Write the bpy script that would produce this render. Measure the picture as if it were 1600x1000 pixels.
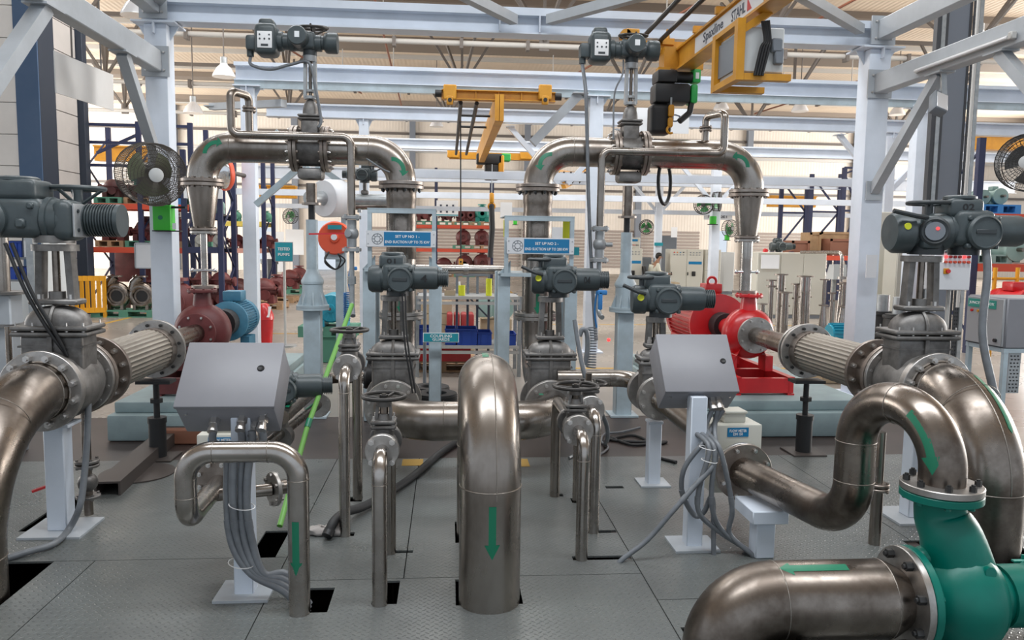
import bpy, bmesh, math, random
from mathutils import Vector as V, Matrix as MX, Quaternion

for o in list(bpy.data.objects):
    bpy.data.objects.remove(o, do_unlink=True)
SC = bpy.context.scene
COL = SC.collection
R = math.radians
PI = math.pi
random.seed(7)

# ------------------------------------------------------------------ camera
F_PX = 1230.0
CAM_H = 1.6
ROLL = 0.014
YAW = math.atan(101.7 / F_PX)
PIT = math.atan(120.6 / F_PX)
CF = V((math.sin(YAW) * math.cos(PIT), math.cos(YAW) * math.cos(PIT), -math.sin(PIT)))
_r = V((math.cos(YAW), -math.sin(YAW), 0))
_u = _r.cross(CF)
CR = _r * math.cos(ROLL) + _u * math.sin(ROLL)
CU = _u * math.cos(ROLL) - _r * math.sin(ROLL)
CP = V((0, 0, CAM_H))
cd = bpy.data.cameras.new('camera')
cd.sensor_width = 36
cd.lens = 36 * F_PX / 1600
cd.clip_start = 0.05
cd.clip_end = 300
cam = bpy.data.objects.new('camera', cd)
COL.objects.link(cam)
cam.matrix_world = MX(((CR.x, CU.x, -CF.x, CP.x), (CR.y, CU.y, -CF.y, CP.y), (CR.z, CU.z, -CF.z, CP.z), (0, 0, 0, 1)))
SC.camera = cam


def at(px, py, Y):
    """world point at depth Y seen at a photograph position"""
    d = CF + CR * ((px - 800) / F_PX) - CU * ((py - 500) / F_PX)
    return CP + d * (Y / d.y)


def gnd(px, py, z=0.0):
    d = CF + CR * ((px - 800) / F_PX) - CU * ((py - 500) / F_PX)
    return CP + d * ((z - CAM_H) / d.z)


# ------------------------------------------------------------------ world, lights, exposure
W = bpy.data.worlds.new('sky')
SC.world = W
W.use_nodes = True
bg = W.node_tree.nodes['Background']
bg.inputs[0].default_value = (0.80, 0.89, 1.0, 1)
bg.inputs[1].default_value = 0.7


def area(name, loc, size, power, col, rot=(0, 0, 0)):
    l = bpy.data.lights.new(name, 'AREA')
    l.shape = 'RECTANGLE'
    l.size, l.size_y = size if not rot[1] else size[::-1]
    l.energy = power
    l.color = col
    o = bpy.data.objects.new(name, l)
    COL.objects.link(o)
    o.location = loc
    o.rotation_euler = rot
    return o


# translucent roof sheets over the near bays; unseen side fills added to light roof and wall
area('skylight_front_bay', (1.0, 2.2, 7.9), (10, 1.3), 520, (0.90, 0.95, 1.0))
area('skylight_test_bay', (1.0, 9.6, 7.9), (14, 1.5), 520, (0.92, 0.96, 1.0))
area('skylight_rack_bay', (1.0, 16.0, 7.9), (22, 2.2), 1000, (1.0, 0.98, 0.95))
area('fill_left_side', (-21, 27, 4.0), (26, 6.5), 4900, (1.0, 0.97, 0.93), (0, R(-90), R(180) * 0))
area('fill_right_side', (29.5, 24, 4.0), (26, 6.5), 6600, (1.0, 0.97, 0.93), (0, R(90), 0))

SC.view_settings.view_transform = 'Standard'
SC.view_settings.look = 'None'
SC.view_settings.gamma = 1.0
SC.view_settings.use_curve_mapping = False
SC.view_settings.exposure = 0.35


# ------------------------------------------------------------------ mesh builder
def frame(axis):
    a = V(axis).normalized()
    t = V((0, 0, 1)) if abs(a.z) < 0.95 else V((1, 0, 0))
    x = t.cross(a).normalized()
    y = a.cross(x)
    return x, y, a


class MB:
    def __init__(self):
        self.v = []
        self.f = []

    def add(self, vs, fs):
        b = len(self.v)
        self.v += [V(p) for p in vs]
        self.f += [tuple(b + i for i in f) for f in fs]
        return self

    def box(self, c, s, rz=0.0, M=None):
        hx, hy, hz = s[0] / 2, s[1] / 2, s[2] / 2
        M = M or MX.Rotation(rz, 3, 'Z')
        vs = [V(c) + M @ V((x, y, z)) for x in (-hx, hx) for y in (-hy, hy) for z in (-hz, hz)]
        return self.add(vs, [(0, 1, 3, 2), (4, 6, 7, 5), (0, 4, 5, 1), (2, 3, 7, 6), (0, 2, 6, 4), (1, 5, 7, 3)])

    def b2(self, a, b):
        a, b = V(a), V(b)
        return self.box((a + b) / 2, [abs(b[i] - a[i]) for i in range(3)])

    def rbox(self, c, s, r=0.01, seg=2, rz=0.0, M=None):
        bm = bmesh.new()
        bmesh.ops.create_cube(bm, size=1)
        for v in bm.verts:
            v.co = V((v.co.x * s[0], v.co.y * s[1], v.co.z * s[2]))
        bmesh.ops.bevel(bm, geom=list(bm.edges), offset=min(r, min(s) * .49), segments=seg, affect='EDGES', profile=.5)
        M = M or MX.Rotation(rz, 3, 'Z')
        bm.verts.index_update()
        self.add([V(c) + M @ v.co for v in bm.verts], [[v.index for v in f.verts] for f in bm.faces])
        bm.free()
        return self

    def bar(self, p0, p1, w, h, up=(0, 0, 1)):
        """rectangular bar from p0 to p1, w wide and h high"""
        p0, p1 = V(p0), V(p1)
        a = (p1 - p0).normalized()
        x = a.cross(V(up))
        if x.length < 1e-4:
            x = a.cross(V((0, 1, 0)))
        x.normalize()
        y = x.cross(a)
        vs = [p + x * sx * w / 2 + y * sy * h / 2 for p in (p0, p1) for sx, sy in ((-1, -1), (1, -1), (1, 1), (-1, 1))]
        return self.add(vs, [(0, 1, 2, 3), (7, 6, 5, 4), (0, 4, 5, 1), (1, 5, 6, 2), (2, 6, 7, 3), (3, 7, 4, 0)])

    def prof(self, p0, p1, pts, up=(0, 0, 1)):
        """closed 2D outline (x across, y up) extruded from p0 to p1"""
        p0, p1 = V(p0), V(p1)
        a = (p1 - p0).normalized()
        x = a.cross(V(up))
        if x.length < 1e-4:
            x = a.cross(V((0, 1, 0)))
        x.normalize()
        y = x.cross(a)
        n = len(pts)
        vs = [p + x * q[0] + y * q[1] for p in (p0, p1) for q in pts]
        fs = [(i, i + n, (i + 1) % n + n, (i + 1) % n) for i in range(n)]
        fs += [tuple(range(n)), tuple(range(2 * n - 1, n - 1, -1))]
        return self.add(vs, fs)

    def ibeam(self, p0, p1, h, w, tf=.014, tw=.01, up=(0, 0, 1)):
        H, B, t = h / 2, w / 2, tw / 2
        return self.prof(p0, p1, [(-B, -H), (B, -H), (B, -H + tf), (t, -H + tf), (t, H - tf), (B, H - tf), (B, H), (-B, H),
                                  (-B, H - tf), (-t, H - tf), (-t, -H + tf), (-B, -H + tf)], up)

    def cyl(self, p0, p1, r0, r1=None, n=16, caps=True):
        r1 = r0 if r1 is None else r1
        p0, p1 = V(p0), V(p1)
        x, y, a = frame(p1 - p0)
        vs = []
        for p, r in ((p0, r0), (p1, r1)):
            vs += [p + (x * math.cos(2 * PI * i / n) + y * math.sin(2 * PI * i / n)) * r for i in range(n)]
        fs = [(i, (i + 1) % n, (i + 1) % n + n, i + n) for i in range(n)]
        if caps:
            fs += [tuple(range(n - 1, -1, -1)), tuple(range(n, 2 * n))]
        return self.add(vs, fs)

    def lathe(self, o, axis, pts, n=24, a0=0.0, a1=2 * PI):
        """pts: (radius, distance along axis); open profile, capped where the radius is not 0"""
        o = V(o)
        x, y, a = frame(axis)
        full = abs(a1 - a0 - 2 * PI) < 1e-6
        m = n if full else n + 1
        vs = []
        for r, h in pts:
            for i in range(m):
                t = a0 + (a1 - a0) * i / n
                vs.append(o + a * h + (x * math.cos(t) + y * math.sin(t)) * max(r, 1e-5))
        fs = []
        for k in range(len(pts) - 1):
            for i in range(n):
                j = (i + 1) % m
                fs.append((k * m + i, k * m + j, (k + 1) * m + j, (k + 1) * m + i))
        if full:
            if pts[0][0] > 1e-4:
                fs.append(tuple(range(m - 1, -1, -1)))
            if pts[-1][0] > 1e-4:
                fs.append(tuple(range((len(pts) - 1) * m, len(pts) * m)))
        return self.add(vs, fs)

    def tube(self, pts, r, n=12, caps=True, closed=False, radii=None):
        pts = [V(p) for p in pts]
        N = len(pts)
        tang = []
        for i in range(N):
            if closed:
                t = pts[(i + 1) % N] - pts[i - 1]
            else:
                t = pts[min(i + 1, N - 1)] - pts[max(i - 1, 0)]
            tang.append(t.normalized())
        x, y, _ = frame(tang[0])
        vs = []
        for i in range(N):
            if i:
                q = tang[i - 1].rotation_difference(tang[i])
                x = q @ x
                y = q @ y
            rr = radii[i] if radii else r
            vs += [pts[i] + (x * math.cos(2 * PI * k / n) + y * math.sin(2 * PI * k / n)) * rr for k in range(n)]
        fs = []
        for i in range(N if closed else N - 1):
            j = (i + 1) % N
            for k in range(n):
                fs.append((i * n + k, i * n + (k + 1) % n, j * n + (k + 1) % n, j * n + k))
        if caps and not closed:
            fs += [tuple(range(n - 1, -1, -1)), tuple(range((N - 1) * n, N * n))]
        return self.add(vs, fs)

    def torus(self, c, axis, Rr, r, n=28, m=8, a0=0, a1=2 * PI):
        x, y, a = frame(axis)
        full = abs(a1 - a0 - 2 * PI) < 1e-6
        pts = [V(c) + (x * math.cos(a0 + (a1 - a0) * i / n) + y * math.sin(a0 + (a1 - a0) * i / n)) * Rr for i in range(n if full else n + 1)]
        return self.tube(pts, r, m, closed=full)

    def sphere(self, c, r, n=14, m=8, s=(1, 1, 1)):
        b = len(self.v)
        self.lathe((0, 0, 0), (0, 0, 1), [(r * math.sin(PI * k / m), -r * math.cos(PI * k / m)) for k in range(m + 1)], n)
        for i in range(b, len(self.v)):
            p = self.v[i]
            self.v[i] = V(c) + V((p.x * s[0], p.y * s[1], p.z * s[2]))
        return self

    def xf(self, M, start=0):
        for i in range(start, len(self.v)):
            self.v[i] = M @ self.v[i]
        return self

    def mesh(self, name, off=None, sharp=38, smooth=True):
        me = bpy.data.meshes.new(name)
        me.from_pydata([(p - off) if off else p for p in self.v], [], self.f)
        bm = bmesh.new()
        bm.from_mesh(me)
        bmesh.ops.recalc_face_normals(bm, faces=bm.faces)
        bm.to_mesh(me)
        bm.free()
        if smooth:
            me.polygons.foreach_set('use_smooth', [True] * len(me.polygons))
            me.set_sharp_from_angle(angle=R(sharp))
        return me


OFF = {}          # world offset of the thing that a part belongs to


def tag(o, label=None, cat=None, group=None, kind=None):
    if label:
        o['label'] = label
    if cat:
        o['category'] = cat
    if group:
        o['group'] = group
    if kind:
        o['kind'] = kind
    return o


def thing(name, label, cat, loc=(0, 0, 0), group=None, world=True, rz=0.0):
    """an Empty at the base of a thing; parts of a world=True thing are given in world coordinates"""
    o = bpy.data.objects.new(name, None)
    COL.objects.link(o)
    o.empty_display_size = .1
    o.location = loc
    o.rotation_euler = (0, 0, rz)
    OFF[o.name] = V(loc) if world else V((0, 0, 0))
    return tag(o, label, cat, group)


def part(name, mb, mat, parent, label=None, kind=None, sharp=38):
    off = OFF[parent.name]
    o = bpy.data.objects.new(name, mb.mesh(name, off, sharp))
    COL.objects.link(o)
    o.data.materials.append(M[mat])
    o.parent = parent
    OFF[o.name] = off
    return tag(o, label, None, None, kind)


def solo(name, mb, mat, label, cat, group=None, base=None, sharp=38, kind=None):
    """a thing that is one mesh"""
    off = V(base) if base else V((0, 0, 0))
    o = bpy.data.objects.new(name, mb.mesh(name, off, sharp))
    COL.objects.link(o)
    o.location = off
    o.data.materials.append(M[mat])
    OFF[o.name] = off
    return tag(o, label, cat, group, kind)


def struct(name, mb, mat, parent=None, kind='structure'):
    o = bpy.data.objects.new(name, mb.mesh(name))
    COL.objects.link(o)
    o.data.materials.append(M[mat])
    OFF[o.name] = V((0, 0, 0))
    if parent:
        o.parent = parent
    else:
        o['kind'] = kind
    return o


def inst(name, me, parent, loc, axis=None, scale=1.0, q=None):
    """a part that shares its mesh; loc in the coordinates of the parts of its thing"""
    o = bpy.data.objects.new(name, me)
    COL.objects.link(o)
    o.parent = parent
    off = OFF[parent.name]
    o.location = V(loc) - off
    if q is None and axis is not None:
        q = V((0, 0, 1)).rotation_difference(V(axis).normalized())
    if q is not None:
        o.rotation_mode = 'QUATERNION'
        o.rotation_quaternion = q
    o.scale = (scale,) * 3 if not hasattr(scale, '__len__') else scale
    OFF[o.name] = off
    return o


def kids(o):
    return [c for c in bpy.data.objects if c.parent is o]


def copytree(root, children, loc, label=None, rz=None, group=None):
    """children: list of (part, [sub-parts])"""
    c = root.copy()
    COL.objects.link(c)
    c.location = loc
    if rz is not None:
        c.rotation_euler = (0, 0, rz)
    if label:
        c['label'] = label
    if group:
        c['group'] = group
    for ch, subs in children:
        d = ch.copy()
        COL.objects.link(d)
        d.parent = c
        for s in subs:
            e = s.copy()
            COL.objects.link(e)
            e.parent = d
    return c


def tree(root):
    return [(c, list(c.children)) for c in root.children]


def bend(pts, rad, seg=10):
    """polyline with rounded corners"""
    pts = [V(p) for p in pts]
    out = [pts[0]]
    for i in range(1, len(pts) - 1):
        a, b, c = pts[i - 1], pts[i], pts[i + 1]
        d1 = (a - b).normalized()
        d2 = (c - b).normalized()
        ang = d1.angle(d2)
        rr = rad[i - 1] if hasattr(rad, '__len__') else rad
        t = min(rr / math.tan(ang / 2), (a - b).length * .98, (c - b).length * .98)
        rr = t * math.tan(ang / 2)
        ctr = b + (d1 + d2).normalized() * (rr / math.sin(ang / 2))
        p0, p1 = b + d1 * t, b + d2 * t
        v0, v1 = p0 - ctr, p1 - ctr
        tot = v0.angle(v1)
        ax = v0.cross(v1).normalized()
        for k in range(seg + 1):
            out.append(ctr + Quaternion(ax, tot * k / seg) @ v0)
    out.append(pts[-1])
    res = [out[0]]
    for p in out[1:]:
        if (p - res[-1]).length > 1e-4:
            res.append(p)
    return res


def spline(pts, n=8):
    pts = [V(p) for p in pts]
    P = [pts[0] * 2 - pts[1]] + pts + [pts[-1] * 2 - pts[-2]]
    out = []
    for i in range(1, len(P) - 2):
        for k in range(n):
            t = k / n
            a, b, c, d = P[i - 1:i + 3]
            out.append(.5 * ((2 * b) + (c - a) * t + (2 * a - 5 * b + 4 * c - d) * t * t + (3 * b - a - 3 * c + d) * t ** 3))
    out.append(pts[-1])
    return out


# ------------------------------------------------------------------ materials
M = {}


def mat(name, col, rough=.5, metal=0.0, var=0.0, scale=8.0, bump=0.0, bscale=60.0, col2=None, emit=0.0, stretch=None, spec=None, coat=0.0, rvar=0.0, alpha=None):
    m = bpy.data.materials.new(name)
    m.use_nodes = True
    nt = m.node_tree
    N, L = nt.nodes, nt.links
    b = N['Principled BSDF']
    b.inputs['Base Color'].default_value = (*col, 1)
    b.inputs['Roughness'].default_value = rough
    b.inputs['Metallic'].default_value = metal
    if spec is not None:
        b.inputs['Specular IOR Level'].default_value = spec
    if coat:
        b.inputs['Coat Weight'].default_value = coat
        b.inputs['Coat Roughness'].default_value = .15
    tc = N.new('ShaderNodeTexCoord')
    src = tc.outputs['Object']
    if stretch:
        mp = N.new('ShaderNodeMapping')
        mp.inputs['Scale'].default_value = stretch
        L.new(src, mp.inputs['Vector'])
        src = mp.outputs['Vector']
    if var or col2:
        nz = N.new('ShaderNodeTexNoise')
        nz.inputs['Scale'].default_value = scale
        nz.inputs['Detail'].default_value = 5
        nz.inputs['Roughness'].default_value = .62
        L.new(src, nz.inputs['Vector'])
        rp = N.new('ShaderNodeValToRGB')
        rp.color_ramp.elements[0].position = .36
        rp.color_ramp.elements[1].position = .66
        c2 = col2 or tuple(c * (1 - var) for c in col)
        rp.color_ramp.elements[0].color = (*c2, 1)
        rp.color_ramp.elements[1].color = (*col, 1)
        L.new(nz.outputs[0], rp.inputs[0])
        L.new(rp.outputs[0], b.inputs['Base Color'])
        if rvar:
            mr = N.new('ShaderNodeMapRange')
            mr.inputs[3].default_value = rough + rvar
            mr.inputs[4].default_value = max(.05, rough - rvar)
            mr.inputs[1].default_value = .35
            mr.inputs[2].default_value = .65
            L.new(nz.outputs[0], mr.inputs[0])
            L.new(mr.outputs[0], b.inputs['Roughness'])
    if bump:
        n2 = N.new('ShaderNodeTexNoise')
        n2.inputs['Scale'].default_value = bscale
        n2.inputs['Detail'].default_value = 3
        L.new(src, n2.inputs['Vector'])
        bp = N.new('ShaderNodeBump')
        bp.inputs['Strength'].default_value = bump
        bp.inputs['Distance'].default_value = .004
        L.new(n2.outputs[0], bp.inputs['Height'])
        L.new(bp.outputs[0], b.inputs['Normal'])
    if emit:
        b.inputs['Emission Color'].default_value = (*col, 1)
        b.inputs['Emission Strength'].default_value = emit
    if alpha is not None:
        b.inputs['Transmission Weight'].default_value = alpha
    M[name] = m
    return m


mat('steel', (.40, .365, .33), .28, 1.0, scale=3.0, col2=(.21, .18, .155), rvar=.07, stretch=(1, 1, .45))
mat('steel_dark', (.32, .28, .245), .30, 1.0, scale=3.5, col2=(.12, .098, .082), rvar=.10, bump=.08, bscale=14)
mat('steel_bright', (.46, .43, .40), .25, 1.0, scale=5, col2=(.30, .27, .245), rvar=.08)
mat('weld', (.30, .27, .24), .4, 1.0, bump=.5, bscale=160)
mat('flange', (.50, .48, .46), .42, .95, scale=9, col2=(.33, .31, .29), rvar=.08)
mat('flange_brown', (.36, .315, .28), .42, .95, scale=8, col2=(.23, .19, .165), rvar=.06)
mat('bolt', (.62, .60, .58), .34, 1.0)
mat('bolt_dark', (.05, .05, .05), .45, .6)
mat('cast', (.25, .24, .23), .50, .75, scale=7, col2=(.12, .113, .107), bump=.25, bscale=45)
mat('cast_light', (.40, .42, .43), .45, .4, scale=7, col2=(.30, .31, .32), bump=.15, bscale=50)
mat('braid', (.34, .31, .27), .42, .95, bump=.7, bscale=220)
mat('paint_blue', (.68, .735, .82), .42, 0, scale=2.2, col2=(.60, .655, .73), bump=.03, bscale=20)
mat('paint_shade', (.42, .45, .48), .45, 0, scale=3, col2=(.36, .385, .41))  # darker frame paint; shade on beams seen from the side put into the colour
mat('paint_support', (.44, .53, .58), .45, 0, scale=4, col2=(.34, .40, .43))
mat('plinth', (.27, .35, .36), .6, 0, scale=3, col2=(.21, .27, .28), bump=.15, bscale=25)
mat('actuator', (.060, .078, .083), .40, .0, scale=10, col2=(.047, .060, .065), bump=.06, bscale=90)
mat('actuator_dark', (.035, .042, .046), .45, .0)
mat('black', (.012, .012, .013), .5)
mat('rubber', (.016, .016, .017), .62, bump=.2, bscale=60)
mat('wheel', (.045, .042, .040), .45, .5)
mat('decal_green', (.004, .165, .085), .40)
mat('sign_blue', (.004, .165, .36), .35)
mat('sign_teal', (.012, .27, .33), .35)
mat('white', (.78, .78, .78), .45)
mat('white_sheet', (.70, .71, .73), .5, scale=2, col2=(.64, .65, .67))
mat('paper', (.80, .82, .84), .6)
mat('ink', (.05, .06, .09), .6)
mat('box_grey', (.225, .225, .245), .42, .0, scale=3, col2=(.205, .205, .222))
mat('box_side', (.30, .305, .315), .42, .0)
mat('conduit', (.185, .20, .215), .45, .1, scale=14, col2=(.14, .15, .165))
mat('pump_green', (.0, .155, .115), .36, 0, bump=.16, bscale=26, spec=.35, scale=5, col2=(.0, .13, .098))
mat('pump_teal', (.01, .24, .19), .40, 0)
mat('red', (.60, .012, .016), .33, 0, coat=.3, scale=6, col2=(.50, .009, .013))
mat('red_dark', (.28, .02, .02), .5)
mat('maroon', (.16, .035, .035), .5, 0, scale=5, col2=(.10, .022, .022))
mat('maroon_dark', (.075, .02, .02), .55)
mat('motor_blue', (.07, .24, .36), .42, scale=8, col2=(.055, .19, .29))
mat('motor_teal', (.02, .30, .42), .4)
mat('motor_green', (.25, .36, .33), .45)
mat('yellow', (.62, .29, .015), .42, scale=4, col2=(.50, .22, .012))
mat('yellow_fence', (.72, .33, .01), .45)
mat('yellow_line', (.42, .25, .045), .6)
mat('lime', (.60, .62, .02), .5)
mat('hoist_green', (.02, .36, .07), .45)
mat('stab_green', (.05, .50, .04), .45)
mat('rack_navy', (.022, .028, .075), .45)
mat('rack_red', (.58, .075, .035), .5)
mat('bin_blue', (.015, .06, .35), .5)
mat('pallet_wood', (.40, .25, .14), .7, scale=8, col2=(.28, .17, .09))
mat('pallet_green', (.09, .26, .18), .6)
mat('pallet_blue', (.04, .22, .55), .5)
mat('crate_wood', (.46, .30, .16), .65, scale=5, col2=(.38, .24, .13))
mat('crate_red', (.24, .10, .06), .65)
mat('cabinet', (.52, .51, .45), .5)
mat('cabinet_white', (.56, .58, .58), .5)
mat('cabinet_grey', (.17, .19, .215), .5)
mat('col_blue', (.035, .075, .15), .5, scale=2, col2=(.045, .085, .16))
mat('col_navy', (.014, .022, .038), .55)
mat('col_grey', (.17, .19, .225), .5)
mat('col_grey_dark', (.055, .058, .065), .55)
mat('brown_floor', (.052, .037, .033), .42, scale=2, col2=(.036, .026, .023), bump=.1, bscale=10)
mat('channel', (.075, .062, .056), .5, .3)
mat('wood', (.40, .31, .20), .6)
mat('lamp_glass', (.75, .76, .78), .2, .2)
mat('skin', (.30, .16, .10), .6)
mat('hair', (.01, .008, .007), .6)
mat('shirt', (.62, .62, .52), .7)
mat('trousers', (.03, .03, .035), .7)
mat('copper', (.23, .085, .05), .5, .3)
mat('tube_white', (.46, .45, .43), .5)
mat('truss', (.12, .105, .095), .6)
mat('indicator', (.9, .03, .03), .4, emit=2.5)
mat('amber', (.62, .22, .02), .4)
mat('hose_blue', (.02, .16, .40), .4)
mat('green_pole', (.14, .36, .07), .45)
mat('galv', (.42, .44, .45), .4, .6, scale=12, col2=(.32, .34, .35))
mat('pit', (.02, .017, .016), .8)
mat('fan_blade', (.12, .15, .08), .5)
mat('fan_cage', (.085, .075, .065), .5, .4)
mat('cloth', (.36, .33, .31), .9)
mat('chrome', (.75, .75, .76), .08, 1.0)
mat('orange_red', (.75, .10, .04), .45)


def wallmat(name, c1, c2, rough=.6, scale=(0, 0, 1.0), sharpness=.02, rib=None):
    """sheeting with shallow ribs"""
    m = mat(name, c1, rough, 0, scale=1.3, col2=c2)
    nt = m.node_tree
    N, L = nt.nodes, nt.links
    tc = N.new('ShaderNodeTexCoord')
    w = N.new('ShaderNodeTexWave')
    w.bands_direction = rib or 'X'
    w.inputs['Scale'].default_value = 2.0
    L.new(tc.outputs['Object'], w.inputs['Vector'])
    bp = N.new('ShaderNodeBump')
    bp.inputs['Strength'].default_value = .25
    bp.inputs['Distance'].default_value = .02
    L.new(w.outputs['Fac'], bp.inputs['Height'])
    L.new(bp.outputs[0], N['Principled BSDF'].inputs['Normal'])
    return m


wallmat('wall_cream', (.72, .66, .585), (.66, .60, .53))
wallmat('roof_sheet', (.74, .62, .49), (.68, .565, .445))
mat('roof_dark', (.20, .165, .135), .7)
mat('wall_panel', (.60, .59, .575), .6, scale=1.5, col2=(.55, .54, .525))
mat('wall_panel_shade', (.40, .375, .36), .6, scale=1.5, col2=(.36, .34, .325))  # darker copy of the panel colour, shade of the side wall painted in


def floor_plate():
    """painted chequer plate: small raised bars that alternate in direction"""
    m = mat('plate', (.145, .156, .150), .34, .15, scale=1.7, col2=(.11, .118, .116), rvar=.07)
    nt = m.node_tree
    N, L = nt.nodes, nt.links
    tc = N.new('ShaderNodeTexCoord')
    mp = N.new('ShaderNodeMapping')
    mp.inputs['Rotation'].default_value = (0, 0, R(45))
    mp.inputs['Scale'].default_value = (38, 38, 1)
    L.new(tc.outputs['Object'], mp.inputs['Vector'])
    sp = N.new('ShaderNodeSeparateXYZ')
    L.new(mp.outputs[0], sp.inputs[0])

    def mth(op, a, b=None, c=None):
        n = N.new('ShaderNodeMath')
        n.operation = op
        for i, q in enumerate((a, b, c)):
            if q is None:
                continue
            if isinstance(q, (int, float)):
                n.inputs[i].default_value = q
            else:
                L.new(q, n.inputs[i])
        return n.outputs[0]
    x, y = sp.outputs[0], sp.outputs[1]
    fx = mth('SUBTRACT', mth('FRACT', x), .5)
    fy = mth('SUBTRACT', mth('FRACT', y), .5)
    par = mth('MODULO', mth('ADD', mth('ADD', mth('FLOOR', x), mth('FLOOR', y)), 2000), 2)
    par = mth('ROUND', par)
    a2 = mth('ADD', mth('POWER', mth('MULTIPLY', fx, 2.1), 2), mth('POWER', mth('MULTIPLY', fy, 6.5), 2))
    b2 = mth('ADD', mth('POWER', mth('MULTIPLY', fx, 6.5), 2), mth('POWER', mth('MULTIPLY', fy, 2.1), 2))
    d = mth('ADD', mth('MULTIPLY', a2, par), mth('MULTIPLY', b2, mth('SUBTRACT', 1, par)))
    h = mth('MAXIMUM', mth('SUBTRACT', 1, d), 0)
    bp = N.new('ShaderNodeBump')
    bp.inputs['Strength'].default_value = .9
    bp.inputs['Distance'].default_value = .0028
    L.new(h, bp.inputs['Height'])
    L.new(bp.outputs[0], N['Principled BSDF'].inputs['Normal'])


floor_plate()
mat('concrete', (.30, .27, .235), .30, 0, scale=.8, col2=(.24, .215, .19), rvar=.06)


def text(parent, s, loc, width, height, mat_, right=(1, 0, 0), up=(0, 0, 1), name='lettering', thick=.0006):
    """flat lettering centred on loc, fitted to width x height"""
    cu = bpy.data.curves.new('t', 'FONT')
    cu.body = s
    cu.align_x = 'CENTER'
    cu.align_y = 'CENTER'
    cu.resolution_u = 2
    cu.extrude = .01
    cu.offset = .018
    ob = bpy.data.objects.new('t', cu)
    COL.objects.link(ob)
    bpy.context.view_layer.update()
    me = bpy.data.meshes.new_from_object(ob.evaluated_get(bpy.context.evaluated_depsgraph_get()))
    bpy.data.objects.remove(ob)
    bpy.data.curves.remove(cu)
    xs = [v.co.x for v in me.vertices]
    ys = [v.co.y for v in me.vertices]
    sx = width / (max(xs) - min(xs))
    sy = height / (max(ys) - min(ys))
    cx, cy = (max(xs) + min(xs)) / 2, (max(ys) + min(ys)) / 2
    r, u = V(right).normalized(), V(up).normalized()
    n = r.cross(u)
    off = OFF[parent.name]
    for v in me.vertices:
        p = v.co.copy()
        v.co = V(loc) - off + r * (p.x - cx) * sx + u * (p.y - cy) * sy + n * (p.z / .01) * thick
    me.name = name
    me.materials.clear()
    me.materials.append(M[mat_])
    o = bpy.data.objects.new(name, me)
    COL.objects.link(o)
    o.parent = parent
    OFF[o.name] = off
    return o


# ------------------------------------------------------------------ shared small meshes
def shared(name, mb, mat_, sharp=38):
    me = mb.mesh(name, None, sharp)
    me.materials.append(M[mat_])
    return me


_b = MB().cyl((0, 0, -.9), (0, 0, .9), 1, n=6)
_b.cyl((0, 0, .9), (0, 0, 1.6), .55, n=8)
BOLT = shared('bolt', _b, 'bolt')
BOLT_DARK = shared('bolt_dark', MB().cyl((0, 0, -.9), (0, 0, .9), 1, n=6).cyl((0, 0, .9), (0, 0, 1.4), .55, n=8), 'bolt_dark')


def axes(axis):
    return frame(axis)


def bolts(parent, c, axis, rad, n, rb, me=BOLT, ph=.5, only=None):
    x, y, a = axes(axis)
    for i in range(n):
        t = 2 * PI * (i + ph) / n
        p = V(c) + (x * math.cos(t) + y * math.sin(t)) * rad
        if only and not only(p):
            continue
        inst('bolt', me, parent, p, a, rb)


def boltmesh(mb, c, axis, rad, n, rb, h, ph=.5):
    x, y, a = axes(axis)
    for i in range(n):
        t = 2 * PI * (i + ph) / n
        p = V(c) + (x * math.cos(t) + y * math.sin(t)) * rad
        mb.cyl(p - a * h, p + a * h, rb, n=6)


def ring(mb, c, axis, ro, ri, t, n=40):
    """flat ring of thickness t starting at c along axis"""
    return mb.lathe(c, axis, [(ri, 0), (ro - .003, 0), (ro, .003), (ro, t - .003), (ro - .003, t), (ri, t)], n)


def flange(T, c, axis, ro, t, nb=12, rb=.013, m='flange', near=True, name='flange', ri=None, bm=BOLT, n=40, lab=None, pcd=None):
    """a disc from c along axis; near ones carry each bolt as a sub-part"""
    a = V(axis).normalized()
    mb = MB().lathe(c, a, [(0, 0), (ro - .003, 0), (ro, .003), (ro, t - .003), (ro - .003, t), (0, t)], n)
    pc = pcd or ro * .84
    if not near:
        boltmesh(mb, V(c) + a * t / 2, a, pc, nb, rb, t / 2 + rb * 1.1)
    o = part(name, mb, m, T, lab)
    if near:
        bolts(o, V(c) - a * rb * .6, -a, pc, nb, rb, bm)
    return o


def weldring(T, c, axis, r, m='weld', tr=.0035):
    return part('weld_seam', MB().torus(c, axis, r, tr, 32, 6), m, T)


def pipe(T, pts, r, rad, m='steel', n=32, name='pipe', seg=10):
    return part(name, MB().tube(bend(pts, rad, seg), r, n), m, T)


def wrap_arrow(T, c, axis, rad, ang, length, w, headw, headl, m='decal_green', lift=.0012):
    """straight arrow sticker wrapped on a pipe: c on the pipe axis, ang the facing direction vector, pointing along axis"""
    a = V(axis).normalized()
    n0 = (V(ang) - a * V(ang).dot(a)).normalized()
    s = a.cross(n0)
    mb = MB()

    def pt(t, off):
        th = off / rad
        return V(c) + a * t + (n0 * math.cos(th) + s * math.sin(th)) * (rad + lift)
    K = 6
    for (t0, t1, w0, w1) in ((-length / 2, length / 2 - headl, w, w), (length / 2 - headl, length / 2, headw, .0005)):
        vs = []
        for t, ww in ((t0, w0), (t1, w1)):
            vs += [pt(t, ww * (k / K - .5)) for k in range(K + 1)]
        mb.add(vs, [(k, k + 1, k + K + 2, k + K + 1) for k in range(K)])
    return part('arrow_sticker', mb, m, T)


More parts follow.
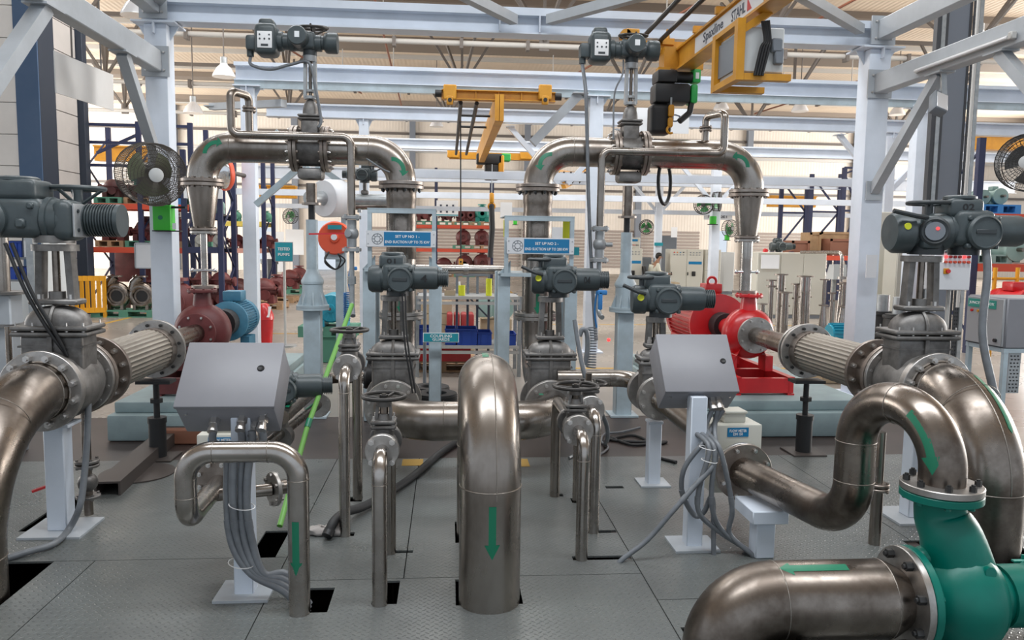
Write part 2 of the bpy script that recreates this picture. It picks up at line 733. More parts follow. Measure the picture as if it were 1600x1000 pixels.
def bend_arrow(T, ctr, u, v, Rb, r, a0, a1, side, w, headw, head, m='decal_green', lift=.0012, tilt=0.0):
    """curved arrow sticker on an elbow: elbow centre ctr, in-plane axes u,v, bend radius Rb, pipe radius r;
    side +1/-1 chooses the face along n = u x v; tilt (radians) shifts it round the pipe toward the outside"""
    u, v = V(u).normalized(), V(v).normalized()
    n = u.cross(v) * side
    mb = MB()

    def pt(th, off):
        rd = u * math.cos(th) + v * math.sin(th)
        ph = tilt + off / r
        return V(ctr) + rd * Rb + (n * math.cos(ph) + rd * math.sin(ph)) * (r + lift)
    N, K = 12, 6
    sg = 1 if a1 > a0 else -1
    ah = a1 - sg * head
    rows = [(a0 + (ah - a0) * i / N, w) for i in range(N + 1)]
    for seg_ in (rows, [(ah, headw), ((ah + a1) / 2, headw / 2), (a1, .0005)]):
        vs = []
        for th, ww in seg_:
            vs += [pt(th, ww * (k / K - .5)) for k in range(K + 1)]
        fs = [(i * (K + 1) + k, i * (K + 1) + k + 1, (i + 1) * (K + 1) + k + 1, (i + 1) * (K + 1) + k) for i in range(len(seg_) - 1) for k in range(K)]
        mb.add(vs, fs)
    return part('arrow_sticker', mb, m, T)


def handwheel(T, c, axis, rad, r=.011, spokes=3, m='wheel', hub=.03, drop=.03, ph=0.0, name='handwheel'):
    x, y, a = axes(axis)
    mb = MB().torus(c, a, rad, r, 32, 8)
    mb.cyl(V(c) - a * (drop + .02), V(c) - a * (drop - .02), hub, n=14)
    for i in range(spokes):
        t = ph + 2 * PI * i / spokes
        d = x * math.cos(t) + y * math.sin(t)
        mb.tube([V(c) - a * drop + d * hub * .7, V(c) - a * drop * .5 + d * rad * .5, V(c) + d * rad], r * .8, 8)
    return part(name, mb, m, T)


# ================================================================== the hall
def cells(x0, x1, y0, y1, holes):
    xs = sorted({x0, x1} | {min(max(h[i], x0), x1) for h in holes for i in (0, 1)})
    ys = sorted({y0, y1} | {min(max(h[i], y0), y1) for h in holes for i in (2, 3)})
    for a, b in zip(xs, xs[1:]):
        for c, d in zip(ys, ys[1:]):
            if b - a < 1e-5 or d - c < 1e-5:
                continue
            mx, my = (a + b) / 2, (c + d) / 2
            if not any(h[0] < mx < h[1] and h[2] < my < h[3] for h in holes):
                yield a, b, c, d


PLX0, PLX1, PLY0, PLY1 = -4.2, 5.2, .6, 5.75
HOLES = [(-.67, -.51, 3.315, 3.56), (-.328, -.215, 3.378, 3.62), (.045, .345, 3.35, 3.62), (-.62, -.50, 4.205, 4.26), (-.33, -.17, 3.955, 3.99),
         (.645, .95, 3.82, 3.87), (.775, .95, 4.19, 4.23), (.66, .745, 4.83, 4.88), (-2.28, -1.93, 3.42, 3.93), (-2.32, -2.17, 4.35, 4.95),
         (2.5, 3.1, 3.2, 4.0), (.985, 1.40, 2.55, 3.10), (.05, .34, 4.08, 4.40), (-.60, -.52, 4.78, 4.87), (.78, .86, 4.70, 4.79), (1.93, 2.13, 3.62, 3.76), (1.05, 1.17, 4.98, 5.03), (-.99, -.86, 3.93, 4.3)]

fl = MB()
for a, b, c, d in cells(-26, 36, -6, 44, [(PLX0, PLX1, PLY0, PLY1), (-3.4, 4.6, PLY1, 7.15)]):
    fl.b2((a, c, -.12), (b, d, 0))
floor = struct('floor', fl, 'concrete')
struct('brown_floor_sheet', MB().b2((-3.4, PLY1 + .005, -.12), (4.6, 7.15, -.002)), 'brown_floor', floor)
pit = MB().b2((PLX0, PLY0, -.8), (PLX1, PLY1, -.76))
pit.b2((PLX0, PLY1, -.8), (PLX1, PLY1 + .06, -.13)).b2((PLX0 - .06, PLY0, -.8), (PLX0, PLY1, -.13)).b2((PLX1, PLY0, -.8), (PLX1 + .06, PLY1, -.13)).b2((PLX0, PLY0 - .06, -.8), (PLX1, PLY0, -.13))
struct('pipe_pit', pit, 'brown_floor', floor)
g = .0025
for (x0, x1, y0, y1) in ((PLX0, -1.735, PLY0, 3.93), (-1.735, -.80, PLY0, 3.93), (PLX0, -.80, 3.93, PLY1), (-.80, .955, PLY0, 3.645), (-.80, -.20, 3.645, PLY1),
                         (-.20, .955, 3.645, PLY1), (.955, PLX1, PLY0, 3.36), (.955, 2.55, 3.36, PLY1), (2.55, PLX1, 3.36, PLY1)):
    mb = MB()
    for a, b, c, d in cells(x0 + g, x1 - g, y0 + g, y1 - g, HOLES):
        mb.b2((a, c, -.010), (b, d, 0))
    struct('floor_plate', mb, 'plate', floor)
# joists that carry the plates
for x in (-3.0, -1.735, -.80, .955, 2.55, 4.2):
    struct('floor_joist', MB().b2((x - .03, PLY0, -.14), (x + .03, PLY1, -.0105)), 'brown_floor', floor)
for (x0, x1, y) in ((-5, -.9, 10.4), (-3.4, 1.5, 13.6), (1.2, 7, 9.9), (1.4, 9, 15.4)):
    struct('floor_marking', MB().b2((x0, y, 0), (x1, y + .09, .002)), 'yellow_line', floor)
for (x0, x1, y0, y1) in ((-6.4, -6.3, 12, 30), (2.0, 2.1, 16, 34)):
    struct('floor_marking', MB().b2((x0, y0, 0), (x1, y1, .002)), 'yellow_line', floor)
for p in ((-.32, -.17, 5.55, 5.72), (.42, .60, 5.50, 5.7)):
    struct('floor_marking', MB().b2((p[0], p[2], 0), (p[1], p[3], .002)), 'yellow_line', floor)

# back wall with bright openings to the yard
BY = 42.0
bw = MB()
for a, b, c, d in cells(-26, 36, 0, 8.4, [(-6.9, -5.3, 0, 2.6), (4.5, 5.4, .0, 2.6), (14.2, 15.2, 0, 2.4), (-10, -9, .4, 2.2)]):
    bw.b2((a, BY, c), (b, BY + .15, d))
wb = struct('wall_back', bw, 'wall_cream')
for z in (4.35, 5.3, 6.2, 7.1):
    struct('sheeting_rail', MB().b2((-26, BY - .12, z), (36, BY, z + .12)), 'truss' if z in (4.35, 7.1) else 'tube_white', wb)
for x in range(-20, 36, 6):
    struct('wall_post', MB().b2((x, BY - .3, 0), (x + .3, BY, 8.3)), 'col_grey', wb)
mat('louvre', (.30, .25, .22), .6)
for (x0, x1) in ((-4.6, 3.8), (6.0, 13.6), (16.0, 22.0)):
    mb = MB()
    for k in range(12):
        mb.b2((x0, BY - .08, .35 + k * .17), (x1, BY, .47 + k * .17))
    struct('louvre_panel', mb, 'louvre', wb)

# roof: sheets, dark gutters and purlins
rf = MB()
for a, b, c, d in cells(-22, 31, -6, BY, []):
    rf.b2((a, c, 8.3), (b, d, 8.42))
roof = struct('ceiling', rf, 'roof_sheet')
for y, w in ((14, .9), (22.3, .7), (26.9, 1.3), (33.5, .8), (38.8, .9)):
    struct('roof_gutter', MB().b2((-22, y, 8.1), (31, y + w, 8.3)), 'roof_dark', roof)
for y in (25.8, 29.4, 32.2, 36.2, 40.4):
    struct('purlin', MB().b2((-22, y, 8.16), (31, y + .12, 8.3)), 'tube_white', roof)


def truss(y, z, label, n0, n1, step, mats=('tube_white', 'truss')):
    T = thing('roof_truss', label, 'truss', (4, y, z), 'roof trusses over the hall')
    part('bottom_chord', MB().cyl((-16, y, z), (24, y, z), .065, n=12), mats[0], T)
    part('top_chord', MB().bar((-16, y, 8.05), (24, y, 8.05), .12, .12), mats[1], T)
    x = n0
    while x < n1:
        part('gusset', MB().b2((x - .12, y - .03, z - .12), (x + .12, y + .03, z + .2)), mats[1], T)
        for dx, dy in ((-1.1, 0), (0, 0), (1.1, 0), (-.5, 1.6), (.5, -1.6)):
            part('strut', MB().bar((x, y, z + .1), (x + dx, y + dy, 8.0), .07, .07), mats[1], T)
        x += step
    for k in range(int((n1 - n0) / 1.6)):
        xx = n0 + .8 + k * 1.6
        part('clamp', MB().b2((xx - .04, y - .11, z - .13), (xx + .04, y + .11, z + .1)), 'truss', T)
    return T


truss(19.5, 6.35, 'nearest tubular roof truss, above the second painted crane beam', -8.5, 14, 5.4)
truss(24.5, 6.15, 'middle tubular roof truss, its chord seen just under the second crane beam', -10, 18, 5.2)
truss(31.0, 6.30, 'farthest tubular roof truss close to the back wall', -12, 20, 6.0)
# sprinkler pipes and hangers
for i, (x0, y0, x1, y1) in enumerate(((-6.5, 14, -3.2, 30), (-1.6, 14, -1.9, 34), (3.2, 30, 6.5, 13), (8, 34, 9.0, 14), (12.5, 32, 14.5, 15))):
    T = thing('sprinkler_pipe', ('leftmost', 'second', 'third', 'fourth', 'rightmost')[i] + ' thin rusty red sprinkler pipe under the roof, counted from the left', 'pipe', (x0, y0, 6.9), 'rusty sprinkler pipes under the roof')
    part('pipe', MB().cyl((x0, y0, 7.0), (x1, y1, 7.0), .03, n=8), 'copper', T)
    for k in range(4):
        t = (k + .5) / 4
        part('hanger', MB().cyl((x0 + (x1 - x0) * t, y0 + (y1 - y0) * t, 7.0), (x0 + (x1 - x0) * t, y0 + (y1 - y0) * t, 8.3), .018, n=6), 'tube_white', T)

# ------------------------------------------------------------------ the partitioned room on the left
RY = 15.6
cl = at(30, 250, RY).x
cr_ = at(66, 250, RY).x
T = struct('wall_room_front', MB().b2((-17, RY + .06, 0), (cl, RY + .2, 8.2)), 'wall_panel')
for k in range(14):
    struct('wall_panel', MB().rbox(((-17 + cl) / 2, RY + .03, .29 + k * .58), (cl + 17, .06, .568), .006, 1), 'wall_panel', T)
WE = (cr_ - .06) / at(124, 250, 1).x
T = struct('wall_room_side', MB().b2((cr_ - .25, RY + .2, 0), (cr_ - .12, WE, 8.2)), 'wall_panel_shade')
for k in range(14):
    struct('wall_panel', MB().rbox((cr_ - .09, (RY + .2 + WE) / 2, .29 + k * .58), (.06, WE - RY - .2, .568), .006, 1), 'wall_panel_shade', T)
T = thing('corner_column', 'tall navy blue building column at the corner of the white panelled room', 'column', ((cl + cr_) / 2, RY, 0))
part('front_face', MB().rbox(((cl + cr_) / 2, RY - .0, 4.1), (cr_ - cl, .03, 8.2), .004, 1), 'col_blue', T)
part('side_face', MB().b2((cr_ - .04, RY + .016, 0), (cr_ - .0, RY + .62, 8.2)), 'col_navy', T)  # navy carries the shade on this side of the blue column
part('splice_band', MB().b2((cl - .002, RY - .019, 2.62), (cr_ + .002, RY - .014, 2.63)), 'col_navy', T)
EY = WE + .12
p = at(132, 300, EY)
T = thing('end_column', 'dark slate column at the far end of the grey room wall, beside the pump racks', 'column', (p.x, EY, 0))
part('shaft', MB().rbox((p.x, EY, 4.1), (.20, .2, 8.2), .006, 1), 'col_navy', T)
part('base_casing', MB().rbox((at(122, 400, EY - .3).x, EY - .3, .95), (.46, .2, 1.9), .01, 1), 'col_navy', T)

# ------------------------------------------------------------------ building column at the right
CY = 9.9
xl, xr = at(1447, 250, CY).x, at(1513, 250, CY).x
T = thing('building_column', 'tall grey building column with perforated cable tray, right of the white portal column', 'column', ((xl + xr) / 2, CY, 0))
part('web', MB().b2((xl + .12, CY - .02, 0), (xr - .1, CY + .02, 8.2)), 'col_grey', T)
part('left_flange', MB().b2((xl, CY - .06, 0), (xl + .05, CY + .02, 8.2)), 'col_grey_dark', T)
part('recess_shade', MB().b2((xl + .05, CY - .03, 0), (xl + .17, CY + .05, 8.2)), 'col_grey_dark', T)  # solid dark bar standing in for the shade inside the column
part('right_flange', MB().b2((xr - .13, CY - .03, 0), (xr - .1, CY + .1, 8.2)), 'col_grey_dark', T)
part('slotted_strip', MB().b2((xl + .055, CY - .075, 0), (xl + .105, CY - .06, 6.5)), 'galv', T)
mb = MB()
z = .2
while z < 6.4:
    for dx in (.0, .028):
        mb.b2((xr - .085 + dx, CY - .0622, z), (xr - .069 + dx, CY - .0605, z + .022))
    z += .05
ct = part('cable_tray', MB().b2((xr - .10, CY - .06, 0), (xr - .03, CY - .045, 6.5)), 'col_grey_dark', T)
part('perforation', mb, 'black', ct, kind='stuff')
part('tray_edge', MB().b2((xr - .03, CY - .08, 0), (xr + .02, CY - .04, 6.5)), 'galv', T)

# ================================================================== painted steel frames
CXL, CXR = -2.83, 4.48


def column(x, y, w, ztop, label, mt='paint_blue', group='painted portal columns', d=None):
    T = thing('portal_column', label, 'column', (x, y, 0), group)
    d = d or w
    part('shaft', MB().rbox((x, y, ztop / 2), (w, d, ztop), .012, 2), mt, T)
    part('cap_plate', MB().b2((x - w * .95, y - d * .8, ztop), (x + w * .95, y + d * .8, ztop + .016)), mt, T)
    part('base_plate', MB().b2((x - w * .85, y - d * .85, .0), (x + w * .85, y + d * .85, .018)), mt, T)
    for s in (-1, 1):
        part('gusset', MB().add([(x + s * w * .5, y - .006, ztop), (x + s * w * .9, y - .006, ztop), (x + s * w * .5, y - .006, ztop - .14), (x + s * w * .5, y + .006, ztop), (x + s * w * .9, y + .006, ztop), (x + s * w * .5, y + .006, ztop - .14)],
                                [(0, 1, 2), (3, 5, 4), (0, 3, 4, 1), (1, 4, 5, 2), (2, 5, 3, 0)]), mt, T)
    part('gusset', MB().b2((x - .006, y - d * .78, ztop - .1), (x + .006, y - d * .5, ztop)), mt, T)
    return T


column(CXL, 8.2, .215, 3.66, 'front left pale blue portal column carrying the green fan box')
column(CXR, 8.2, .235, 3.66, 'front right pale blue portal column beside the grey building column')
column(-2.78, 11.5, .19, 3.70, 'slimmer pale blue portal column behind the left gooseneck pipe')
column(2.12, 11.5, .20, 3.70, 'slimmer pale blue portal column behind the right overhead valve')
column(7.05, 11.5, .20, 3.70, 'slimmer pale blue portal column behind the grey building column at right')


def runway(y, x0, x1, z0, z1, w, label, top=.06, lower=False, mt='paint_blue'):
    T = thing('crane_beam', label, 'beam', ((x0 + x1) / 2, y, z0), 'painted crane beams')
    part('top_flange', MB().b2((x0, y - w / 2, z1 - top), (x1, y + w / 2, z1)), mt, T)
    part('web', MB().b2((x0, y - .012, z0), (x1, y + .012, z1 - top)), mt, T)
    part('bottom_flange', MB().b2((x0, y - w / 2, z0 - .014), (x1, y + w / 2, z0)), mt, T)
    if lower:
        part('rail', MB().b2((x0, y - w * .42, z0 - .12), (x1, y - w * .42 + .03, z0 - .014)), 'paint_support', T)
    return T


T = runway(8.2, CXL - .12, CXR + .13, 3.70, 3.94, .22, 'nearest pale blue crane beam across the top, spanning both front columns', .075)
for x in (.5, .9):
    part('splice_plate', MB().b2((x, 8.07, 3.70), (x + .012, 8.2, 3.86)), 'paint_blue', T)
T = runway(11.5, -2.95, 9.5, 3.80, 4.03, .22, 'second pale blue crane beam, the yellow end carriage hanging on it', .05, True)
runway(14.5, -3.2, 11.5, 3.77, 3.99, .2, 'third pale blue crane beam behind the overhead valves', .03)
runway(18.9, -4.5, 14.5, 3.77, 3.99, .2, 'fourth pale blue crane beam just above the gooseneck pipes', .03)
runway(24, -6, 18, 3.4, 3.75, .2, 'far pale blue crane beam low on the cream back wall', .03)


def sidebeam(x, y0, y1, z, h, label, mt='paint_shade'):
    T = thing('side_beam', label, 'beam', (x, y1, z), 'painted side beams')
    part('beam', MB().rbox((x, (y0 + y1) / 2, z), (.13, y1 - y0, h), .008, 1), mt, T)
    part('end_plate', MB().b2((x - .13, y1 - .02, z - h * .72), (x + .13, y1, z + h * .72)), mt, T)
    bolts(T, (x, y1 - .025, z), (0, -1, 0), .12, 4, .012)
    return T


zl = 3.30
sidebeam(CXL, 4.3, 8.09, zl, .2, 'lower grey side beam running from the front left column towards the camera')
sidebeam(CXR, 4.3, 8.08, zl, .2, 'lower grey side beam with fluorescent tube at the front right column')
sidebeam(CXL, 4.3, 8.07, 3.84, .2, 'upper grey side beam above the front left column')
sidebeam(CXR, 4.3, 8.07, 3.84, .2, 'upper grey side beam above the front right column')


def brace(a, b, w, label, mt='paint_shade', plate=None):
    a, b = V(a), V(b)
    T = thing('diagonal_brace', label, 'brace', b, 'diagonal frame braces')
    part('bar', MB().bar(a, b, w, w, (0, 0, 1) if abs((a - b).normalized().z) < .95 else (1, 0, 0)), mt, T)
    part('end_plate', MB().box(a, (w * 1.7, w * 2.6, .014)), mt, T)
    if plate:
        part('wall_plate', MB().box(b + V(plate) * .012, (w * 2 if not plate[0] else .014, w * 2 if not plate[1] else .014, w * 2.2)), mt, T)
    return T


brace((CXL, 7.30, 3.195), (CXL, 8.06, 2.35), .09, 'grey diagonal brace between left side beam and front left column')
brace((CXL, 5.95, 3.195), (CXL, 4.75, 2.05), .10, 'grey diagonal brace rising from the left photo edge to the side beam', )
brace((CXR, 7.05, 3.195), (CXR, 8.07, 2.2), .09, 'grey diagonal brace below the floodlight at the front right column', plate=(0, -1, 0))
brace((CXR, 6.25, 3.195), (CXR, 5.3, 2.3), .09, 'grey diagonal brace at the upper right photo edge')
# plan bracing over the first bay
brace((CXL + .3, 7.6, 3.86), (CXL + .0, 8.1, 3.86), .09, 'short plan brace at the top of the front left column')
for (p1, p2, l) in (((803, 31), (700, 2), 'plan brace meeting the near crane beam from the left'), ((858, 31), (1010, 1), 'plan brace meeting the near crane beam right of its middle'), ((1344, 46), (1258, 2), 'plan brace reaching the near crane beam beside the front right column')):
    b_ = at(p1[0], p1[1], 8.04)
    a_ = at(p2[0], p2[1], 7.1)
    a_.z = b_.z
    brace(b_ + (a_ - b_) * 2.2, b_, .09, l)
# far bay braces
brace(at(905, 148, 11.4), at(832, 224, 11.4), .13, 'broad grey diagonal brace left of the second right column', 'paint_shade')
PA, PB, PC = at(1029, 340, 25.6), at(1117, 340, 20.0), at(1388, 260, 14.5)
brace((-3.6, 12.6, 3.6), (-2.3, 11.5, 3.5), .1, 'grey knee brace behind the second left column')
for i, (x, y) in enumerate(((2.12, 14.6), (PA.x, 25.6), (PB.x, 20.0), (PC.x, 14.5))):
    for s in (-1, 1):
        brace((x + s * 1.0, y, 3.7), (x + s * .08, y, 2.7), .09, '%s-hand pale knee brace of the %s background post right of centre' % ('left' if s < 0 else 'right', ('first', 'second', 'third', 'fourth')[i]), 'paint_blue')
for i, (x, y, w) in enumerate(((-1.5, 14.5, .17), (PC.x, 14.5, .18), (PA.x, 25.6, .22), (PB.x, 20.0, .22))):
    column(x, y, w, 3.75, ('pale blue background post left of the red hose reel', 'pale blue background post between the front right column and grey building column', 'pale blue background post with a teal sign behind the seated man',
                            'pale blue background post carrying the twin small fans')[i])
for i, (y, z, x0, x1) in enumerate(((14.6, 2.75, -1.5, PC.x), (18.8, 2.62, -5, 13), (25.75, 2.6, -6, 15))):
    solo('tie_rail', MB().b2((x0, y - .05, z), (x1, y + .05, z + .14)), 'paint_blue', ('nearest', 'middle', 'farthest')[i] + ' of the pale blue horizontal tie rails behind the sign frames', 'rail', 'background tie rails', base=((x0 + x1) / 2, y, z))


# ================================================================== valves and actuators
class Loc:
    """builds parts of T in a local frame placed at c, turned rz about the vertical and scaled s"""

    def __init__(self, T, c, rz=0.0, s=1.0, flip=1):
        self.T = T
        self.m = MX.Translation(V(c)) @ MX.Rotation(rz, 4, 'Z') @ MX.Diagonal((s * flip, s, s, 1))
        self.s = s

    def p(self, name, mb, mt, parent=None, label=None, kind=None, sharp=38):
        mb.xf(self.m)
        return part(name, mb, mt, parent or self.T, label, kind, sharp)

    def pt(self, p):
        return self.m @ V(p)

    def d(self, p):
        return (self.m.to_3x3() @ V(p)).normalized()


def dome(mb, c, rx, ry, h, n=28, m=7):
    pts = [(math.cos(PI / 2 * k / m), math.sin(PI / 2 * k / m)) for k in range(m + 1)]
    b = len(mb.v)
    mb.lathe((0, 0, 0), (0, 0, 1), pts, n)
    for i in range(b, len(mb.v)):
        p = mb.v[i]
        # squarer plan than an ellipse
        mb.v[i] = V(c) + V((math.copysign(abs(p.x) ** .8, p.x) * rx, math.copysign(abs(p.y) ** .8, p.y) * ry, p.z * h))
    return mb


def gate_valve(T, c, rz, L, ro, r, w, d, zf, zd, zy, near=True, nb=12, rb=.013, fm='flange', cm='cast', pill=.07, front=True):
    """c: centre on the pipe axis at the face of the first flange; runs L along local +Y; zf bonnet flange, zd dome top, zy yoke top above the axis"""
    K = Loc(T, c, rz)
    t = .028
    ax = K.d((0, 1, 0))
    flange(T, K.pt((0, 0, 0)), ax, ro, t, nb, rb, fm, near)
    flange(T, K.pt((0, L, 0)), -ax, ro, t, nb, rb, fm, near)
    K.p('body', MB().lathe((0, t, 0), (0, 1, 0), [(r * 1.1, 0), (r * 1.22, L * .2), (r * 1.3, L * .5 - t), (r * 1.22, L * .8 - t), (r * 1.1, L - 2 * t)], 28)
        .rbox((0, L / 2, zf / 2 - .01), (w * .80, d * .8, zf - .02), .02, 3), cm)
    rib = MB().b2((-.012, L / 2 - d * .46, r * .8), (.012, L / 2 + d * .46, zf - .02))
    rib.b2((-w * .42, L / 2 - d * .42, zf - .085), (w * .42, L / 2 + d * .42, zf - .075))
    K.p('rib', rib, cm)
    bf = MB().rbox((0, L / 2, zf - .013), (w, d, .026), .012, 2).rbox((0, L / 2, zf + .018), (w, d, .026), .012, 2)
    o = K.p('bonnet_flange', bf, cm)
    nx = 4
    for i in range(nx + 1):
        for sy in (-1, 1):
            p = K.pt((w * .43 * (2 * i / nx - 1), L / 2 + sy * d * .42, zf + .004))
            if near:
                inst('bolt', BOLT, o, p, (0, 0, 1), (.008, .008, .028))
    K.p('bonnet', dome(MB(), (0, L / 2, zf + .03), w * .42, d * .40, zd - zf - .03).b2((-.014, L / 2 - d * .405, zf + .03), (.014, L / 2 + d * .405, zf + .06)), cm)
    rb_ = MB().tube([(0, L / 2 + d * .42 * math.cos(a), zf + .03 + (zd - zf - .022) * math.sin(a)) for a in [PI * k / 12 for k in range(13)]], .012, 6)
    K.p('bonnet_rib', rb_, cm)
    g = MB().rbox((0, L / 2, zd + .02), (pill * 3.0, d * .5, .03), .008, 1).cyl((0, L / 2, zd + .03), (0, L / 2, zd + .075), pill * .5, n=14)
    K.p('gland', g, cm)
    for s in (-1, 1):
        K.p('gland_stud', MB().cyl((s * pill * .95, L / 2 - .02, zd), (s * pill * .95, L / 2 - .02, zd + .08), .010, n=6).cyl((s * pill * .95, L / 2 - .02, zd + .035), (s * pill * .95, L / 2 - .02, zd + .06), .018, n=6), 'bolt', sharp=30)
        K.p('yoke_pillar', MB().bar((s * pill, L / 2, zd + .02), (s * pill * .85, L / 2, zy), .035, d * .28, (0, 1, 0)), cm)
    K.p('stem', MB().cyl((0, L / 2, zd), (0, L / 2, zy), .019, n=12), 'steel_dark')
    K.p('yoke_plate', MB().cyl((0, L / 2, zy - .012), (0, L / 2, zy + .022), pill * 1.35, n=24), cm)
    return K


def actuator(T, c, rz=0.0, s=1.0, flip=1, num=None, motor=None, wheel=True, fins=True, brand=True, eye=True, cable=None):
    """electric valve actuator standing on c, gear case in the middle, motor to local +X, control end to local -X"""
    K = Loc(T, c, rz, s, flip)
    K.p('mount_flange', MB().cyl((0, 0, 0), (0, 0, .05), .075, n=22), 'actuator_dark')
    K.p('gear_case', MB().rbox((0, 0, .135), (.20, .20, .18), .035, 3).cyl((-.11, 0, .125), (.12, 0, .125), .092, n=26), 'actuator')
    cap = K.p('top_housing', MB().rbox((-.035, .01, .235), (.175, .165, .10), .028, 3).lathe((-.035, .01, .283), (0, 0, 1), [(.078, 0), (.078, .012), (.066, .018), (0, .018)], 26), 'actuator')
    if num:
        text(cap, num, K.pt((-.035, -.0735, .24)), .06 * s, .035 * s, 'black', K.d((flip, 0, 0)), (0, 0, 1))
    cov = K.p('cover_disc', MB().lathe((.03, -.07, .115), (0, -1, 0), [(.088, 0), (.088, .05), (.078, .062), (.074, .062), (.072, .056), (0, .056)], 30), 'actuator')
    if brand:
        K.p('name_plate', MB().rbox((.03, -.128, .118), (.10, .006, .022), .002, 1), 'actuator_dark', cov)
    for a in range(4):
        p = (.03 + .098 * math.cos(a * PI / 2 + .78), -.09, .115 + .098 * math.sin(a * PI / 2 + .78))
        K.p('cover_lug', MB().rbox(p, (.026, .04, .026), .006, 1), 'actuator')
    mo = K.p('motor', MB().lathe((.10, .0, .125), (1, 0, 0), [(.07, 0), (.08, .01), (.08, .16), (.074, .18), (0, .18)], 26), 'actuator')
    if motor:
        text(mo, motor, K.pt((.19, -.0815, .125)), .045 * s, .05 * s, 'black', K.d((flip, 0, 0)), (0, 0, 1))
    if fins:
        fm = MB().cyl((.27, 0, .125), (.35, 0, .125), .052, n=22)
        for k in range(6):
            fm.cyl((.282 + k * .012, 0, .125), (.287 + k * .012, 0, .125), .062, n=22)
        K.p('motor_fins', fm, 'actuator')
    e = K.p('control_end', MB().lathe((-.10, 0, .115), (-1, 0, 0), [(.085, 0), (.095, .008), (.095, .075), (.082, .095), (0, .10)], 26), 'actuator')
    if eye:
        K.p('indicator_disc', MB().cyl((-.15, -.085, .13), (-.15, -.10, .135), .022, n=16), 'lime', e)
    if wheel:
        hw = MB().torus((-.13, 0, .262), (0, 0, 1), .088, .011, 26, 8).cyl((-.13, 0, .20), (-.13, 0, .262), .02, n=12)
        for k in range(3):
            hw.tube([(-.13, 0, .25), (-.13 + .088 * math.cos(k * 2.1), .088 * math.sin(k * 2.1), .262)], .008, 6)
        K.p('handwheel', hw, 'actuator_dark')
        K.p('crank_lever', MB().tube(bend([(-.12, -.10, .16), (-.17, -.12, .17), (-.27, -.12, .215)], .03, 4), .012, 8), 'actuator_dark')
    return K


def cable(T, pts, r, mt='conduit', name='cable', n=10):
    return part(name, MB().tube(spline(pts), r, n), mt, T)


# ------------------------------------------------------------------ centre arch
AX, AY, AR = .195, 3.39, .1365
T = thing('arch_pipe', 'large steel arch pipe with a straight green arrow in the centre foreground', 'pipe', (AX, AY, 0))
BR = .42
pth = bend([(AX, AY, -.5), (AX, AY, .92), (AX, AY + 2 * BR, .92), (AX, AY + 2 * BR, -.5)], BR * .999, 22)
part('pipe', MB().tube(pth, AR, 48), 'steel', T)
weldring(T, (AX, AY, .535), (0, 0, 1), AR)
weldring(T, (AX, AY + BR, .92), (0, 1, 0), AR)
weldring(T, (AX, AY + 2 * BR, .5), (0, 0, 1), AR)
sm = [(AX + .02, AY + BR - (BR + AR) * math.cos(a), .50 + (BR + AR) * math.sin(a)) for a in [PI * k / 30 for k in range(31)]]
part('weld_seam', MB().tube(sm, .003, 6), 'weld', T)
pz = at(772, 834, AY - AR).z
wrap_arrow(T, (AX, AY, pz), (0, 0, -1), AR, (.02, -1, 0), .235, .032, .068, .065)
pz = V((AX, AY + BR, .50))
bend_arrow(T, pz, (0, -1, 0), (0, 0, 1), BR, AR, 1.45, 1.9, 1, .03, .03, .05, tilt=1.5)

# ------------------------------------------------------------------ header between the two centre valves
HZ = .405
X1, X2 = -.392, .765
T = thing('header_pipe', 'horizontal steel header pipe behind the arch, joining the two centre gate valves', 'pipe', (.18, 5.2, 0))
pipe(T, [(X1, 5.64, HZ), (X1, 5.2, HZ), (X2, 5.2, HZ), (X2, 5.64, HZ)], .132, .36, 'steel', 36, seg=14)
weldring(T, (X1 + .37, 5.2, HZ), (1, 0, 0), .132)
weldring(T, (X2 - .37, 5.2, HZ), (1, 0, 0), .132)
for x in (X1, X2):
    flange(T, (x, 5.612, HZ), (0, 1, 0), .2, .028, 12, .013)
wrap_arrow(T, (X1 + .03, 5.53, HZ), (0, 1, 0), .132, (0.1, -.3, 1), .08, .03, .03, .002)
wrap_arrow(T, (X2 - .1, 5.45, HZ), (0, 1, 0), .132, (0, -.4, 1), .06, .03, .03, .002)

for (x, lab, num, mot, al, fl_) in ((X1, 'left', '01', '4', 'grey electric actuator marked 01 and 4 on the left centre valve', 1), (X2, 'right', None, '04', 'grey electric actuator marked 04 on the right centre valve', 1)):
    T = thing('gate_valve', 'cast gate valve in front of the riser under the %s set-up sign' % lab, 'valve', (x, 5.8, 0), 'cast gate valves')
    gate_valve(T, (x, 5.642, HZ), 0, .34, .2, .132, .385, .25, .36, .475, .775, True, 12, .013)
    T = thing('valve_actuator', al, 'actuator', (x, 5.81, HZ + .80), 'grey valve actuators')
    actuator(T, (x + (.03 if mot == '4' else .06), 5.79, HZ + .80), R(-4), 1.05, 1, num, mot, wheel=(mot == '04'), eye=(mot == '04'))
    if mot == '4':
        mb = MB()
        for s in (0, .02):
            mb.tube(spline([(x + .07 + s, 5.68, HZ + .82), (x + .09 + s, 5.6, HZ + .5), (x + .15 + s, 5.56, HZ + .12)]), .007, 6)
        part('cable_pair', mb, 'black', T)

# ------------------------------------------------------------------ the two big side lines: elbow, valve, actuator, braided hose
LZ = .80


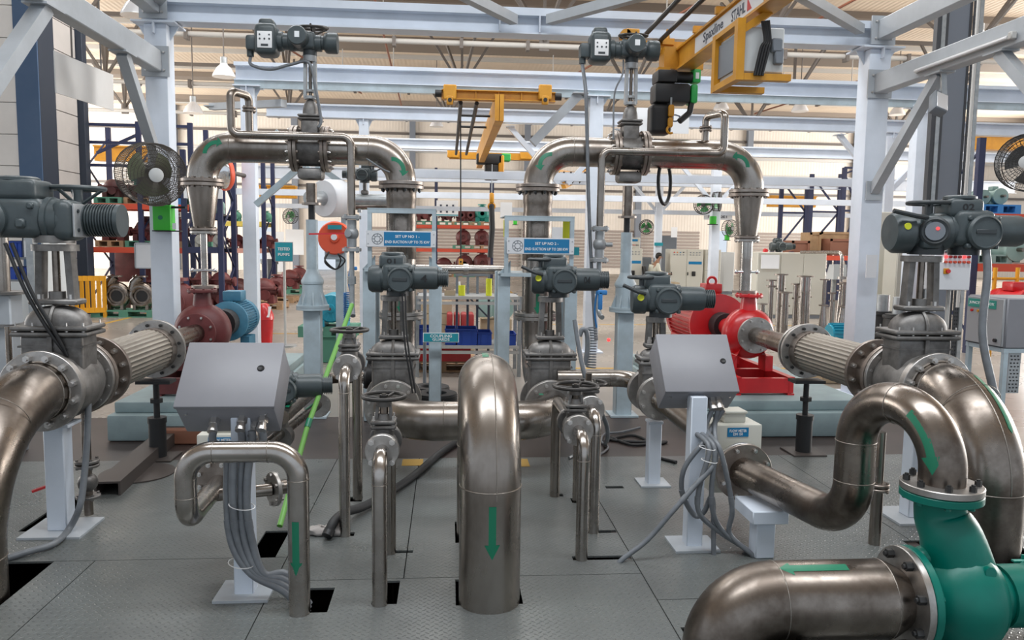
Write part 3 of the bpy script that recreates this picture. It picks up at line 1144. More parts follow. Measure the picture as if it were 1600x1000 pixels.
def side_line(x, side, r, Rb, y0, lab, hx):
    T = thing('elbow_pipe', 'big steel elbow pipe rising from the floor at the %s photo edge' % lab, 'pipe', (x, y0 - Rb, 0))
    pipe(T, [(x, y0 - .05 - Rb, -.5), (x, y0 - .05 - Rb, LZ), (x, y0 + .03, LZ)], r, Rb, 'steel_dark', 44, seg=18)
    weldring(T, (x, y0 - .06, LZ), (0, 1, 0), r)
    weldring(T, (x, y0 - .05 - Rb, LZ - Rb), (0, 0, 1), r)
    weldring(T, (x, y0 - .05 - Rb * .55, LZ - Rb * .107), (0, 1, .52), r, tr=.002)
    weldring(T, (x, y0 - .002, LZ), (0, 1, 0), r + .004, tr=.008)
    flange(T, (x, y0, LZ), (0, 1, 0), .212, .03, 12, .019)
    if side > 0:
        ctr = (x, y0 - .05 - Rb, LZ - Rb)
        ctr = (x, y0 - .05, LZ - Rb)
        bend_arrow(T, ctr, (0, -1, 0), (0, 0, 1), Rb, r, 1.25, .55, 1, .03, .03, .05, tilt=1.9)
        sm = [(x + .0, y0 - .05 - (Rb + r) * math.cos(a), LZ - Rb + (Rb + r) * math.sin(a)) for a in [PI / 2 * k / 20 for k in range(21)]]
        part('weld_seam', MB().tube(sm, .003, 6), 'weld', T)
    T = thing('gate_valve', 'large domed cast gate valve in the pipe line at the %s photo edge' % lab, 'valve', (x, y0 + .2, 0), 'cast gate valves')
    gate_valve(T, (x, y0 + .032, LZ), 0, .40, .205, .15, .40, .24, .295, .43, .735, True, 12, .0165, pill=.085)
    T = thing('valve_support', 'pale blue square post under the gate valve at the %s photo edge' % lab, 'post', (x, y0 + .17, 0), 'pale blue posts under valves')
    part('post', MB().rbox((x - .03 * side * 0, y0 + .17, .30), (.105, .105, .58), .006, 1), 'paint_blue', T)
    part('base_plate', MB().b2((x - .16, y0 + .02, 0), (x + .16, y0 + .33, .012)), 'paint_shade', T)
    part('saddle', MB().b2((x - .09, y0 + .09, .585), (x + .09, y0 + .25, .60)), 'paint_blue', T)
    # braided hose
    ya, yb = y0 + .62, y0 + 1.62
    T = thing('braided_hose', 'flexible braided steel hose between two flanges in the %s suction line' % lab, 'hose', (x, ya + .4, 0), 'braided steel hoses')
    flange(T, (x, y0 + .434, LZ), (0, 1, 0), .212, .03, 12, .0165, 'flange_brown')
    part('collar', MB().cyl((x, y0 + .465, LZ), (x, ya + .02, LZ), .15, n=36), 'flange_brown', T)
    fl2 = flange(T, (x, ya + .01, LZ), (0, 1, 0), .212, .03, 12, .0165, 'flange_brown')
    n = 96
    prof_ = []
    mb = MB()
    vs = []
    ny = 24
    for k in range(ny + 1):
        t = k / ny
        y = ya + .04 + (yb - ya - .06) * t
        for i in range(n):
            a = 2 * PI * i / n
            rr = .150 + .0045 * math.cos(i * PI * 2 / 3 + .5 * math.sin(7 * t)) + .0015 * math.sin(t * 60 + i)
            vs.append((x + rr * math.cos(a), y, LZ + rr * math.sin(a)))
    mb.add(vs, [(k * n + i, k * n + (i + 1) % n, (k + 1) * n + (i + 1) % n, (k + 1) * n + i) for k in range(ny) for i in range(n)])
    part('braid', mb, 'braid', T, sharp=60)
    part('end_sleeve', MB().cyl((x, yb - .09, LZ), (x, yb, LZ), .157, n=36), 'flange_brown', T)
    o = flange(T, (x, yb, LZ), (0, 1, 0), .212, .028, 12, .012, 'flange', bm=BOLT_DARK)
    o = flange(T, (x, yb + .03, LZ), (0, 1, 0), .20, .028, 12, .012, 'pump_teal' if side < 0 else 'flange', near=False)
    # jack stand
    jy = yb + .0
    T = thing('jack_stand', 'black jack stand propping the far flange of the %s braided hose' % lab, 'jack', (x, jy, 0), 'black jack stands')
    part('base_plate', MB().b2((x - .13, jy - .13, 0), (x + .13, jy + .13, .012)), 'channel', T)
    part('barrel', MB().lathe((x, jy, .012), (0, 0, 1), [(.06, 0), (.06, .25), (.066, .25), (.066, .29), (0, .29)], 22), 'black', T)
    part('screw', MB().cyl((x, jy, .30), (x, jy, .56), .022, n=14), 'black', T)
    part('nut', MB().cyl((x, jy, .41), (x, jy, .44), .045, n=8), 'black', T)
    part('head_plate', MB().b2((x - .12, jy - .07, .555), (x + .12, jy + .07, .577)), 'black', T)
    return T


side_line(-2.10, -1, .15, .62, 4.2, 'left', 0)
side_line(2.78, 1, .162, .42, 4.2, 'right', 0)

# actuator on the left valve (large, seen from behind its control face)
AXL, AYL, AZL = -2.10, 4.42, LZ + .765
T = thing('valve_actuator', 'large grey actuator with ribbed motor and end display at the left photo edge', 'actuator', (AXL, AYL, AZL), 'grey valve actuators')
K = Loc(T, (AXL, AYL, AZL))
K.p('mount_flange', MB().cyl((0, 0, 0), (0, 0, .04), .10, n=24), 'cast')
K.p('gear_case', MB().rbox((-.17, 0, .13), (.33, .26, .21), .05, 3).cyl((-.05, 0, .12), (.06, 0, .12), .115, n=30), 'actuator')
K.p('top_housing', MB().rbox((-.17, 0, .275), (.27, .23, .11), .03, 3).lathe((-.17, 0, .325), (0, 0, 1), [(.105, 0), (.105, .014), (.09, .022), (0, .022)], 30), 'actuator')
cov = K.p('cover_disc', MB().lathe((-.27, -.10, .12), (0, -1, 0), [(.105, 0), (.105, .05), (.09, .066), (0, .066)], 32), 'actuator')
K.p('name_plate', MB().rbox((-.26, -.167, .12), (.10, .006, .024), .002, 1), 'actuator_dark', cov)
K.p('body_ring', MB().lathe((-.02, 0, .12), (1, 0, 0), [(.10, 0), (.124, .005), (.124, .03), (.112, .035)], 30), 'actuator')
K.p('body_lug', MB().rbox((-.05, -.12, .19), (.03, .05, .03), .006, 1), 'actuator')
K.p('body_lug', MB().rbox((-.10, -.125, .10), (.05, .05, .05), .01, 1), 'actuator')
K.p('control_case', MB().cyl((0, 0, .12), (.08, 0, .12), .112, n=30).rbox((.085, 0, .12), (.11, .225, .215), .05, 3), 'actuator')
face = K.p('display_face', MB().rbox((.143, -.005, .12), (.012, .17, .175), .006, 2), 'cast_light', None, 'pale display plate with four screws')
for sy, sz in ((-.05, .05), (.05, .05), (-.05, -.05), (.05, -.05), (0, 0)):
    K.p('screw', MB().cyl((.145, sy, .12 + sz), (.155, sy, .12 + sz), .010, n=8), 'actuator_dark', face)
fm = MB().cyl((.13, .07, .125), (.325, .07, .125), .078, n=28)
for k in range(11):
    fm.cyl((.15 + k * .0145, .07, .125), (.156 + k * .0145, .07, .125), .089, n=28)
fm.cyl((.308, .07, .125), (.33, .07, .125), .089, n=28)
K.p('motor_fins', fm, 'actuator')
hw = MB().torus((.06, .16, .30), (0, 0, 1), .135, .013, 30, 8).cyl((.06, .16, .15), (.06, .16, .30), .025, n=12)
for k in range(3):
    hw.tube([(.06, .16, .20), (.06 + .135 * math.cos(k * 2.1 + .1), .16 + .135 * math.sin(k * 2.1 + .1), .30)], .010, 6)
K.p('handwheel', hw, 'actuator')
for k, dx in ((0, 0), (1, .035)):
    cable(T, [at(8 + dx * 300, 380, 4.3), at(40 + dx * 250, 455, 4.28), at(75 + dx * 250, 515, 4.30), at(105, 556, 4.33)], .010, 'black', 'cable')

T = thing('valve_actuator', 'large grey actuator marked 02 with round red display at the right photo edge', 'actuator', (2.78, 4.42, LZ + .765), 'grey valve actuators')
K = actuator(T, (3.03, 4.42, LZ + .765), R(-4), 1.15, 1, '02', None, wheel=False, fins=False, eye=False)
K.p('neck', MB().cyl((-.18, 0, .115), (-.30, 0, .115), .085, n=26).rbox((-.215, -.01, .11), (.11, .19, .17), .03, 2), 'actuator')
K.p('stem_flange', MB().cyl((-.20, 0, 0), (-.20, 0, .05), .085, n=24), 'actuator_dark')
K.p('display_ring', MB().lathe((-.205, -.075, .115), (-.35, -1, .05), [(.072, 0), (.072, .035), (.06, .045), (.05, .04), (0, .04)], 26), 'actuator_dark')
K.p('display_glass', MB().lathe((-.2198, -.117, .117), (-.35, -1, .05), [(.046, 0), (.046, .003), (0, .003)], 22), 'cabinet_grey')
K.p('display_light', MB().cyl((-.211, -.1235, .13), (-.212, -.126, .13), .008, n=10), 'indicator')
ec = K.p('end_cap', MB().lathe((-.29, 0, .11), (-1, 0, 0), [(.085, 0), (.105, .01), (.105, .08), (.09, .10), (0, .105)], 28), 'actuator')
K.p('indicator_disc', MB().cyl((-.35, -.098, .14), (-.35, -.107, .14), .017, n=14), 'lime', ec)
hw = MB().torus((-.18, .03, .262), (0, 0, 1), .10, .011, 26, 8).cyl((-.18, .03, .19), (-.18, .03, .262), .02, n=12)
for k in range(3):
    hw.tube([(-.18, .03, .25), (-.18 + .1 * math.cos(k * 2.1), .03 + .1 * math.sin(k * 2.1), .262)], .008, 6)
K.p('handwheel', hw, 'actuator_dark')
K.p('crank_lever', MB().tube(bend([(-.25, -.09, .185), (-.31, -.11, .19), (-.43, -.11, .215)], .03, 4), .012, 8), 'actuator_dark')
cable(T, [K.pt((.05, -.10, .03)), K.pt((.055, -.12, -.10)), at(1535, 520, 4.25), at(1550, 600, 4.2), at(1555, 615, 4.2)], .022, 'conduit', 'conduit', 12)

# ------------------------------------------------------------------ red right-hand and maroon left-hand pump sets
def pump_set(x, side, pm, mm, lab, mlab, mr, ml, fan):
    py = 7.05
    T = thing('pump', lab, 'pump', (x, py, .30))
    part('volute', MB().lathe((x, py - .13, LZ), (0, 1, 0), [(.10, -.06), (.13, 0), (.20, .03), (.235, .09), (.235, .17), (.19, .24), (.12, .28), (.09, .36)], 34)
         .cyl((x, py, LZ + .15), (x, py, LZ + .34), .09, .066, n=24), pm, T)
    flange(T, (x, py, LZ + .335), (0, 0, 1), .125, .024, 8, .010, pm, near=False, name='discharge_flange')
    flange(T, (x, py - .21, LZ), (0, 1, 0), .165, .026, 8, .011, 'flange' if side > 0 else pm, near=True, name='suction_flange')
    fr = MB()
    for s in (-1, 1):
        fr.b2((x + s * .17 - .035, py - .12, .46), (x + s * .17 + .035, py + .05, .60))
        fr.add([(x + s * .14, py - .12, .6), (x + s * .20, py - .12, .46), (x + s * .08, py - .12, .72), (x + s * .14, py + .05, .6), (x + s * .20, py + .05, .46), (x + s * .08, py + .05, .72)], [(0, 1, 2), (3, 5, 4), (0, 3, 4, 1), (1, 4, 5, 2), (2, 5, 3, 0)])
    part('foot', fr, pm, T)
    bs = MB()
    for s in (-1, 1):
        bs.prof((x + s * .24, py - .45, .38), (x + s * .24, py + 1.75, .38), [(-.03, -.08), (.03, -.08), (.03, -.065), (-.015, -.065), (-.015, .065), (.03, .065), (.03, .08), (-.03, .08)])
    for yy in (-.42, .1, .9, 1.7):
        bs.b2((x - .26, py + yy - .03, .32), (x + .26, py + yy + .03, .45))
    part('base_frame', bs, pm if side > 0 else 'maroon', T)
    part('bearing_bracket', MB().cyl((x, py + .2, LZ), (x, py + .55, LZ), .085, n=22).b2((x - .05, py + .3, .46), (x + .05, py + .4, LZ)), pm, T)
    part('coupling_guard', MB().cyl((x, py + .55, LZ), (x, py + .72, LZ), .13, n=24), 'black', T)
    part('spool_pipe', MB().cyl((x, 5.92, LZ), (x, 6.28, LZ), .085, n=26).cyl((x, 6.25, LZ), (x, py - .21, LZ), .085, .075, n=26), 'steel_dark', T)
    flange(T, (x, 5.89, LZ), (0, 1, 0), .20, .026, 12, .012, 'flange', near=False)
    # motor
    my = py + .74
    T = thing('electric_motor', mlab, 'motor', (x, my + .3, .46))
    mo = MB().lathe((x, my, LZ), (0, 1, 0), [(.12, 0), (mr * 1.02, .03), (mr * 1.02, .07), (mr * .93, .08), (mr * .93, ml - .12), (mr, ml - .11), (mr, ml - .02), (mr * .9, ml), (0, ml)], 40)
    part('body', mo, mm, T)
    nf = 44
    for i in range(nf):
        a = 2 * PI * i / nf
        if math.sin(a) < -.75:
            continue
        dx, dz = math.cos(a), math.sin(a)
        fb = MB().bar((x + dx * mr * .96, my + .08, LZ + dz * mr * .96), (x + dx * mr * .96, my + ml - .12, LZ + dz * mr * .96), .005, mr * .14, (dx, 0, dz))
        part('fin', fb, mm, T)
    part('terminal_box', MB().rbox((x + .02, my + ml * .4, LZ + mr + .05), (.18, .2, .1), .012, 2), mm, T)
    part('foot', MB().b2((x - mr * .95, my + .12, .46), (x - mr * .5, my + ml - .18, .64)).b2((x + mr * .5, my + .12, .46), (x + mr * .95, my + ml - .18, .64)), mm, T)
    if side > 0:
        part('lifting_eye', MB().torus((x, my + .3, LZ + mr + .125), (0, 1, 0), .045, .014, 22, 8).cyl((x, my + .3, LZ + mr + .0), (x, my + .3, LZ + mr + .09), .016, n=10), mm, T)
    # plinth
    T = thing('machine_plinth', 'pale blue stepped concrete plinth carrying the %s' % ('red pump set' if side > 0 else 'maroon pump set'), 'plinth', (x, 7.5, 0), 'pump plinths')
    part('lower_step', MB().rbox((x + (.1 if side > 0 else 0), 7.75, .105), (1.5 if side > 0 else 1.06, 2.9, .21), .02, 2), 'plinth', T)
    part('upper_step', MB().rbox((x + (.1 if side > 0 else 0), 7.78, .255), (1.42 if side > 0 else 1.0, 2.8, .09), .015, 2), 'plinth', T)


pump_set(2.775, 1, 'red', 'red', 'bright red end suction pump below the right gooseneck pipe', 'big bright red finned motor with lifting eye behind the red pump', .30, .95, True)
pump_set(-2.13, -1, 'maroon', 'motor_blue', 'dull maroon end suction pump beyond the left braided hose', 'dusty blue finned motor behind the maroon pump', .19, .55, False)


# ------------------------------------------------------------------ gooseneck lines
GY = 7.2


def arc_arrow(T, c, rad, a0, a1, ctr, Rb, r, w=.036, hw_=.085, hl=.5):
    """short curved arrow sticker laid on the camera side of an elbow that bends in the XZ plane"""
    def pt(a, q):
        x, z = c.x + q * math.cos(a), c.z + q * math.sin(a)
        d = math.hypot(x - ctr.x, z - ctr.z) - Rb
        return V((x, GY - math.sqrt(max(r * r - d * d, 1e-4)) - .0015, z))
    mb = MB()
    N = 10
    vs = []
    for k in range(N + 1):
        a = a0 + (a1 - a0) * k / N
        vs += [pt(a, rad - w / 2), pt(a, rad), pt(a, rad + w / 2)]
    mb.add(vs, [(3 * k + q, 3 * k + q + 1, 3 * k + q + 4, 3 * k + q + 3) for k in range(N) for q in (0, 1)])
    s = 1 if a1 > a0 else -1
    vs = []
    for k in range(5):
        a = a1 + s * hl * k / 4
        h = hw_ / 2 * (1 - k / 4) + .0004
        vs += [pt(a, rad - h), pt(a, rad), pt(a, rad + h)]
    mb.add(vs, [(3 * k + q, 3 * k + q + 1, 3 * k + q + 4, 3 * k + q + 3) for k in range(4) for q in (0, 1)])
    return part('arrow_sticker', mb, 'decal_green', T)


def goose(xi, xo, zc, side, lab, r=.132, Rb=.40):
    """xi: riser, xo: pump end"""
    T = thing('gooseneck_pipe', 'steel gooseneck pipe over set-up %s, with green flow arrows' % ('one on the left' if side < 0 else 'two on the right'), 'pipe', ((xi + xo) / 2, GY, zc), 'gooseneck pipes')
    zf = 2.10
    Rb = (zc - zf - .02) * .979
    zr = at(0, 0, 1).z * 0 + 1.97
    pipe(T, [(xi, GY, zf + .02), (xi, GY, zc), (xo, GY, zc), (xo, GY, zf + .02)], r, Rb, 'steel', 36, seg=16)
    flange(T, (xi, GY, zf + .0), (0, 0, 1), .2, .03, 12, .014, 'flange_brown', bm=BOLT_DARK)
    flange(T, (xo, GY, zf - .01), (0, 0, 1), .182, .03, 12, .012, 'flange_brown', near=False)
    n = at(0, 0, GY)
    weldring(T, (xi + side * Rb * 1.02, GY, zc), (1, 0, 0), r)
    weldring(T, (xo - side * Rb * .95, GY, zc), (1, 0, 0), r)
    # arrows on the camera-facing side of both elbows
    c1 = V((xi + side * Rb, GY, zc - Rb))
    c2 = V((xo - side * Rb, GY, zc - Rb))
    for ctr, rb_, (px, py), a0, a1 in ((c1, Rb, (613, 266), 95, 0), (c2, Rb, (338, 240), 180, 88)) if side < 0 else ((c1, Rb, (861, 258), 85, 180), (c2, Rb, (1152, 261), 0, 92)):
        arc_arrow(T, at(px, py, GY - r), .098, R(a0), R(a1), ctr, rb_, r)
    # reducer and drop to the pump
    T = thing('reducer_pipe', 'tapered steel reducer dropping to the %s pump' % ('maroon' if side < 0 else 'red'), 'pipe', (xo, GY, LZ + .36), 'tapered reducers')
    za = 1.68
    flange(T, (xo, GY, zf - .045), (0, 0, 1), .182, .03, 12, .012, 'flange_brown', near=False)
    part('cone', MB().lathe((xo, GY, zf - .045), (0, 0, -1), [(r * 1.02, 0), (r * 1.02, .02), (.082 if side < 0 else .088, zf - .045 - za), (.078 if side < 0 else .086, zf - .03 - za)], 36), 'steel', T)
    flange(T, (xo, GY, za - .01), (0, 0, 1), .115, .022, 8, .009, 'flange_brown', near=False)
    flange(T, (xo, GY, za - .038), (0, 0, 1), .115, .022, 8, .009, 'flange', near=False)
    rp = .03 if side < 0 else .055
    part('drop_pipe', MB().cyl((xo, GY, za), (xo, GY, LZ + .385), rp, n=22), 'steel_bright', T)
    part('drop_flange', MB().cyl((xo, GY - .0, LZ + .36), (xo, GY, LZ + .385), .115, n=26), 'flange_brown', T)
    part('gauge_tap', MB().cyl((xo - .10, GY - .03, 1.32 if side < 0 else 1.36), (xo + .10, GY - .03, 1.32 if side < 0 else 1.36), .012, n=10).sphere((xo + .1, GY - .03, 1.32 if side < 0 else 1.36), .02).sphere((xo - .1, GY - .03, 1.32 if side < 0 else 1.36), .02), 'chrome', T)
    # riser below
    T = thing('riser_pipe', 'dark steel riser pipe standing behind the set-up %s sign' % ('one' if side < 0 else 'two'), 'pipe', (xi, GY, 0), 'riser pipes')
    flange(T, (xi, GY, zf - .035), (0, 0, 1), .2, .03, 12, .014, 'flange_brown', bm=BOLT_DARK)
    part('bellows', MB().lathe((xi, GY, zf - .035), (0, 0, -1), [(r * .98, 0), (r * 1.02, .03), (r * 1.02, .10), (r * .98, .12), (r * .98, .18), (r * 1.02, .20), (r * 1.02, .62), (r * .98, .63)], 32), 'steel_dark', T)
    pipe(T, [(xi, GY, zf - .6), (xi, GY, HZ), (xi, 6.03, HZ)], r, .38, 'steel', 36)
    flange(T, (xi, 5.984, HZ), (0, 1, 0), .2, .028, 12, .013, near=False)
    flange(T, (xi, GY, .90), (0, 0, 1), .2, .03, 12, .013, near=False)
    flange(T, (xi, GY, .935), (0, 0, 1), .2, .03, 12, .013, near=False)
    wrap_arrow(T, (xi, GY, 1.06), (0, 0, -1), r, (.0, -1, 0), .20, .03, .07, .06)


goose(-.418, -2.15, 2.40, -1, 'left')
goose(.815, 2.79, 2.43, 1, 'right')

# gate valves in the goosenecks with their actuators and screw-jack supports
for (x, zc, lab, plate) in ((at(486, 230, GY).x, 2.40, 'left', 1), (at(983, 235, GY).x, 2.43, 'right', 0)):
    T = thing('overhead_gate_valve', 'dark wafer gate valve with stem yoke in the %s gooseneck pipe' % lab, 'valve', (x, GY, zc - .2), 'overhead gate valves')
    K = Loc(T, (x, GY, zc))
    for s in (-1, 1):
        flange(T, (x + s * .165, GY, zc), (-s, 0, 0), .2, .03, 12, .013, 'flange_brown')
        flange(T, (x + s * .13, GY, zc), (-s, 0, 0), .2, .03, 12, .013, 'flange_brown', near=False)
    K.p('body', MB().cyl((-.10, 0, 0), (.10, 0, 0), .15, n=28).rbox((0, 0, .12), (.15, .16, .26), .02, 2), 'cast')
    K.p('bonnet_flange', MB().rbox((0, 0, .255), (.20, .19, .022), .008, 1).rbox((0, 0, .282), (.20, .19, .022), .008, 1), 'cast')
    K.p('bonnet', dome(MB(), (0, 0, .29), .068, .07, .14), 'cast')
    K.p('gland', MB().cyl((0, 0, .43), (0, 0, .455), .055, n=18).cyl((0, 0, .49), (0, 0, .51), .045, n=18), 'cast_light')
    for s in (-1, 1):
        K.p('yoke_pillar', MB().bar((s * .045, 0, .44), (s * .04, 0, .78), .025, .06, (0, 1, 0)), 'cast_light')
    K.p('stem', MB().cyl((0, 0, .42), (0, 0, .78), .014, n=10), 'steel_dark')
    K.p('yoke_top', MB().cyl((0, 0, .75), (0, 0, .80), .058, n=20), 'cast_light')
    T = thing('valve_actuator', 'grey actuator with white push-button face on top of the %s overhead valve' % lab, 'actuator', (x, GY, zc + .80), 'grey valve actuators')
    K = Loc(T, (x, GY, zc + .80))
    K.p('mount_flange', MB().cyl((0, 0, 0), (0, 0, .05), .06, n=20), 'actuator_dark')
    K.p('gear_case', MB().rbox((-.03, 0, .12), (.17, .17, .15), .03, 3).cyl((-.15, 0, .11), (.1, 0, .11), .07, n=24), 'actuator')
    g = K.p('cover_cylinder', MB().lathe((-.075 if plate else .0, .0, .13), (0, -1, 0), [(.082, 0), (.082, .19), (.074, .20), (0, .20)], 28), 'actuator')
    K.p('rating_label', MB().b2((-.095 if plate else -.02, -.203, .11), (-.055 if plate else .025, -.2, .16)), 'paper', g)
    K.p('limit_case', MB().lathe((.08, 0, .115), (1, 0, 0), [(.055, 0), (.06, .04), (.085, .06), (.09, .08), (.09, .15), (.085, .16), (0, .16)], 28), 'actuator')
    cx = -.36 if plate else -.30
    K.p('coupling_ring', MB().lathe((cx + .08, 0, .115), (1, 0, 0), [(.08, 0), (.085, .02), (.085, .05), (.07, .06), (.07, .1), (.08, .11), (.08, .15)], 26), 'actuator')
    bx = K.p('control_case', MB().rbox((cx, -.01, .115), (.19, .22, .27), .05, 3).rbox((cx, 0, .225), (.13, .15, .14), .03, 3), 'actuator')
    fc = K.p('push_button_face', MB().rbox((cx, -.122, .10), (.125, .012, .14), .005, 2), 'white', bx, 'white push-button face plate')
    bt = MB()
    for q in (-.04, 0, .04):
        bt.cyl((cx + q, -.128, .105), (cx + q, -.132, .105), .008, n=8)
    for q in (-.04, .04):
        bt.cyl((cx + q, -.128, .14), (cx + q, -.132, .14), .007, n=8)
    bt.b2((cx - .03, -.132, .045), (cx + .03, -.128, .062))
    K.p('push_buttons', bt, 'actuator_dark', bx)
    K.p('plug', MB().rbox((cx - .13, 0, .09), (.10, .13, .13), .025, 2).cyl((cx - .15, 0, -.02), (cx - .15, 0, .05), .03, n=14), 'actuator')
    hw = MB().torus((.02, .05, .255), (0, -.15, 1), .125, .013, 28, 8).cyl((.02, .05, .15), (.02, .05, .25), .02, n=10)
    for k in range(3):
        hw.tube([(.02, .05, .19), (.02 + .125 * math.cos(k * 2.1 + .5), .05 + .125 * math.sin(k * 2.1 + .5), .255)], .009, 6)
    K.p('handwheel', hw, 'wheel')
    if plate:
        cable(T, [K.pt((cx - .15, 0, -.02)), K.pt((cx - .13, -.05, -.10)), K.pt((cx + .03, -.06, -.135)), K.pt((cx + .2, -.06, -.09)), K.pt((cx + .36, -.06, -.07)), K.pt((.06, -.08, -.3)), K.pt((.10, -.08, -.55)), K.pt((.08, -.08, -.62))], .014, 'conduit')
        cable(T, [K.pt((.1, -.06, -.65)), K.pt((.25, -.05, -.72)), K.pt((.60, -.12, -.95)), K.pt((.70, -.14, -1.0))], .008, 'conduit')
    else:
        cable(T, [K.pt((cx - .15, 0, -.02)), K.pt((cx - .14, -.16, -.3)), K.pt((cx - .12, -.17, -.7)), K.pt((cx - .09, -.17, -1.3)), K.pt((cx - .04, -.17, -2.0)), K.pt((cx + .0, -.2, -2.5))], .017, 'conduit')
        cable(T, [K.pt((-.08, -.02, .02)), K.pt((-.1, -.09, -.12)), K.pt((-.17, -.1, -.3)), K.pt((-.18, -.15, -.7))], .008, 'conduit')
    T = thing('screw_jack_support', 'pale grey flanged screw-jack column holding up the %s gooseneck pipe' % lab, 'support', (x, GY, 0), 'screw-jack columns')
    xs = x
    part('pipe_leg', MB().cyl((xs, GY, zc - .30), (xs, GY, 1.93 if plate else 1.86), .048, n=20), 'steel_dark', T)
    part('saddle', MB().rbox((xs, GY, zc - .22), (.22, .18, .10), .03, 2), 'cast', T)
    zb = 1.93 if plate else 1.86
    part('leg_plate', MB().cyl((xs, GY, zb - .02), (xs, GY, zb), .085, n=22), 'flange_brown', T)
    part('screw', MB().cyl((xs, GY, zb - .18), (xs, GY, zb - .02), .03, n=14), 'black', T)
    part('sleeve', MB().cyl((xs, GY, 1.30), (xs, GY, zb - .15), .052, n=24).lathe((xs, GY, 1.22), (0, 0, 1), [(.10, 0), (.10, .02), (.06, .09), (.052, .12)], 24), 'paint_support', T)
    part('cone_base', MB().lathe((xs, GY, 1.0), (0, 0, 1), [(.145, 0), (.145, .018), (.10, .02), (.092, .14), (.092, .205), (.098, .21), (.098, .225)], 30), 'paint_support', T)
    for k in range(8):
        a = k * PI / 4 + .2
        rbm = MB().add([(xs + .09 * math.cos(a) - .005 * math.sin(a), GY + .09 * math.sin(a) + .005 * math.cos(a), 1.018), (xs + .135 * math.cos(a) - .005 * math.sin(a), GY + .135 * math.sin(a) + .005 * math.cos(a), 1.018), (xs + .09 * math.cos(a) - .005 * math.sin(a), GY + .09 * math.sin(a) + .005 * math.cos(a), 1.14),
                        (xs + .09 * math.cos(a) + .005 * math.sin(a), GY + .09 * math.sin(a) - .005 * math.cos(a), 1.018), (xs + .135 * math.cos(a) + .005 * math.sin(a), GY + .135 * math.sin(a) - .005 * math.cos(a), 1.018), (xs + .09 * math.cos(a) + .005 * math.sin(a), GY + .09 * math.sin(a) - .005 * math.cos(a), 1.14)],
                       [(0, 1, 2), (3, 5, 4), (0, 3, 4, 1), (1, 4, 5, 2), (2, 5, 3, 0)])
        part('cone_rib', rbm, 'paint_support', T)
    part('flange_plate', MB().cyl((xs, GY, .975), (xs, GY, .998), .145, n=30), 'paint_support', T)
    part('column', MB().rbox((xs, GY, .485), (.15, .15, .975), .008, 1), 'paint_support', T)
    part('base_plate', MB().b2((xs - .13, GY - .13, 0), (xs + .13, GY + .13, .015)), 'paint_support', T)


# ================================================================== foreground lines
# looped pipe in front of the left console
LY = 3.315
lx0 = at(467, 850, LY).x
lx1 = at(290, 760, LY).x
lzt = at(380, 706, LY).z
lzb = at(298, 812, LY + .03).z
T = thing('loop_pipe', 'small steel loop pipe with a green down arrow in front of the left console', 'pipe', (lx0, LY, 0))
pipe(T, [(lx0, LY, -.4), (lx0, LY, lzt), (lx1, LY, lzt), (lx1, LY, lzb), (lx1 - .02, 3.86, lzb)], .0455, [.115, .115, .10], 'steel_bright', 30, seg=12)
weldring(T, (lx0, LY, lzt - .12), (0, 0, 1), .0455, tr=.002)
weldring(T, (lx1 + .12, LY, lzt), (1, 0, 0), .0455, tr=.002)
weldring(T, (lx0 - .12, LY, lzt), (1, 0, 0), .0455, tr=.002)
weldring(T, (lx1, LY, lzb + .11), (0, 0, 1), .0455, tr=.002)
za = at(463, 852, LY).z
wrap_arrow(T, (lx0, LY, za), (0, 0, -1), .0455, (-.12, -1, 0), .235, .030, .055, .055)
part('branch', MB().cyl((lx1, 3.70, lzb - .01), (lx1 + .25, 3.78, lzb - .01), .030, n=20), 'steel', T)
o = flange(T, (lx1 + .25, 3.78, lzb - .01), (.55, .4, 0), .083, .02, 6, .010, 'flange', near=False, name='blind_flange')
part('branch_stub', MB().cyl((lx1 + .25, 3.78, lzb - .01), (lx1 + .31, 3.824, lzb - .01), .035, n=18), 'steel_dark', o)


def flow_meter(c, ax, w, txt, lab, fr, rp, boxtop=True):
    T = thing('flow_meter', lab, 'flow meter', c, 'cream flow meters')
    a = V(ax).normalized()
    c = V(c)
    rz = math.atan2(-a.x, a.y)
    K = Loc(T, c, rz)
    K.p('housing', MB().rbox((0, 0, w * .16), (w, w * .72, w * 1.35), .012, 2).cyl((0, -w * .55, 0), (0, w * .55, 0), fr * .8, n=28), 'cabinet')
    flange(T, K.pt((0, -w * .66, 0)), K.d((0, 1, 0)), fr, .022, 8, .0125, 'flange')
    flange(T, K.pt((0, w * .66, 0)), K.d((0, -1, 0)), fr, .022, 8, .0125, 'flange', near=False)
    flange(T, K.pt((0, -w * .66 - .024, 0)), K.d((0, 1, 0)), fr, .022, 8, .0125, 'flange_brown')
    tb = K.p('terminal_box', MB().rbox((.0, 0, w * .93), (w * .45, w * .4, w * .2), .01, 2).rbox((0, 0, w * 1.04), (w * .5, w * .45, w * .06), .006, 1), 'cabinet')
    K.p('cable_gland', MB().cyl((-w * .22, 0, w * .93), (-w * .36, 0, w * .93), .012, n=10), 'black', tb)
    lb = K.p('label_plate', MB().b2((-.062, -w * .362 - .002, w * .60), (.062, -w * .362, w * .78)), 'sign_blue')
    text(lb, 'FLOW METER', K.pt((0, -w * .362 - .003, w * .72)), .10, .016, 'white', K.d((1, 0, 0)))
    text(lb, txt, K.pt((0, -w * .362 - .003, w * .655)), .055, .016, 'white', K.d((1, 0, 0)))
    return K


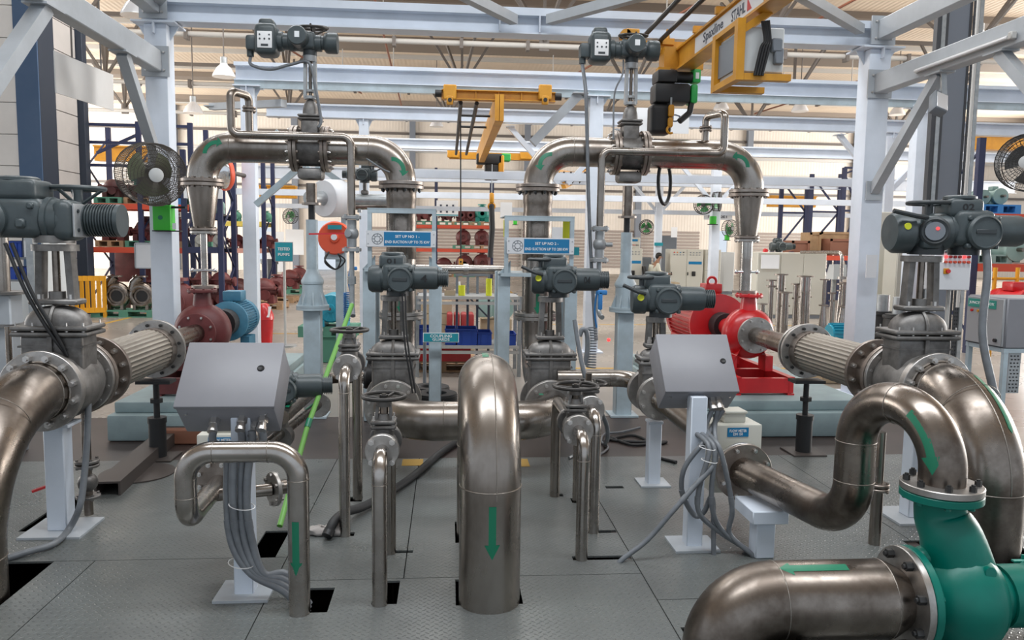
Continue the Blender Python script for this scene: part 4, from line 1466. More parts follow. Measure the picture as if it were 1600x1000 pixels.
flow_meter((lx1 - .03, 4.03, lzb + .02), (0, 1, 0), .24, 'DN 80', 'cream flow meter labelled DN 80 under the left console', .098, .045)
LE = at(497, 632, 5.9)
T = thing('line_pipe', 'small steel pipe with green stripe running back from the left flow meter', 'pipe', (lx1, 5, lzb), 'rear branch pipes')
pipe(T, [(lx1 + .0, 4.19, lzb), (LE.x, 5.9, LE.z)], .034, .1, 'steel', 22)
o = flange(T, (LE.x, 5.9, LE.z), (0, -1, 0), .095, .02, 8, .009, 'flange', near=False)
wrap_arrow(T, (lx1 + (LE.x - lx1) * .854, 5.65, lzb + (LE.z - lzb) * .854), (LE.x - lx1, 1.71, LE.z - lzb), .034, (0, -.2, 1), .25, .02, .02, .01)
T = thing('line_pipe', 'wider steel pipe with green stripe behind the right side of the left console', 'pipe', (-1.05, 5, .5), 'rear branch pipes')
pipe(T, [at(440, 652, 4.7), at(512, 590, 6.35), (-.65, 6.35, at(512, 590, 6.35).z)], .045, .12, 'steel', 24)
flange(T, (-.66, 6.35, at(512, 590, 6.35).z), (1, 0, 0), .09, .022, 8, .009, 'bolt_dark', near=False)
q0, q1 = at(440, 652, 4.7), at(512, 590, 6.35)
wrap_arrow(T, q0.lerp(q1, .12), q1 - q0, .045, (.2, -.2, 1), .2, .022, .022, .01)
T = thing('butterfly_valve', 'small dark butterfly valve on the branch beside the left centre gate valve', 'valve', (-.6, 6.35, .3))
part('body', MB().cyl((-.64, 6.35, .52), (-.59, 6.35, .52), .10, n=24), 'black', T)
part('neck', MB().cyl((-.615, 6.35, .6), (-.615, 6.35, .7), .022, n=12), 'black', T)
part('tail_pipe', MB().cyl((-.59, 6.35, .52), (-.52, 6.35, .52), .04, n=18), 'steel_dark', T)

# small actuator standing behind the left console
T = thing('valve_actuator', 'small grey actuator with ribbed motor peeping out behind the left console', 'actuator', (-1.12, 4.95, .55), 'grey valve actuators')
p = at(452, 600, 4.95)
actuator(T, (p.x - .06, 4.95, p.z - .13), R(8), .92, 1, None, None, wheel=False, eye=False)
part('valve_body', MB().cyl((p.x - .06, 4.95, p.z - .32), (p.x - .06, 4.95, p.z - .12), .05, n=18).cyl((p.x - .06, 4.9, p.z - .34), (p.x - .06, 5.0, p.z - .34), .08, n=20), 'cast', T)


# ------------------------------------------------------------------ hand valves
def hand_valve(x, y0, y1, z, r, zw, rw, lab, rwf=.078, yf=None, vl=.2, fy=None, rear=True, xr=None):
    """inverted U of small pipe with a flanged hand valve in its top: front leg y0, rear leg y1"""
    xr = x if xr is None else xr
    f0 = yf if yf else y0 + .15
    T = thing('hand_valve_pipe', 'thin inverted-U floor pipe of the ' + lab, 'pipe', (x, y0, 0), 'thin hand valve pipes')
    pipe(T, [(x, y0, -.4), (x, y0, z), (x, f0, z)], r, .095, 'steel_bright', 24)
    weldring(T, (x, y0, z - .11), (0, 0, 1), r, tr=.002)
    flange(T, (x, f0 - .018, z), (0, 1, 0), rwf, .018, 4, .0145, 'flange')
    if rear:
        pipe(T, [(x, f0 + vl, z), (xr, y1, z), (xr, y1, -.4)], r, .095, 'steel', 24, name='rear_pipe')
        flange(T, (x, f0 + vl + .018, z), (0, -1, 0), rwf, .018, 4, .0115, 'flange', near=False)
    T = thing('hand_valve', lab, 'valve', (x, f0 + vl / 2, z), 'hand valves with black wheels')
    c = f0 + vl / 2
    flange(T, (x, f0 + .001, z), (0, 1, 0), rwf, .016, 4, .010, 'cast', near=False)
    flange(T, (x, f0 + vl - .001, z), (0, -1, 0), rwf, .016, 4, .010, 'cast', near=False)
    part('body', MB().lathe((x, f0 + .016, z), (0, 1, 0), [(.045, 0), (.062, vl * .25), (.066, vl * .42), (.062, vl * .6), (.045, vl - .032)], 22).cyl((x, c, z), (x, c, z + .085), .046, n=18), 'cast', T)
    bo = part('bonnet', MB().rbox((x, c, z + .092), (.115, .105, .02), .006, 1).rbox((x, c, z + .114), (.115, .105, .02), .006, 1).cyl((x, c, z + .12), (x, c, z + .15), .034, .026, n=16), 'cast', T)
    for sx in (-1, 1):
        for sy in (-1, 1):
            inst('bolt', BOLT, bo, (x + sx * .044, c + sy * .04, z + .103), (0, 0, 1), (.008, .008, .026))
    yk = MB()
    for s in (-1, 1):
        yk.bar((x + s * .034, c, z + .125), (x + s * .028, c, zw - .035), .014, .03, (0, 1, 0))
    yk.cyl((x, c, zw - .045), (x, c, zw - .022), .036, n=16)
    part('yoke', yk, 'cast', T)
    part('stem', MB().cyl((x, c, z + .14), (x, c, zw + .012), .011, n=10).cyl((x, c, z + .15), (x, c, z + .19), .019, n=8), 'steel_dark', T)
    handwheel(T, (x, c, zw), (0, 0, 1), rw, .0095, 3, 'wheel', .02, .012, ph=.6)


hand_valve(-.29, 3.378, 3.96, .655, .0335, .885, .097, 'front left hand valve, left of the arch pipe', vl=.2)
hand_valve(-.548, 4.21, 4.82, .90, .030, 1.10, .102, 'tall rear left hand valve near the left centre actuator', .078)
hand_valve(.688, 3.83, 4.84, .625, .0315, .842, .118, 'front right hand valve with wide wheel', .082, yf=4.02)
hand_valve(.818, 4.20, 4.745, .665, .031, .80, .10, 'rear right hand valve half hidden by the front one', .078, yf=4.36, vl=.18)

# ------------------------------------------------------------------ consoles
def console(x, yb, zb, yt, zt, w, dpt, post, lab, side, glands, lock):
    """yb,zb / yt,zt: lower and upper edge of the sloping lid"""
    T = thing('control_console', lab, 'control box', (post[0], post[1], 0), 'sloping control consoles')
    d = V((0, yt - yb, zt - zb))
    h = d.length
    d.normalize()
    n = V((0, -d.z, d.y))          # outward normal
    MM = MX((V((1, 0, 0)), -n, d)).transposed()
    mid = V((x, (yb + yt) / 2, (zb + zt) / 2))
    part('enclosure', MB().rbox(mid - n * (dpt / 2 + .012), (w - .008, dpt, h - .008), .008, 2, M=MM), 'box_grey', T)
    lid = part('lid', MB().rbox(mid - n * .004, (w, .022, h), .006, 2, M=MM), 'box_grey', T)
    lc = mid + V((1, 0, 0)) * lock[0] * w + d * lock[1] * h
    part('lock', MB().lathe(lc, n, [(.016, 0), (.016, .010), (.013, .013), (.008, .010), (0, .010)], 20), 'black', lid)
    # glands on the underside
    under = mid - d * (h / 2) - n * (dpt * .55)
    for gx, gn in glands:
        p = under + V((gx, 0, 0)) - n * gn
        g = part('cable_gland', MB().cyl(p + d * .006, p - d * .024, .023, n=6).cyl(p - d * .024, p - d * .045, .019, n=14).cyl(p - d * .045, p - d * .062, .022, n=14), 'bolt', T)
    for gx in (-.4, .4):
        p = under + V((gx * w, 0, 0)) + n * dpt * .3
        part('screw', MB().cyl(p + d * .004, p - d * .006, .006, n=8), 'chrome', T)
    px, py = post
    part('post', MB().rbox((px, py, zb / 2 - .02), (.085, .085, zb - .0), .005, 1), 'paint_blue', T)
    part('base_plate', MB().b2((px - .12, py - .11, 0), (px + .12, py + .11, .012)), 'paint_shade', T)
    return T, under, n, d


pL = (-.905, 3.53)
TL, uL, nL, dL = console(-.955, 3.42, at(350, 637, 3.42).z, 3.66, at(372, 536, 3.66).z, .425, .20, pL, 'sloping grey control console on a post at the left', -1,
                         ((-.06, -.01), (.06, -.02), (.105, .03), (.15, -.02)), (.30, .08))
pR = (1.315, 3.99)
TR, uR, nR, dR = console(1.335, 3.97, at(1122, 613, 3.97).z, 4.20, at(1101, 523, 4.20).z, .40, .18, pR, 'sloping grey control console on a post right of centre', 1,
                         ((-.04, -.01), (.01, .03), (.07, -.02), (.10, -.03), (.13, .03)), (.36, .02))


def bundle(tname, lab, items, r, base, group=None):
    for i, (l, pts) in enumerate(items):
        T = thing(tname, l, 'conduit', V(pts[-1]), lab)
        part('conduit', MB().tube(spline(pts, 6), r, 10), 'conduit', T)
        q = spline(pts, 6)
        for k in (len(q) // 2,):
            a = (q[k + 1] - q[k]).normalized()
            part('coupling', MB().cyl(q[k] - a * .02, q[k] + a * .02, r * 1.12, n=12), 'conduit', T)


yb = pL[1] - .075
its = []
for i, gx in enumerate((-.06, .06, .105, .15)):
    s = uL + V((gx, 0, 0)) - dL * .05
    ox = -.045 + i * .03
    its.append((('leftmost', 'second', 'third', 'rightmost')[i] + ' grey conduit hanging from the left console down to the floor hole',
                [s, s + V((0, -.0, -.05)), (pL[0] + ox * 1.2, yb - .015 * (i % 2), .66), (pL[0] + ox - .01, yb - .02 * (i % 2), .45), (pL[0] + ox + .01, yb - .01, .26), (pL[0] + .08 + ox * .6, yb - .03, .13), (pL[0] + .2, yb - .06 + .015 * i, .06 + .02 * i), (pL[0] + .30, yb - .08 + .02 * i, -.05 + .01 * i)]))
bundle('flexible_conduit', 'grey conduits of the left console', its, .0165, None)
its = []
ends = [gnd(1163, 862), gnd(1168, 866), gnd(1172, 870), gnd(972, 878), gnd(1112, 815)]
names = ('grey conduit looping past the right console post to the pipe stand', 'second grey conduit beside the right console post, bowing to the pipe stand', 'outer grey conduit from the right console hanging straight to the pipe stand',
         'grey conduit sweeping left from the right console to a floor slot', 'short grey conduit hugging the left side of the right console post')
for i, gx in enumerate((-.04, .01, .07, .10, .13)):
    s = uR + V((gx, 0, 0)) - dR * .05
    e = V((ends[i].x, ends[i].y, 0))
    if i == 3:
        q = [s, s + V((-.02, -.02, -.1)), at(1118, 720, 3.85), at(1085, 760, 3.82), at(1050, 800, 3.80), at(1010, 845, 3.80), e + V((0, 0, .012)), e + V((-.05, 0, -.06))]
    elif i == 4:
        q = [s, s + V((-.06, 0, -.1)), at(1100, 690, 3.9), at(1070, 730, 3.9), at(1066, 770, 3.92), at(1085, 805, 3.93), at(1100, 800, 3.9), V((pR[0] + .06, 3.87, .3)), V((pR[0] + .075, 3.86, -.0))]
    else:
        q = [s, s + V((-.02 * i, -.03, -.1)), at(1108 + 8 * i, 700, 3.85), at(1093 + 15 * i + 4 * i * i, 760, 3.84), at(1092 + 18 * i + 4 * i * i, 800, 3.84), at(1120 + 10 * i, 828 + 3 * i, 3.86), e + V((-.0, 0, .02)), e + V((.02, 0, -.004))]
    its.append((names[i], q))
bundle('flexible_conduit', 'grey conduits of the right console', its, .0135, None)
for (px, py, y, T) in ((378, 790, yb - .02, TL), (377, 880, yb - .03, TL), (1105, 700, 3.84, TR), (1108, 720, 3.84, TR)):
    c = at(px, py, y)
    part('cable_tie', MB().torus(c, (.2, 0, 1), .055 if T is TL else .04, .0022, 24, 5), 'white', T)

# ------------------------------------------------------------------ right middle valve, flow meter and S-pipe to the green pump
vx, vy, vz = 1.385, 4.98, at(1035, 622, 4.98).z
T = thing('gate_valve', 'cast gate valve left of and behind the right console', 'valve', (vx, vy + .15, 0), 'cast gate valves')
gate_valve(T, (vx, vy, vz), 0, .28, .145, .072, .24, .17, .23, .31, .50, True, 8, .012, pill=.05)
T = thing('valve_actuator', 'grey actuator on the valve behind the right console, partly hiding the red motor', 'actuator', (vx, vy + .14, vz + .52), 'grey valve actuators')
actuator(T, (vx + .03, vy + .14, vz + .52), R(-5), 1.0, 1, None, None)
T = thing('valve_support', 'pale blue square post under the valve behind the right console', 'post', (vx - .0, vy + .1, 0), 'pale blue posts under valves')
part('post', MB().rbox((vx, vy + .1, .21), (.085, .085, .42), .005, 1), 'paint_blue', T)
part('base_plate', MB().b2((vx - .1, vy, 0), (vx + .1, vy + .2, .01)), 'paint_shade', T)
part('saddle', MB().rbox((vx, vy + .1, .425), (.10, .10, .02), .004, 1), 'paint_blue', T)
T = thing('link_pipe', 'steel pipe running from the right centre valve line to the valve behind the right console', 'pipe', (1.1, 5.6, vz), 'right branch pipes')
pipe(T, [(.80, 5.62, vz + .02), (vx, 5.62, vz + .02), (vx, vy + .30, vz)], .062, .17, 'steel', 28)
flange(T, (vx, vy + .282, vz), (0, 1, 0), .145, .022, 8, .011, 'flange', near=False)
weldring(T, (vx - .2, 5.62, vz + .02), (1, 0, 0), .062, tr=.002)
fx, fy, fz = 1.625, 4.32, at(1160, 735, 4.15).z
T = thing('slanting_pipe', 'steel pipe slanting from the valve behind the right console to the right flow meter', 'pipe', (1.5, 4.6, .5), 'right branch pipes')
part('pipe', MB().cyl((vx, vy - .02, vz), (fx - .01, fy + .18, fz + .06), .072, n=30), 'steel', T)
flange(T, (vx, vy - .024, vz), (0, 1, 0), .145, .022, 8, .0125, 'flange')
K = flow_meter((fx, fy, fz), (-.04, 1, 0), .29, 'DN 150', 'cream flow meter labelled DN 150 beside the right console', .16, .084)
# S-pipe
lx, ly = at(1332, 780, 3.32).x, 3.32
rx, ry = at(1471, 762, 2.86).x, 2.86
zt_ = at(1398, 633, 3.06).z
zf_ = at(1470, 752, 2.86).z
T = thing('s_bend_pipe', 'stained steel S-bend pipe with curved green arrow leading into the green pump', 'pipe', (lx, ly, 0))
q = bend([(fx, fy - .18, fz), (lx, ly, fz - .01), (lx, ly, zt_), (rx, ry, zt_), (rx, ry, zf_ - .02)], [.20, .2285, .2285], 16)
part('pipe', MB().tube(q, .086, 40), 'steel_dark', T)
weldring(T, (lx, ly, fz + .2), (0, 0, 1), .086, tr=.0025)
weldring(T, (lx, ly, zt_ - .215), (0, 0, 1), .086, tr=.0025)
um = V((rx - lx, ry - ly, 0)).normalized()
weldring(T, ((lx + rx) / 2, (ly + ry) / 2, zt_), um, .086, tr=.0025)
rb2 = (V((rx, ry, 0)) - V((lx, ly, 0))).length / 2
bend_arrow(T, V(((lx + rx) / 2, (ly + ry) / 2, zt_ - rb2)), um, (0, 0, 1), rb2, .086, 1.05, .05, 1, .034, .085, .26, tilt=.35)
flange(T, (rx, ry, zf_ - .006), (0, 0, -1), .15, .028, 8, .0135, 'flange', bm=BOLT_DARK)

# green pump
T = thing('green_pump', 'glossy green end suction pump in the lower right corner', 'pump', (rx, ry, 0))
pz_, pyy = .245, ry - .05
pf = zf_ - .036
flange(T, (rx, ry, pf), (0, 0, -1), .15, .03, 8, .012, 'pump_green', near=False, name='discharge_flange')
sx0 = at(1416, 945, pyy).x
bc = rx + .05 - sx0
vol = MB().lathe((sx0, pyy, pz_), (1, 0, 0), [(.15, .028), (.148, .045), (.13, .055), (.128, bc - .12), (.15, bc - .10), (.185, bc - .06), (.205, bc), (.20, bc + .07), (.16, bc + .12), (.11, bc + .14), (.10, bc + .24)], 44)
part('volute', vol, 'pump_green', T)
nk = spline([(rx + .07, pyy, pz_ + .04), (rx + .06, pyy + .01, pz_ + .13), (rx + .03, ry - .03, pz_ + .24), (rx + .005, ry, pf - .10), (rx, ry, pf - .02)], 6)
part('discharge_neck', MB().tube(nk, .1, 36, radii=[.145 + (.094 - .145) * min(1, 1.25 * i / (len(nk) - 1)) for i in range(len(nk))]), 'pump_green', T)
part('casing_rib', MB().sphere((rx - .06, pyy + .03, pz_ + .155), .05, 14, 8, (1.1, 1, .8)), 'pump_green', T)
sf = flange(T, (sx0, pyy, pz_), (1, 0, 0), .20, .03, 8, .0135, 'pump_green', near=False, name='suction_flange')
part('air_plug', MB().cyl((rx + .09, pyy - .115, pz_ + .15), (rx + .09, pyy - .14, pz_ + .155), .022, n=14), 'pump_green', T)
mx = rx + .25
mo = part('bearing_lantern', MB().cyl((mx - .02, pyy, pz_), (mx + .12, pyy, pz_), .12, n=28), 'pump_green', T)
mb = MB().rbox((mx + .36, pyy, pz_), (.48, .23, .23), .05, 3)
mo = part('motor', mb, 'pump_teal', T)
for k in range(9):
    for s in (-1, 1):
        part('motor_fin', MB().b2((mx + .13, pyy + s * .115, pz_ - .085 + k * .021), (mx + .58, pyy + s * .135, pz_ - .078 + k * .021)), 'pump_teal', mo)
for k in range(7):
    part('motor_fin', MB().b2((mx + .13, pyy - .08 + k * .026, pz_ + .113), (mx + .58, pyy - .073 + k * .026, pz_ + .132)), 'pump_teal', mo)
part('terminal_box', MB().rbox((mx + .33, pyy, pz_ + .17), (.16, .15, .10), .012, 2), 'pump_teal', T)
part('foot', MB().b2((rx - .02, pyy - .17, 0), (rx + .14, pyy + .17, .06)), 'black', T)
part('motor_foot', MB().b2((mx + .2, pyy - .12, 0), (mx + .5, pyy + .12, .14)), 'black', T)
T = thing('suction_pipe', 'stained wide suction pipe with green arrow feeding the green pump, bottom right', 'pipe', (1.2, pyy, 0))
sl = at(1130, 950, pyy).x
rs = .150
q = bend([(sx0 - .11, pyy, pz_ - .0), (sl, pyy, pz_), (sl, pyy, -.5)], .20, 14)
part('pipe', MB().tube(q, rs, 44), 'steel_dark', T)
part('reducer', MB().lathe((sx0 - .112, pyy, pz_), (1, 0, 0), [(rs, 0), (rs * .98, .02), (.112, .085), (.11, .10)], 44), 'steel_dark', T)
weldring(T, (sx0 - .11, pyy, pz_), (1, 0, 0), rs, tr=.0025)
weldring(T, (sl + .20, pyy, pz_), (1, 0, 0), rs, tr=.0025)
flange(T, (sx0 - .029, pyy, pz_), (1, 0, 0), .20, .027, 8, .018, 'flange', bm=BOLT_DARK)
wrap_arrow(T, (sl + .33, pyy, pz_), (-1, 0, 0), rs, (0, -.25, 1), .27, .036, .075, .05)
# small drain pipe behind the S-bend
c = gnd(1366, 850)
T = thing('drain_pipe', 'thin upright steel drain pipe with a flange joint behind the green pump flange', 'pipe', (c.x, c.y, 0))
part('pipe', MB().cyl((c.x, c.y, -.3), (c.x, c.y, .30), .031, n=18).cyl((c.x, c.y, .30), (c.x, c.y, .62), .027, n=18), 'steel', T)
for z in (.30, .325):
    flange(T, (c.x, c.y, z), (0, 0, 1), .058, .016, 4, .008, 'flange_brown', near=False)
c = at(135, 700, 4.55)
T = thing('drain_pipe', 'thin upright drain pipe with flange joint and cable under the left gate valve', 'pipe', (c.x, 4.55, 0))
part('pipe', MB().cyl((c.x, 4.55, .02), (c.x, 4.55, .68), .024, n=16), 'steel_dark', T)
for z in (.30, .325, .12):
    flange(T, (c.x, 4.55, z), (0, 0, 1), .065, .016, 4, .008, 'cast', near=False)
part('cock_body', MB().sphere((c.x, 4.55, .21), .055), 'cast', T)
part('cock_lever', MB().bar((c.x - .1, 4.5, .24), (c.x - .24, 4.42, .20), .02, .012), 'red', T)
T = thing('flexible_conduit', 'dark grey conduit lying on the plates below the left gate valve', 'conduit', (c.x, 4.3, 0))
part('conduit', MB().tube(spline([at(138, 630, 4.42), at(136, 690, 4.40), at(132, 740, 4.36), at(125, 790, 4.3), V((gnd(108, 835).x, gnd(108, 835).y, .03)), V((gnd(85, 855).x, gnd(85, 855).y, .02)), V((gnd(45, 868).x, gnd(45, 868).y, .02)), V((gnd(8, 878).x, gnd(8, 878).y, .015))]), .017, 10), 'conduit', T)

# bracket stand under the slanted pipe
c = gnd(1188, 872)
T = thing('pipe_stand', 'pale blue T-shaped stand under the pipe right of the right console', 'post', (c.x, c.y, 0))
part('post', MB().rbox((c.x + .02, c.y + .04, .095), (.10, .10, .19), .005, 1), 'paint_blue', T)
part('head', MB().rbox((c.x + .03, c.y + .09, .225), (.19, .26, .07), .005, 1), 'paint_blue', T)

# ------------------------------------------------------------------ sign frames of the two set-ups
def sign_frame(px0, px1, py0, py1, y, lab, no, kw, side, legx):
    a, b = at(px0, py0, y), at(px1, py1, y)
    T = thing('sign_frame', lab, 'frame', ((a.x + b.x) / 2, y, 0), 'pale blue sign frames')
    zt, zm = a.z, b.z
    w = .035
    part('top_bar', MB().b2((a.x, y, zt - w), (b.x, y + .05, zt)).b2((a.x - .002, y - .002, zt), (b.x + .002, y + .62, zt + .008)), 'paint_support', T)
    part('shelf_plate', MB().b2((a.x - .03, y, zm - .03), (b.x + .03, y + .62, zm)), 'paint_support', T)
    for x in (a.x, b.x - w):
        part('upright', MB().b2((x, y + .001, zm), (x + w, y + .049, zt - w)), 'paint_support', T)
    for x in (a.x + .04, b.x - .04):
        s = -1 if x < (a.x + b.x) / 2 else 1
        part('leg', MB().rbox((x + s * .035, y + .12, zm / 2), (.11, .11, zm - .0), .006, 1), 'paint_support', T)
        part('leg', MB().rbox((x + s * .035, y + .52, zm / 2), (.11, .11, zm - .0), .006, 1), 'paint_support', T)
        part('gusset', MB().add([(x - s * .02, y + .055, zm + .11), (x + s * .09, y + .055, zm - .01), (x - s * .02, y + .055, zm - .01), (x - s * .02, y + .075, zm + .11), (x + s * .09, y + .075, zm - .01), (x - s * .02, y + .075, zm - .01)],
                                [(0, 1, 2), (3, 5, 4), (0, 3, 4, 1), (1, 4, 5, 2), (2, 5, 3, 0)]), 'paint_support', T)
    return T, a, b


def setup_sign(px0, px1, py0, py1, y, l1, l2, lab):
    a, b = at(px0, py0, y), at(px1, py1, y)
    T = thing('setup_sign', lab, 'sign', ((a.x + b.x) / 2, y, b.z), 'set-up signs')
    z0, z1 = b.z, a.z
    w = b.x - a.x
    part('back_plate', MB().rbox(((a.x + b.x) / 2, y + .006, (z0 + z1) / 2), (w, .012, z1 - z0), .003, 1), 'white_sheet', T)
    bx0, bx1 = a.x + w * .255, b.x - w * .075
    bp = part('blue_panel', MB().b2((bx0, y - .003, z0 + .012), (bx1, y, z1 - .010)), 'sign_blue', T)
    h = z1 - z0
    text(bp, l1, ((bx0 + bx1) / 2, y - .004, z0 + h * .66), (bx1 - bx0) * .52, h * .17, 'white')
    text(bp, l2, ((bx0 + bx1) / 2, y - .004, z0 + h * .32), (bx1 - bx0) * .95, h * .17, 'white')
    c = (a.x + w * .16, y - .002, (z0 + z1) / 2)
    em = MB().torus(c, (0, 1, 0), h * .32, .0022, 28, 5).torus(c, (0, 1, 0), h * .17, .002, 24, 5)
    for k in range(8):
        t = k * PI / 4
        em.tube([(c[0] + h * .18 * math.cos(t), c[1], c[2] + h * .18 * math.sin(t)), (c[0] + h * .31 * math.cos(t), c[1], c[2] + h * .31 * math.sin(t))], .002, 5)
    part('round_emblem', em, 'cabinet_grey', T)
    for sx in (.03, .97):
        for sz in (.2, .8):
            part('screw', MB().cyl((a.x + w * sx, y, z0 + h * sz), (a.x + w * sx, y - .004, z0 + h * sz), .005, n=8), 'galv', T)
    return T


sign_frame(574, 681, 326, 420, 6.9, 'pale blue steel frame round the left riser, holding the set-up one sign', 1, 75, -1, None)
sign_frame(789, 896, 338, 428, 6.9, 'pale blue steel frame round the right riser, holding the set-up two sign', 2, 200, 1, None)
setup_sign(572, 681, 360, 387, 6.87, 'SET UP NO 1 -', 'END SUCTION UP TO 75 KW', 'blue set-up number one sign reading END SUCTION UP TO 75 KW')
setup_sign(792, 897, 371, 398, 6.87, 'SET UP NO 2 -', 'END SUCTION UP TO 200 KW', 'blue set-up number two sign reading END SUCTION UP TO 200 KW')
a = at(662, 521, 6.85)
b = at(716, 534, 6.85)
T = thing('notice_sign', 'teal sign reading COUPLING GUARDS on the leg of the left sign frame', 'sign', ((a.x + b.x) / 2, 6.85, b.z), 'teal notice signs')
bp = part('plate', MB().b2((a.x, 6.85, b.z), (b.x, 6.856, a.z)), 'sign_teal', T)
part('border', MB().b2((a.x - .006, 6.853, b.z - .006), (b.x + .006, 6.858, a.z + .006)), 'white', T)
text(bp, 'COUPLING', ((a.x + b.x) / 2, 6.849, b.z + (a.z - b.z) * .70), .19, .026, 'white')
text(bp, 'GUARDS', ((a.x + b.x) / 2, 6.849, b.z + (a.z - b.z) * .28), .15, .026, 'white')


# ------------------------------------------------------------------ bypass pipes along the goosenecks
def bypass(xa, zl, xd, zv, side, lab, y):
    """xa: where the loop rises at the outer end; xd: the drop pipe with a ball valve at zv"""
    T = thing('bypass_pipe', lab, 'pipe', (xd, y, zv), 'thin bypass pipes')
    r = .034
    o = -side
    h = .36
    pipe(T, [(xa + o * .10, GY, zl + .05), (xa + o * .10, GY, zl + h), (xa, y, zl + h), (xa, y, zl), (xd, y, zl), (xd, y, zv + .16)], r, [.055, .055, .07, .08], 'steel', 20)
    for q in (.225, .25):
        flange(T, (xa + o * .10, GY, zl + q), (0, 0, 1), .058, .016, 4, .008, 'flange_brown', near=False)
    v = thing('ball_valve', 'grey flanged ball valve in the thin %s bypass pipe' % ('left' if side < 0 else 'right'), 'valve', (xd, y, zv - .2), 'grey ball valves')
    part('body', MB().sphere((xd, y, zv), .062, 16, 10).cyl((xd, y, zv - .12), (xd, y, zv + .12), .042, n=18), 'cast_light', v)
    for z in (-.155, .125):
        flange(v, (xd, y, zv + z), (0, 0, 1), .083, .03, 4, .010, 'cast_light', near=False)
    if side < 0:
        part('lever', MB().bar((xd - .04, y - .07, zv), (xd - .35, y - .09, zv - .01), .022, .014), 'red', v, 'red lever')
        part('lever_hub', MB().cyl((xd - .02, y - .05, zv), (xd - .02, y - .09, zv), .03, n=12), 'cast_light', v)
    else:
        part('lever_hub', MB().cyl((xd + .05, y - .02, zv), (xd + .11, y - .02, zv), .02, n=12), 'cast_light', v)
    part('tail_pipe', MB().tube(bend([(xd, y, zv - .15), (xd, y, zv - .62), (xd + .02, y - .1, .95)], .1, 5), .022, 14), 'galv', v)
    part('union', MB().cyl((xd, y, zv - .44), (xd, y, zv - .37), .036, n=8), 'galv', v)


bypass(at(362, 200, 7.0).x, at(450, 212, 6.98).z, at(549, 300, 6.98).x, at(550, 365, 6.98).z, -1, 'thin bypass pipe above the left gooseneck, dropping beside the red hose reel', 6.98)
bypass(at(1131, 200, 7.0).x, at(1040, 238, 6.98).z, at(939, 300, 6.98).x, at(938, 382, 6.98).z, 1, 'thin bypass pipe across the right gooseneck, dropping beside the sign', 6.98)


# ================================================================== overhead cranes
gx, gzb, gzt = at(1064, 100, 8.0).x, at(1050, 114, 8.0).z, at(1050, 80, 8.0).z
T = thing('overhead_crane', 'yellow overhead crane girder lettered STAHL coming from the upper right', 'crane', (gx, 6, gzb))
part('girder', MB().ibeam((gx, 4.2, (gzb + gzt) / 2), (gx, 8.05, (gzb + gzt) / 2), gzt - gzb, .17, .02, .05), 'yellow', T)
part('girder_side', MB().b2((gx - .06, 4.2, gzb + .02), (gx + .06, 8.05, gzt - .02)), 'yellow', T)
pl = part('lettering_panel', MB().b2((gx - .0635, 5.75, gzb + .035), (gx - .06, 7.35, gzt - .035)), 'white_sheet', T)
zc_ = (gzb + gzt) / 2
text(pl, 'Spaxline', (gx - .065, 6.85, zc_), .52, .11, 'ink', (0, -1, 0))
text(pl, 'STAHL', (gx - .065, 6.25, zc_), .30, .085, 'ink', (0, -1, 0))
part('red_logo', MB().prof((gx - .066, 6.0, zc_), (gx - .0635, 6.0, zc_), [(-.06, -.05), (-.06, .05), (.03, -.05)]), 'red', pl)
for y in (6.1, 6.7, 7.3):
    part('bar_bracket', MB().b2((gx - .10, y - .02, gzt), (gx - .02, y + .02, gzt + .06)), 'yellow', T)
part('end_carriage', MB().b2((gx - .62, 8.02, gzt - .02), (gx + .75, 8.14, gzt + .10)).b2((gx - .2, 7.9, gzb + .02), (gx + .2, 8.1, gzt + .02)), 'yellow', T)
for dx in (-.5, .62):
    part('wheel_block', MB().rbox((gx + dx, 8.05, gzt + .13), (.14, .1, .16), .01, 1).cyl((gx + dx - .07, 8.0, gzt + .15), (gx + dx - .07, 8.1, gzt + .15), .055, n=16), 'yellow', T)
part('carriage_pin', MB().cyl((gx - .14, 8.03, gzt + .1), (gx - .14, 8.03, gzt + .22), .03, .012, n=10).b2((gx - .2, 7.98, gzt + .06), (gx - .08, 8.1, gzt + .12)), 'yellow', T)
part('bumper', MB().cyl((gx - .7, 8.08, gzt + .04), (gx - .62, 8.08, gzt + .04), .05, n=14), 'black', T)
for k, dx in enumerate((-.42, -.22)):
    part('conductor_bar', MB().cyl((gx + dx, 4.0, gzt + .12), (gx + dx, 8.3, gzt + .10), .022, n=8), 'black', T)
# electrical panel
ea, eb = at(1140, 45, 6.1), at(1212, 130, 6.1)
T = thing('electrical_cabinet', 'yellow framed electrical cabinet hanging beside the crane girder', 'cabinet', ((ea.x + eb.x) / 2, 6.1, eb.z))
ex0, ex1, ez0, ez1 = ea.x, eb.x, eb.z + .02, ea.z - .02
part('enclosure', MB().rbox(((ex0 + ex1) / 2, 6.15, (ez0 + ez1) / 2), (ex1 - ex0 - .06, .5, ez1 - ez0 - .03), .008, 1), 'cabinet_white', T)
part('side_door', MB().b2((ex0 + .012, 5.93, ez0 + .05), (ex0 + .03, 6.37, ez1 - .05)), 'cabinet_grey', T)
for y in (5.9, 6.4):
    part('frame_upright', MB().b2((ex0 - .02, y - .035, ez0 - .05), (ex0 + .04, y + .035, ez1 + .04)), 'yellow', T)
    part('frame_foot', MB().b2((ex0 + .042, y - .034, ez0 - .049), (ex1 + .02, y + .034, ez0)), 'yellow', T)
    part('frame_arm', MB().bar((ex0, y, ez1 - .06), (gx + .05, y, ez1 + .1), .05, .05), 'yellow', T)
part('frame_rail', MB().b2((ex0 - .018, 5.936, ez0 - .048), (ex0 + .038, 6.364, ez0 + .0)), 'yellow', T)
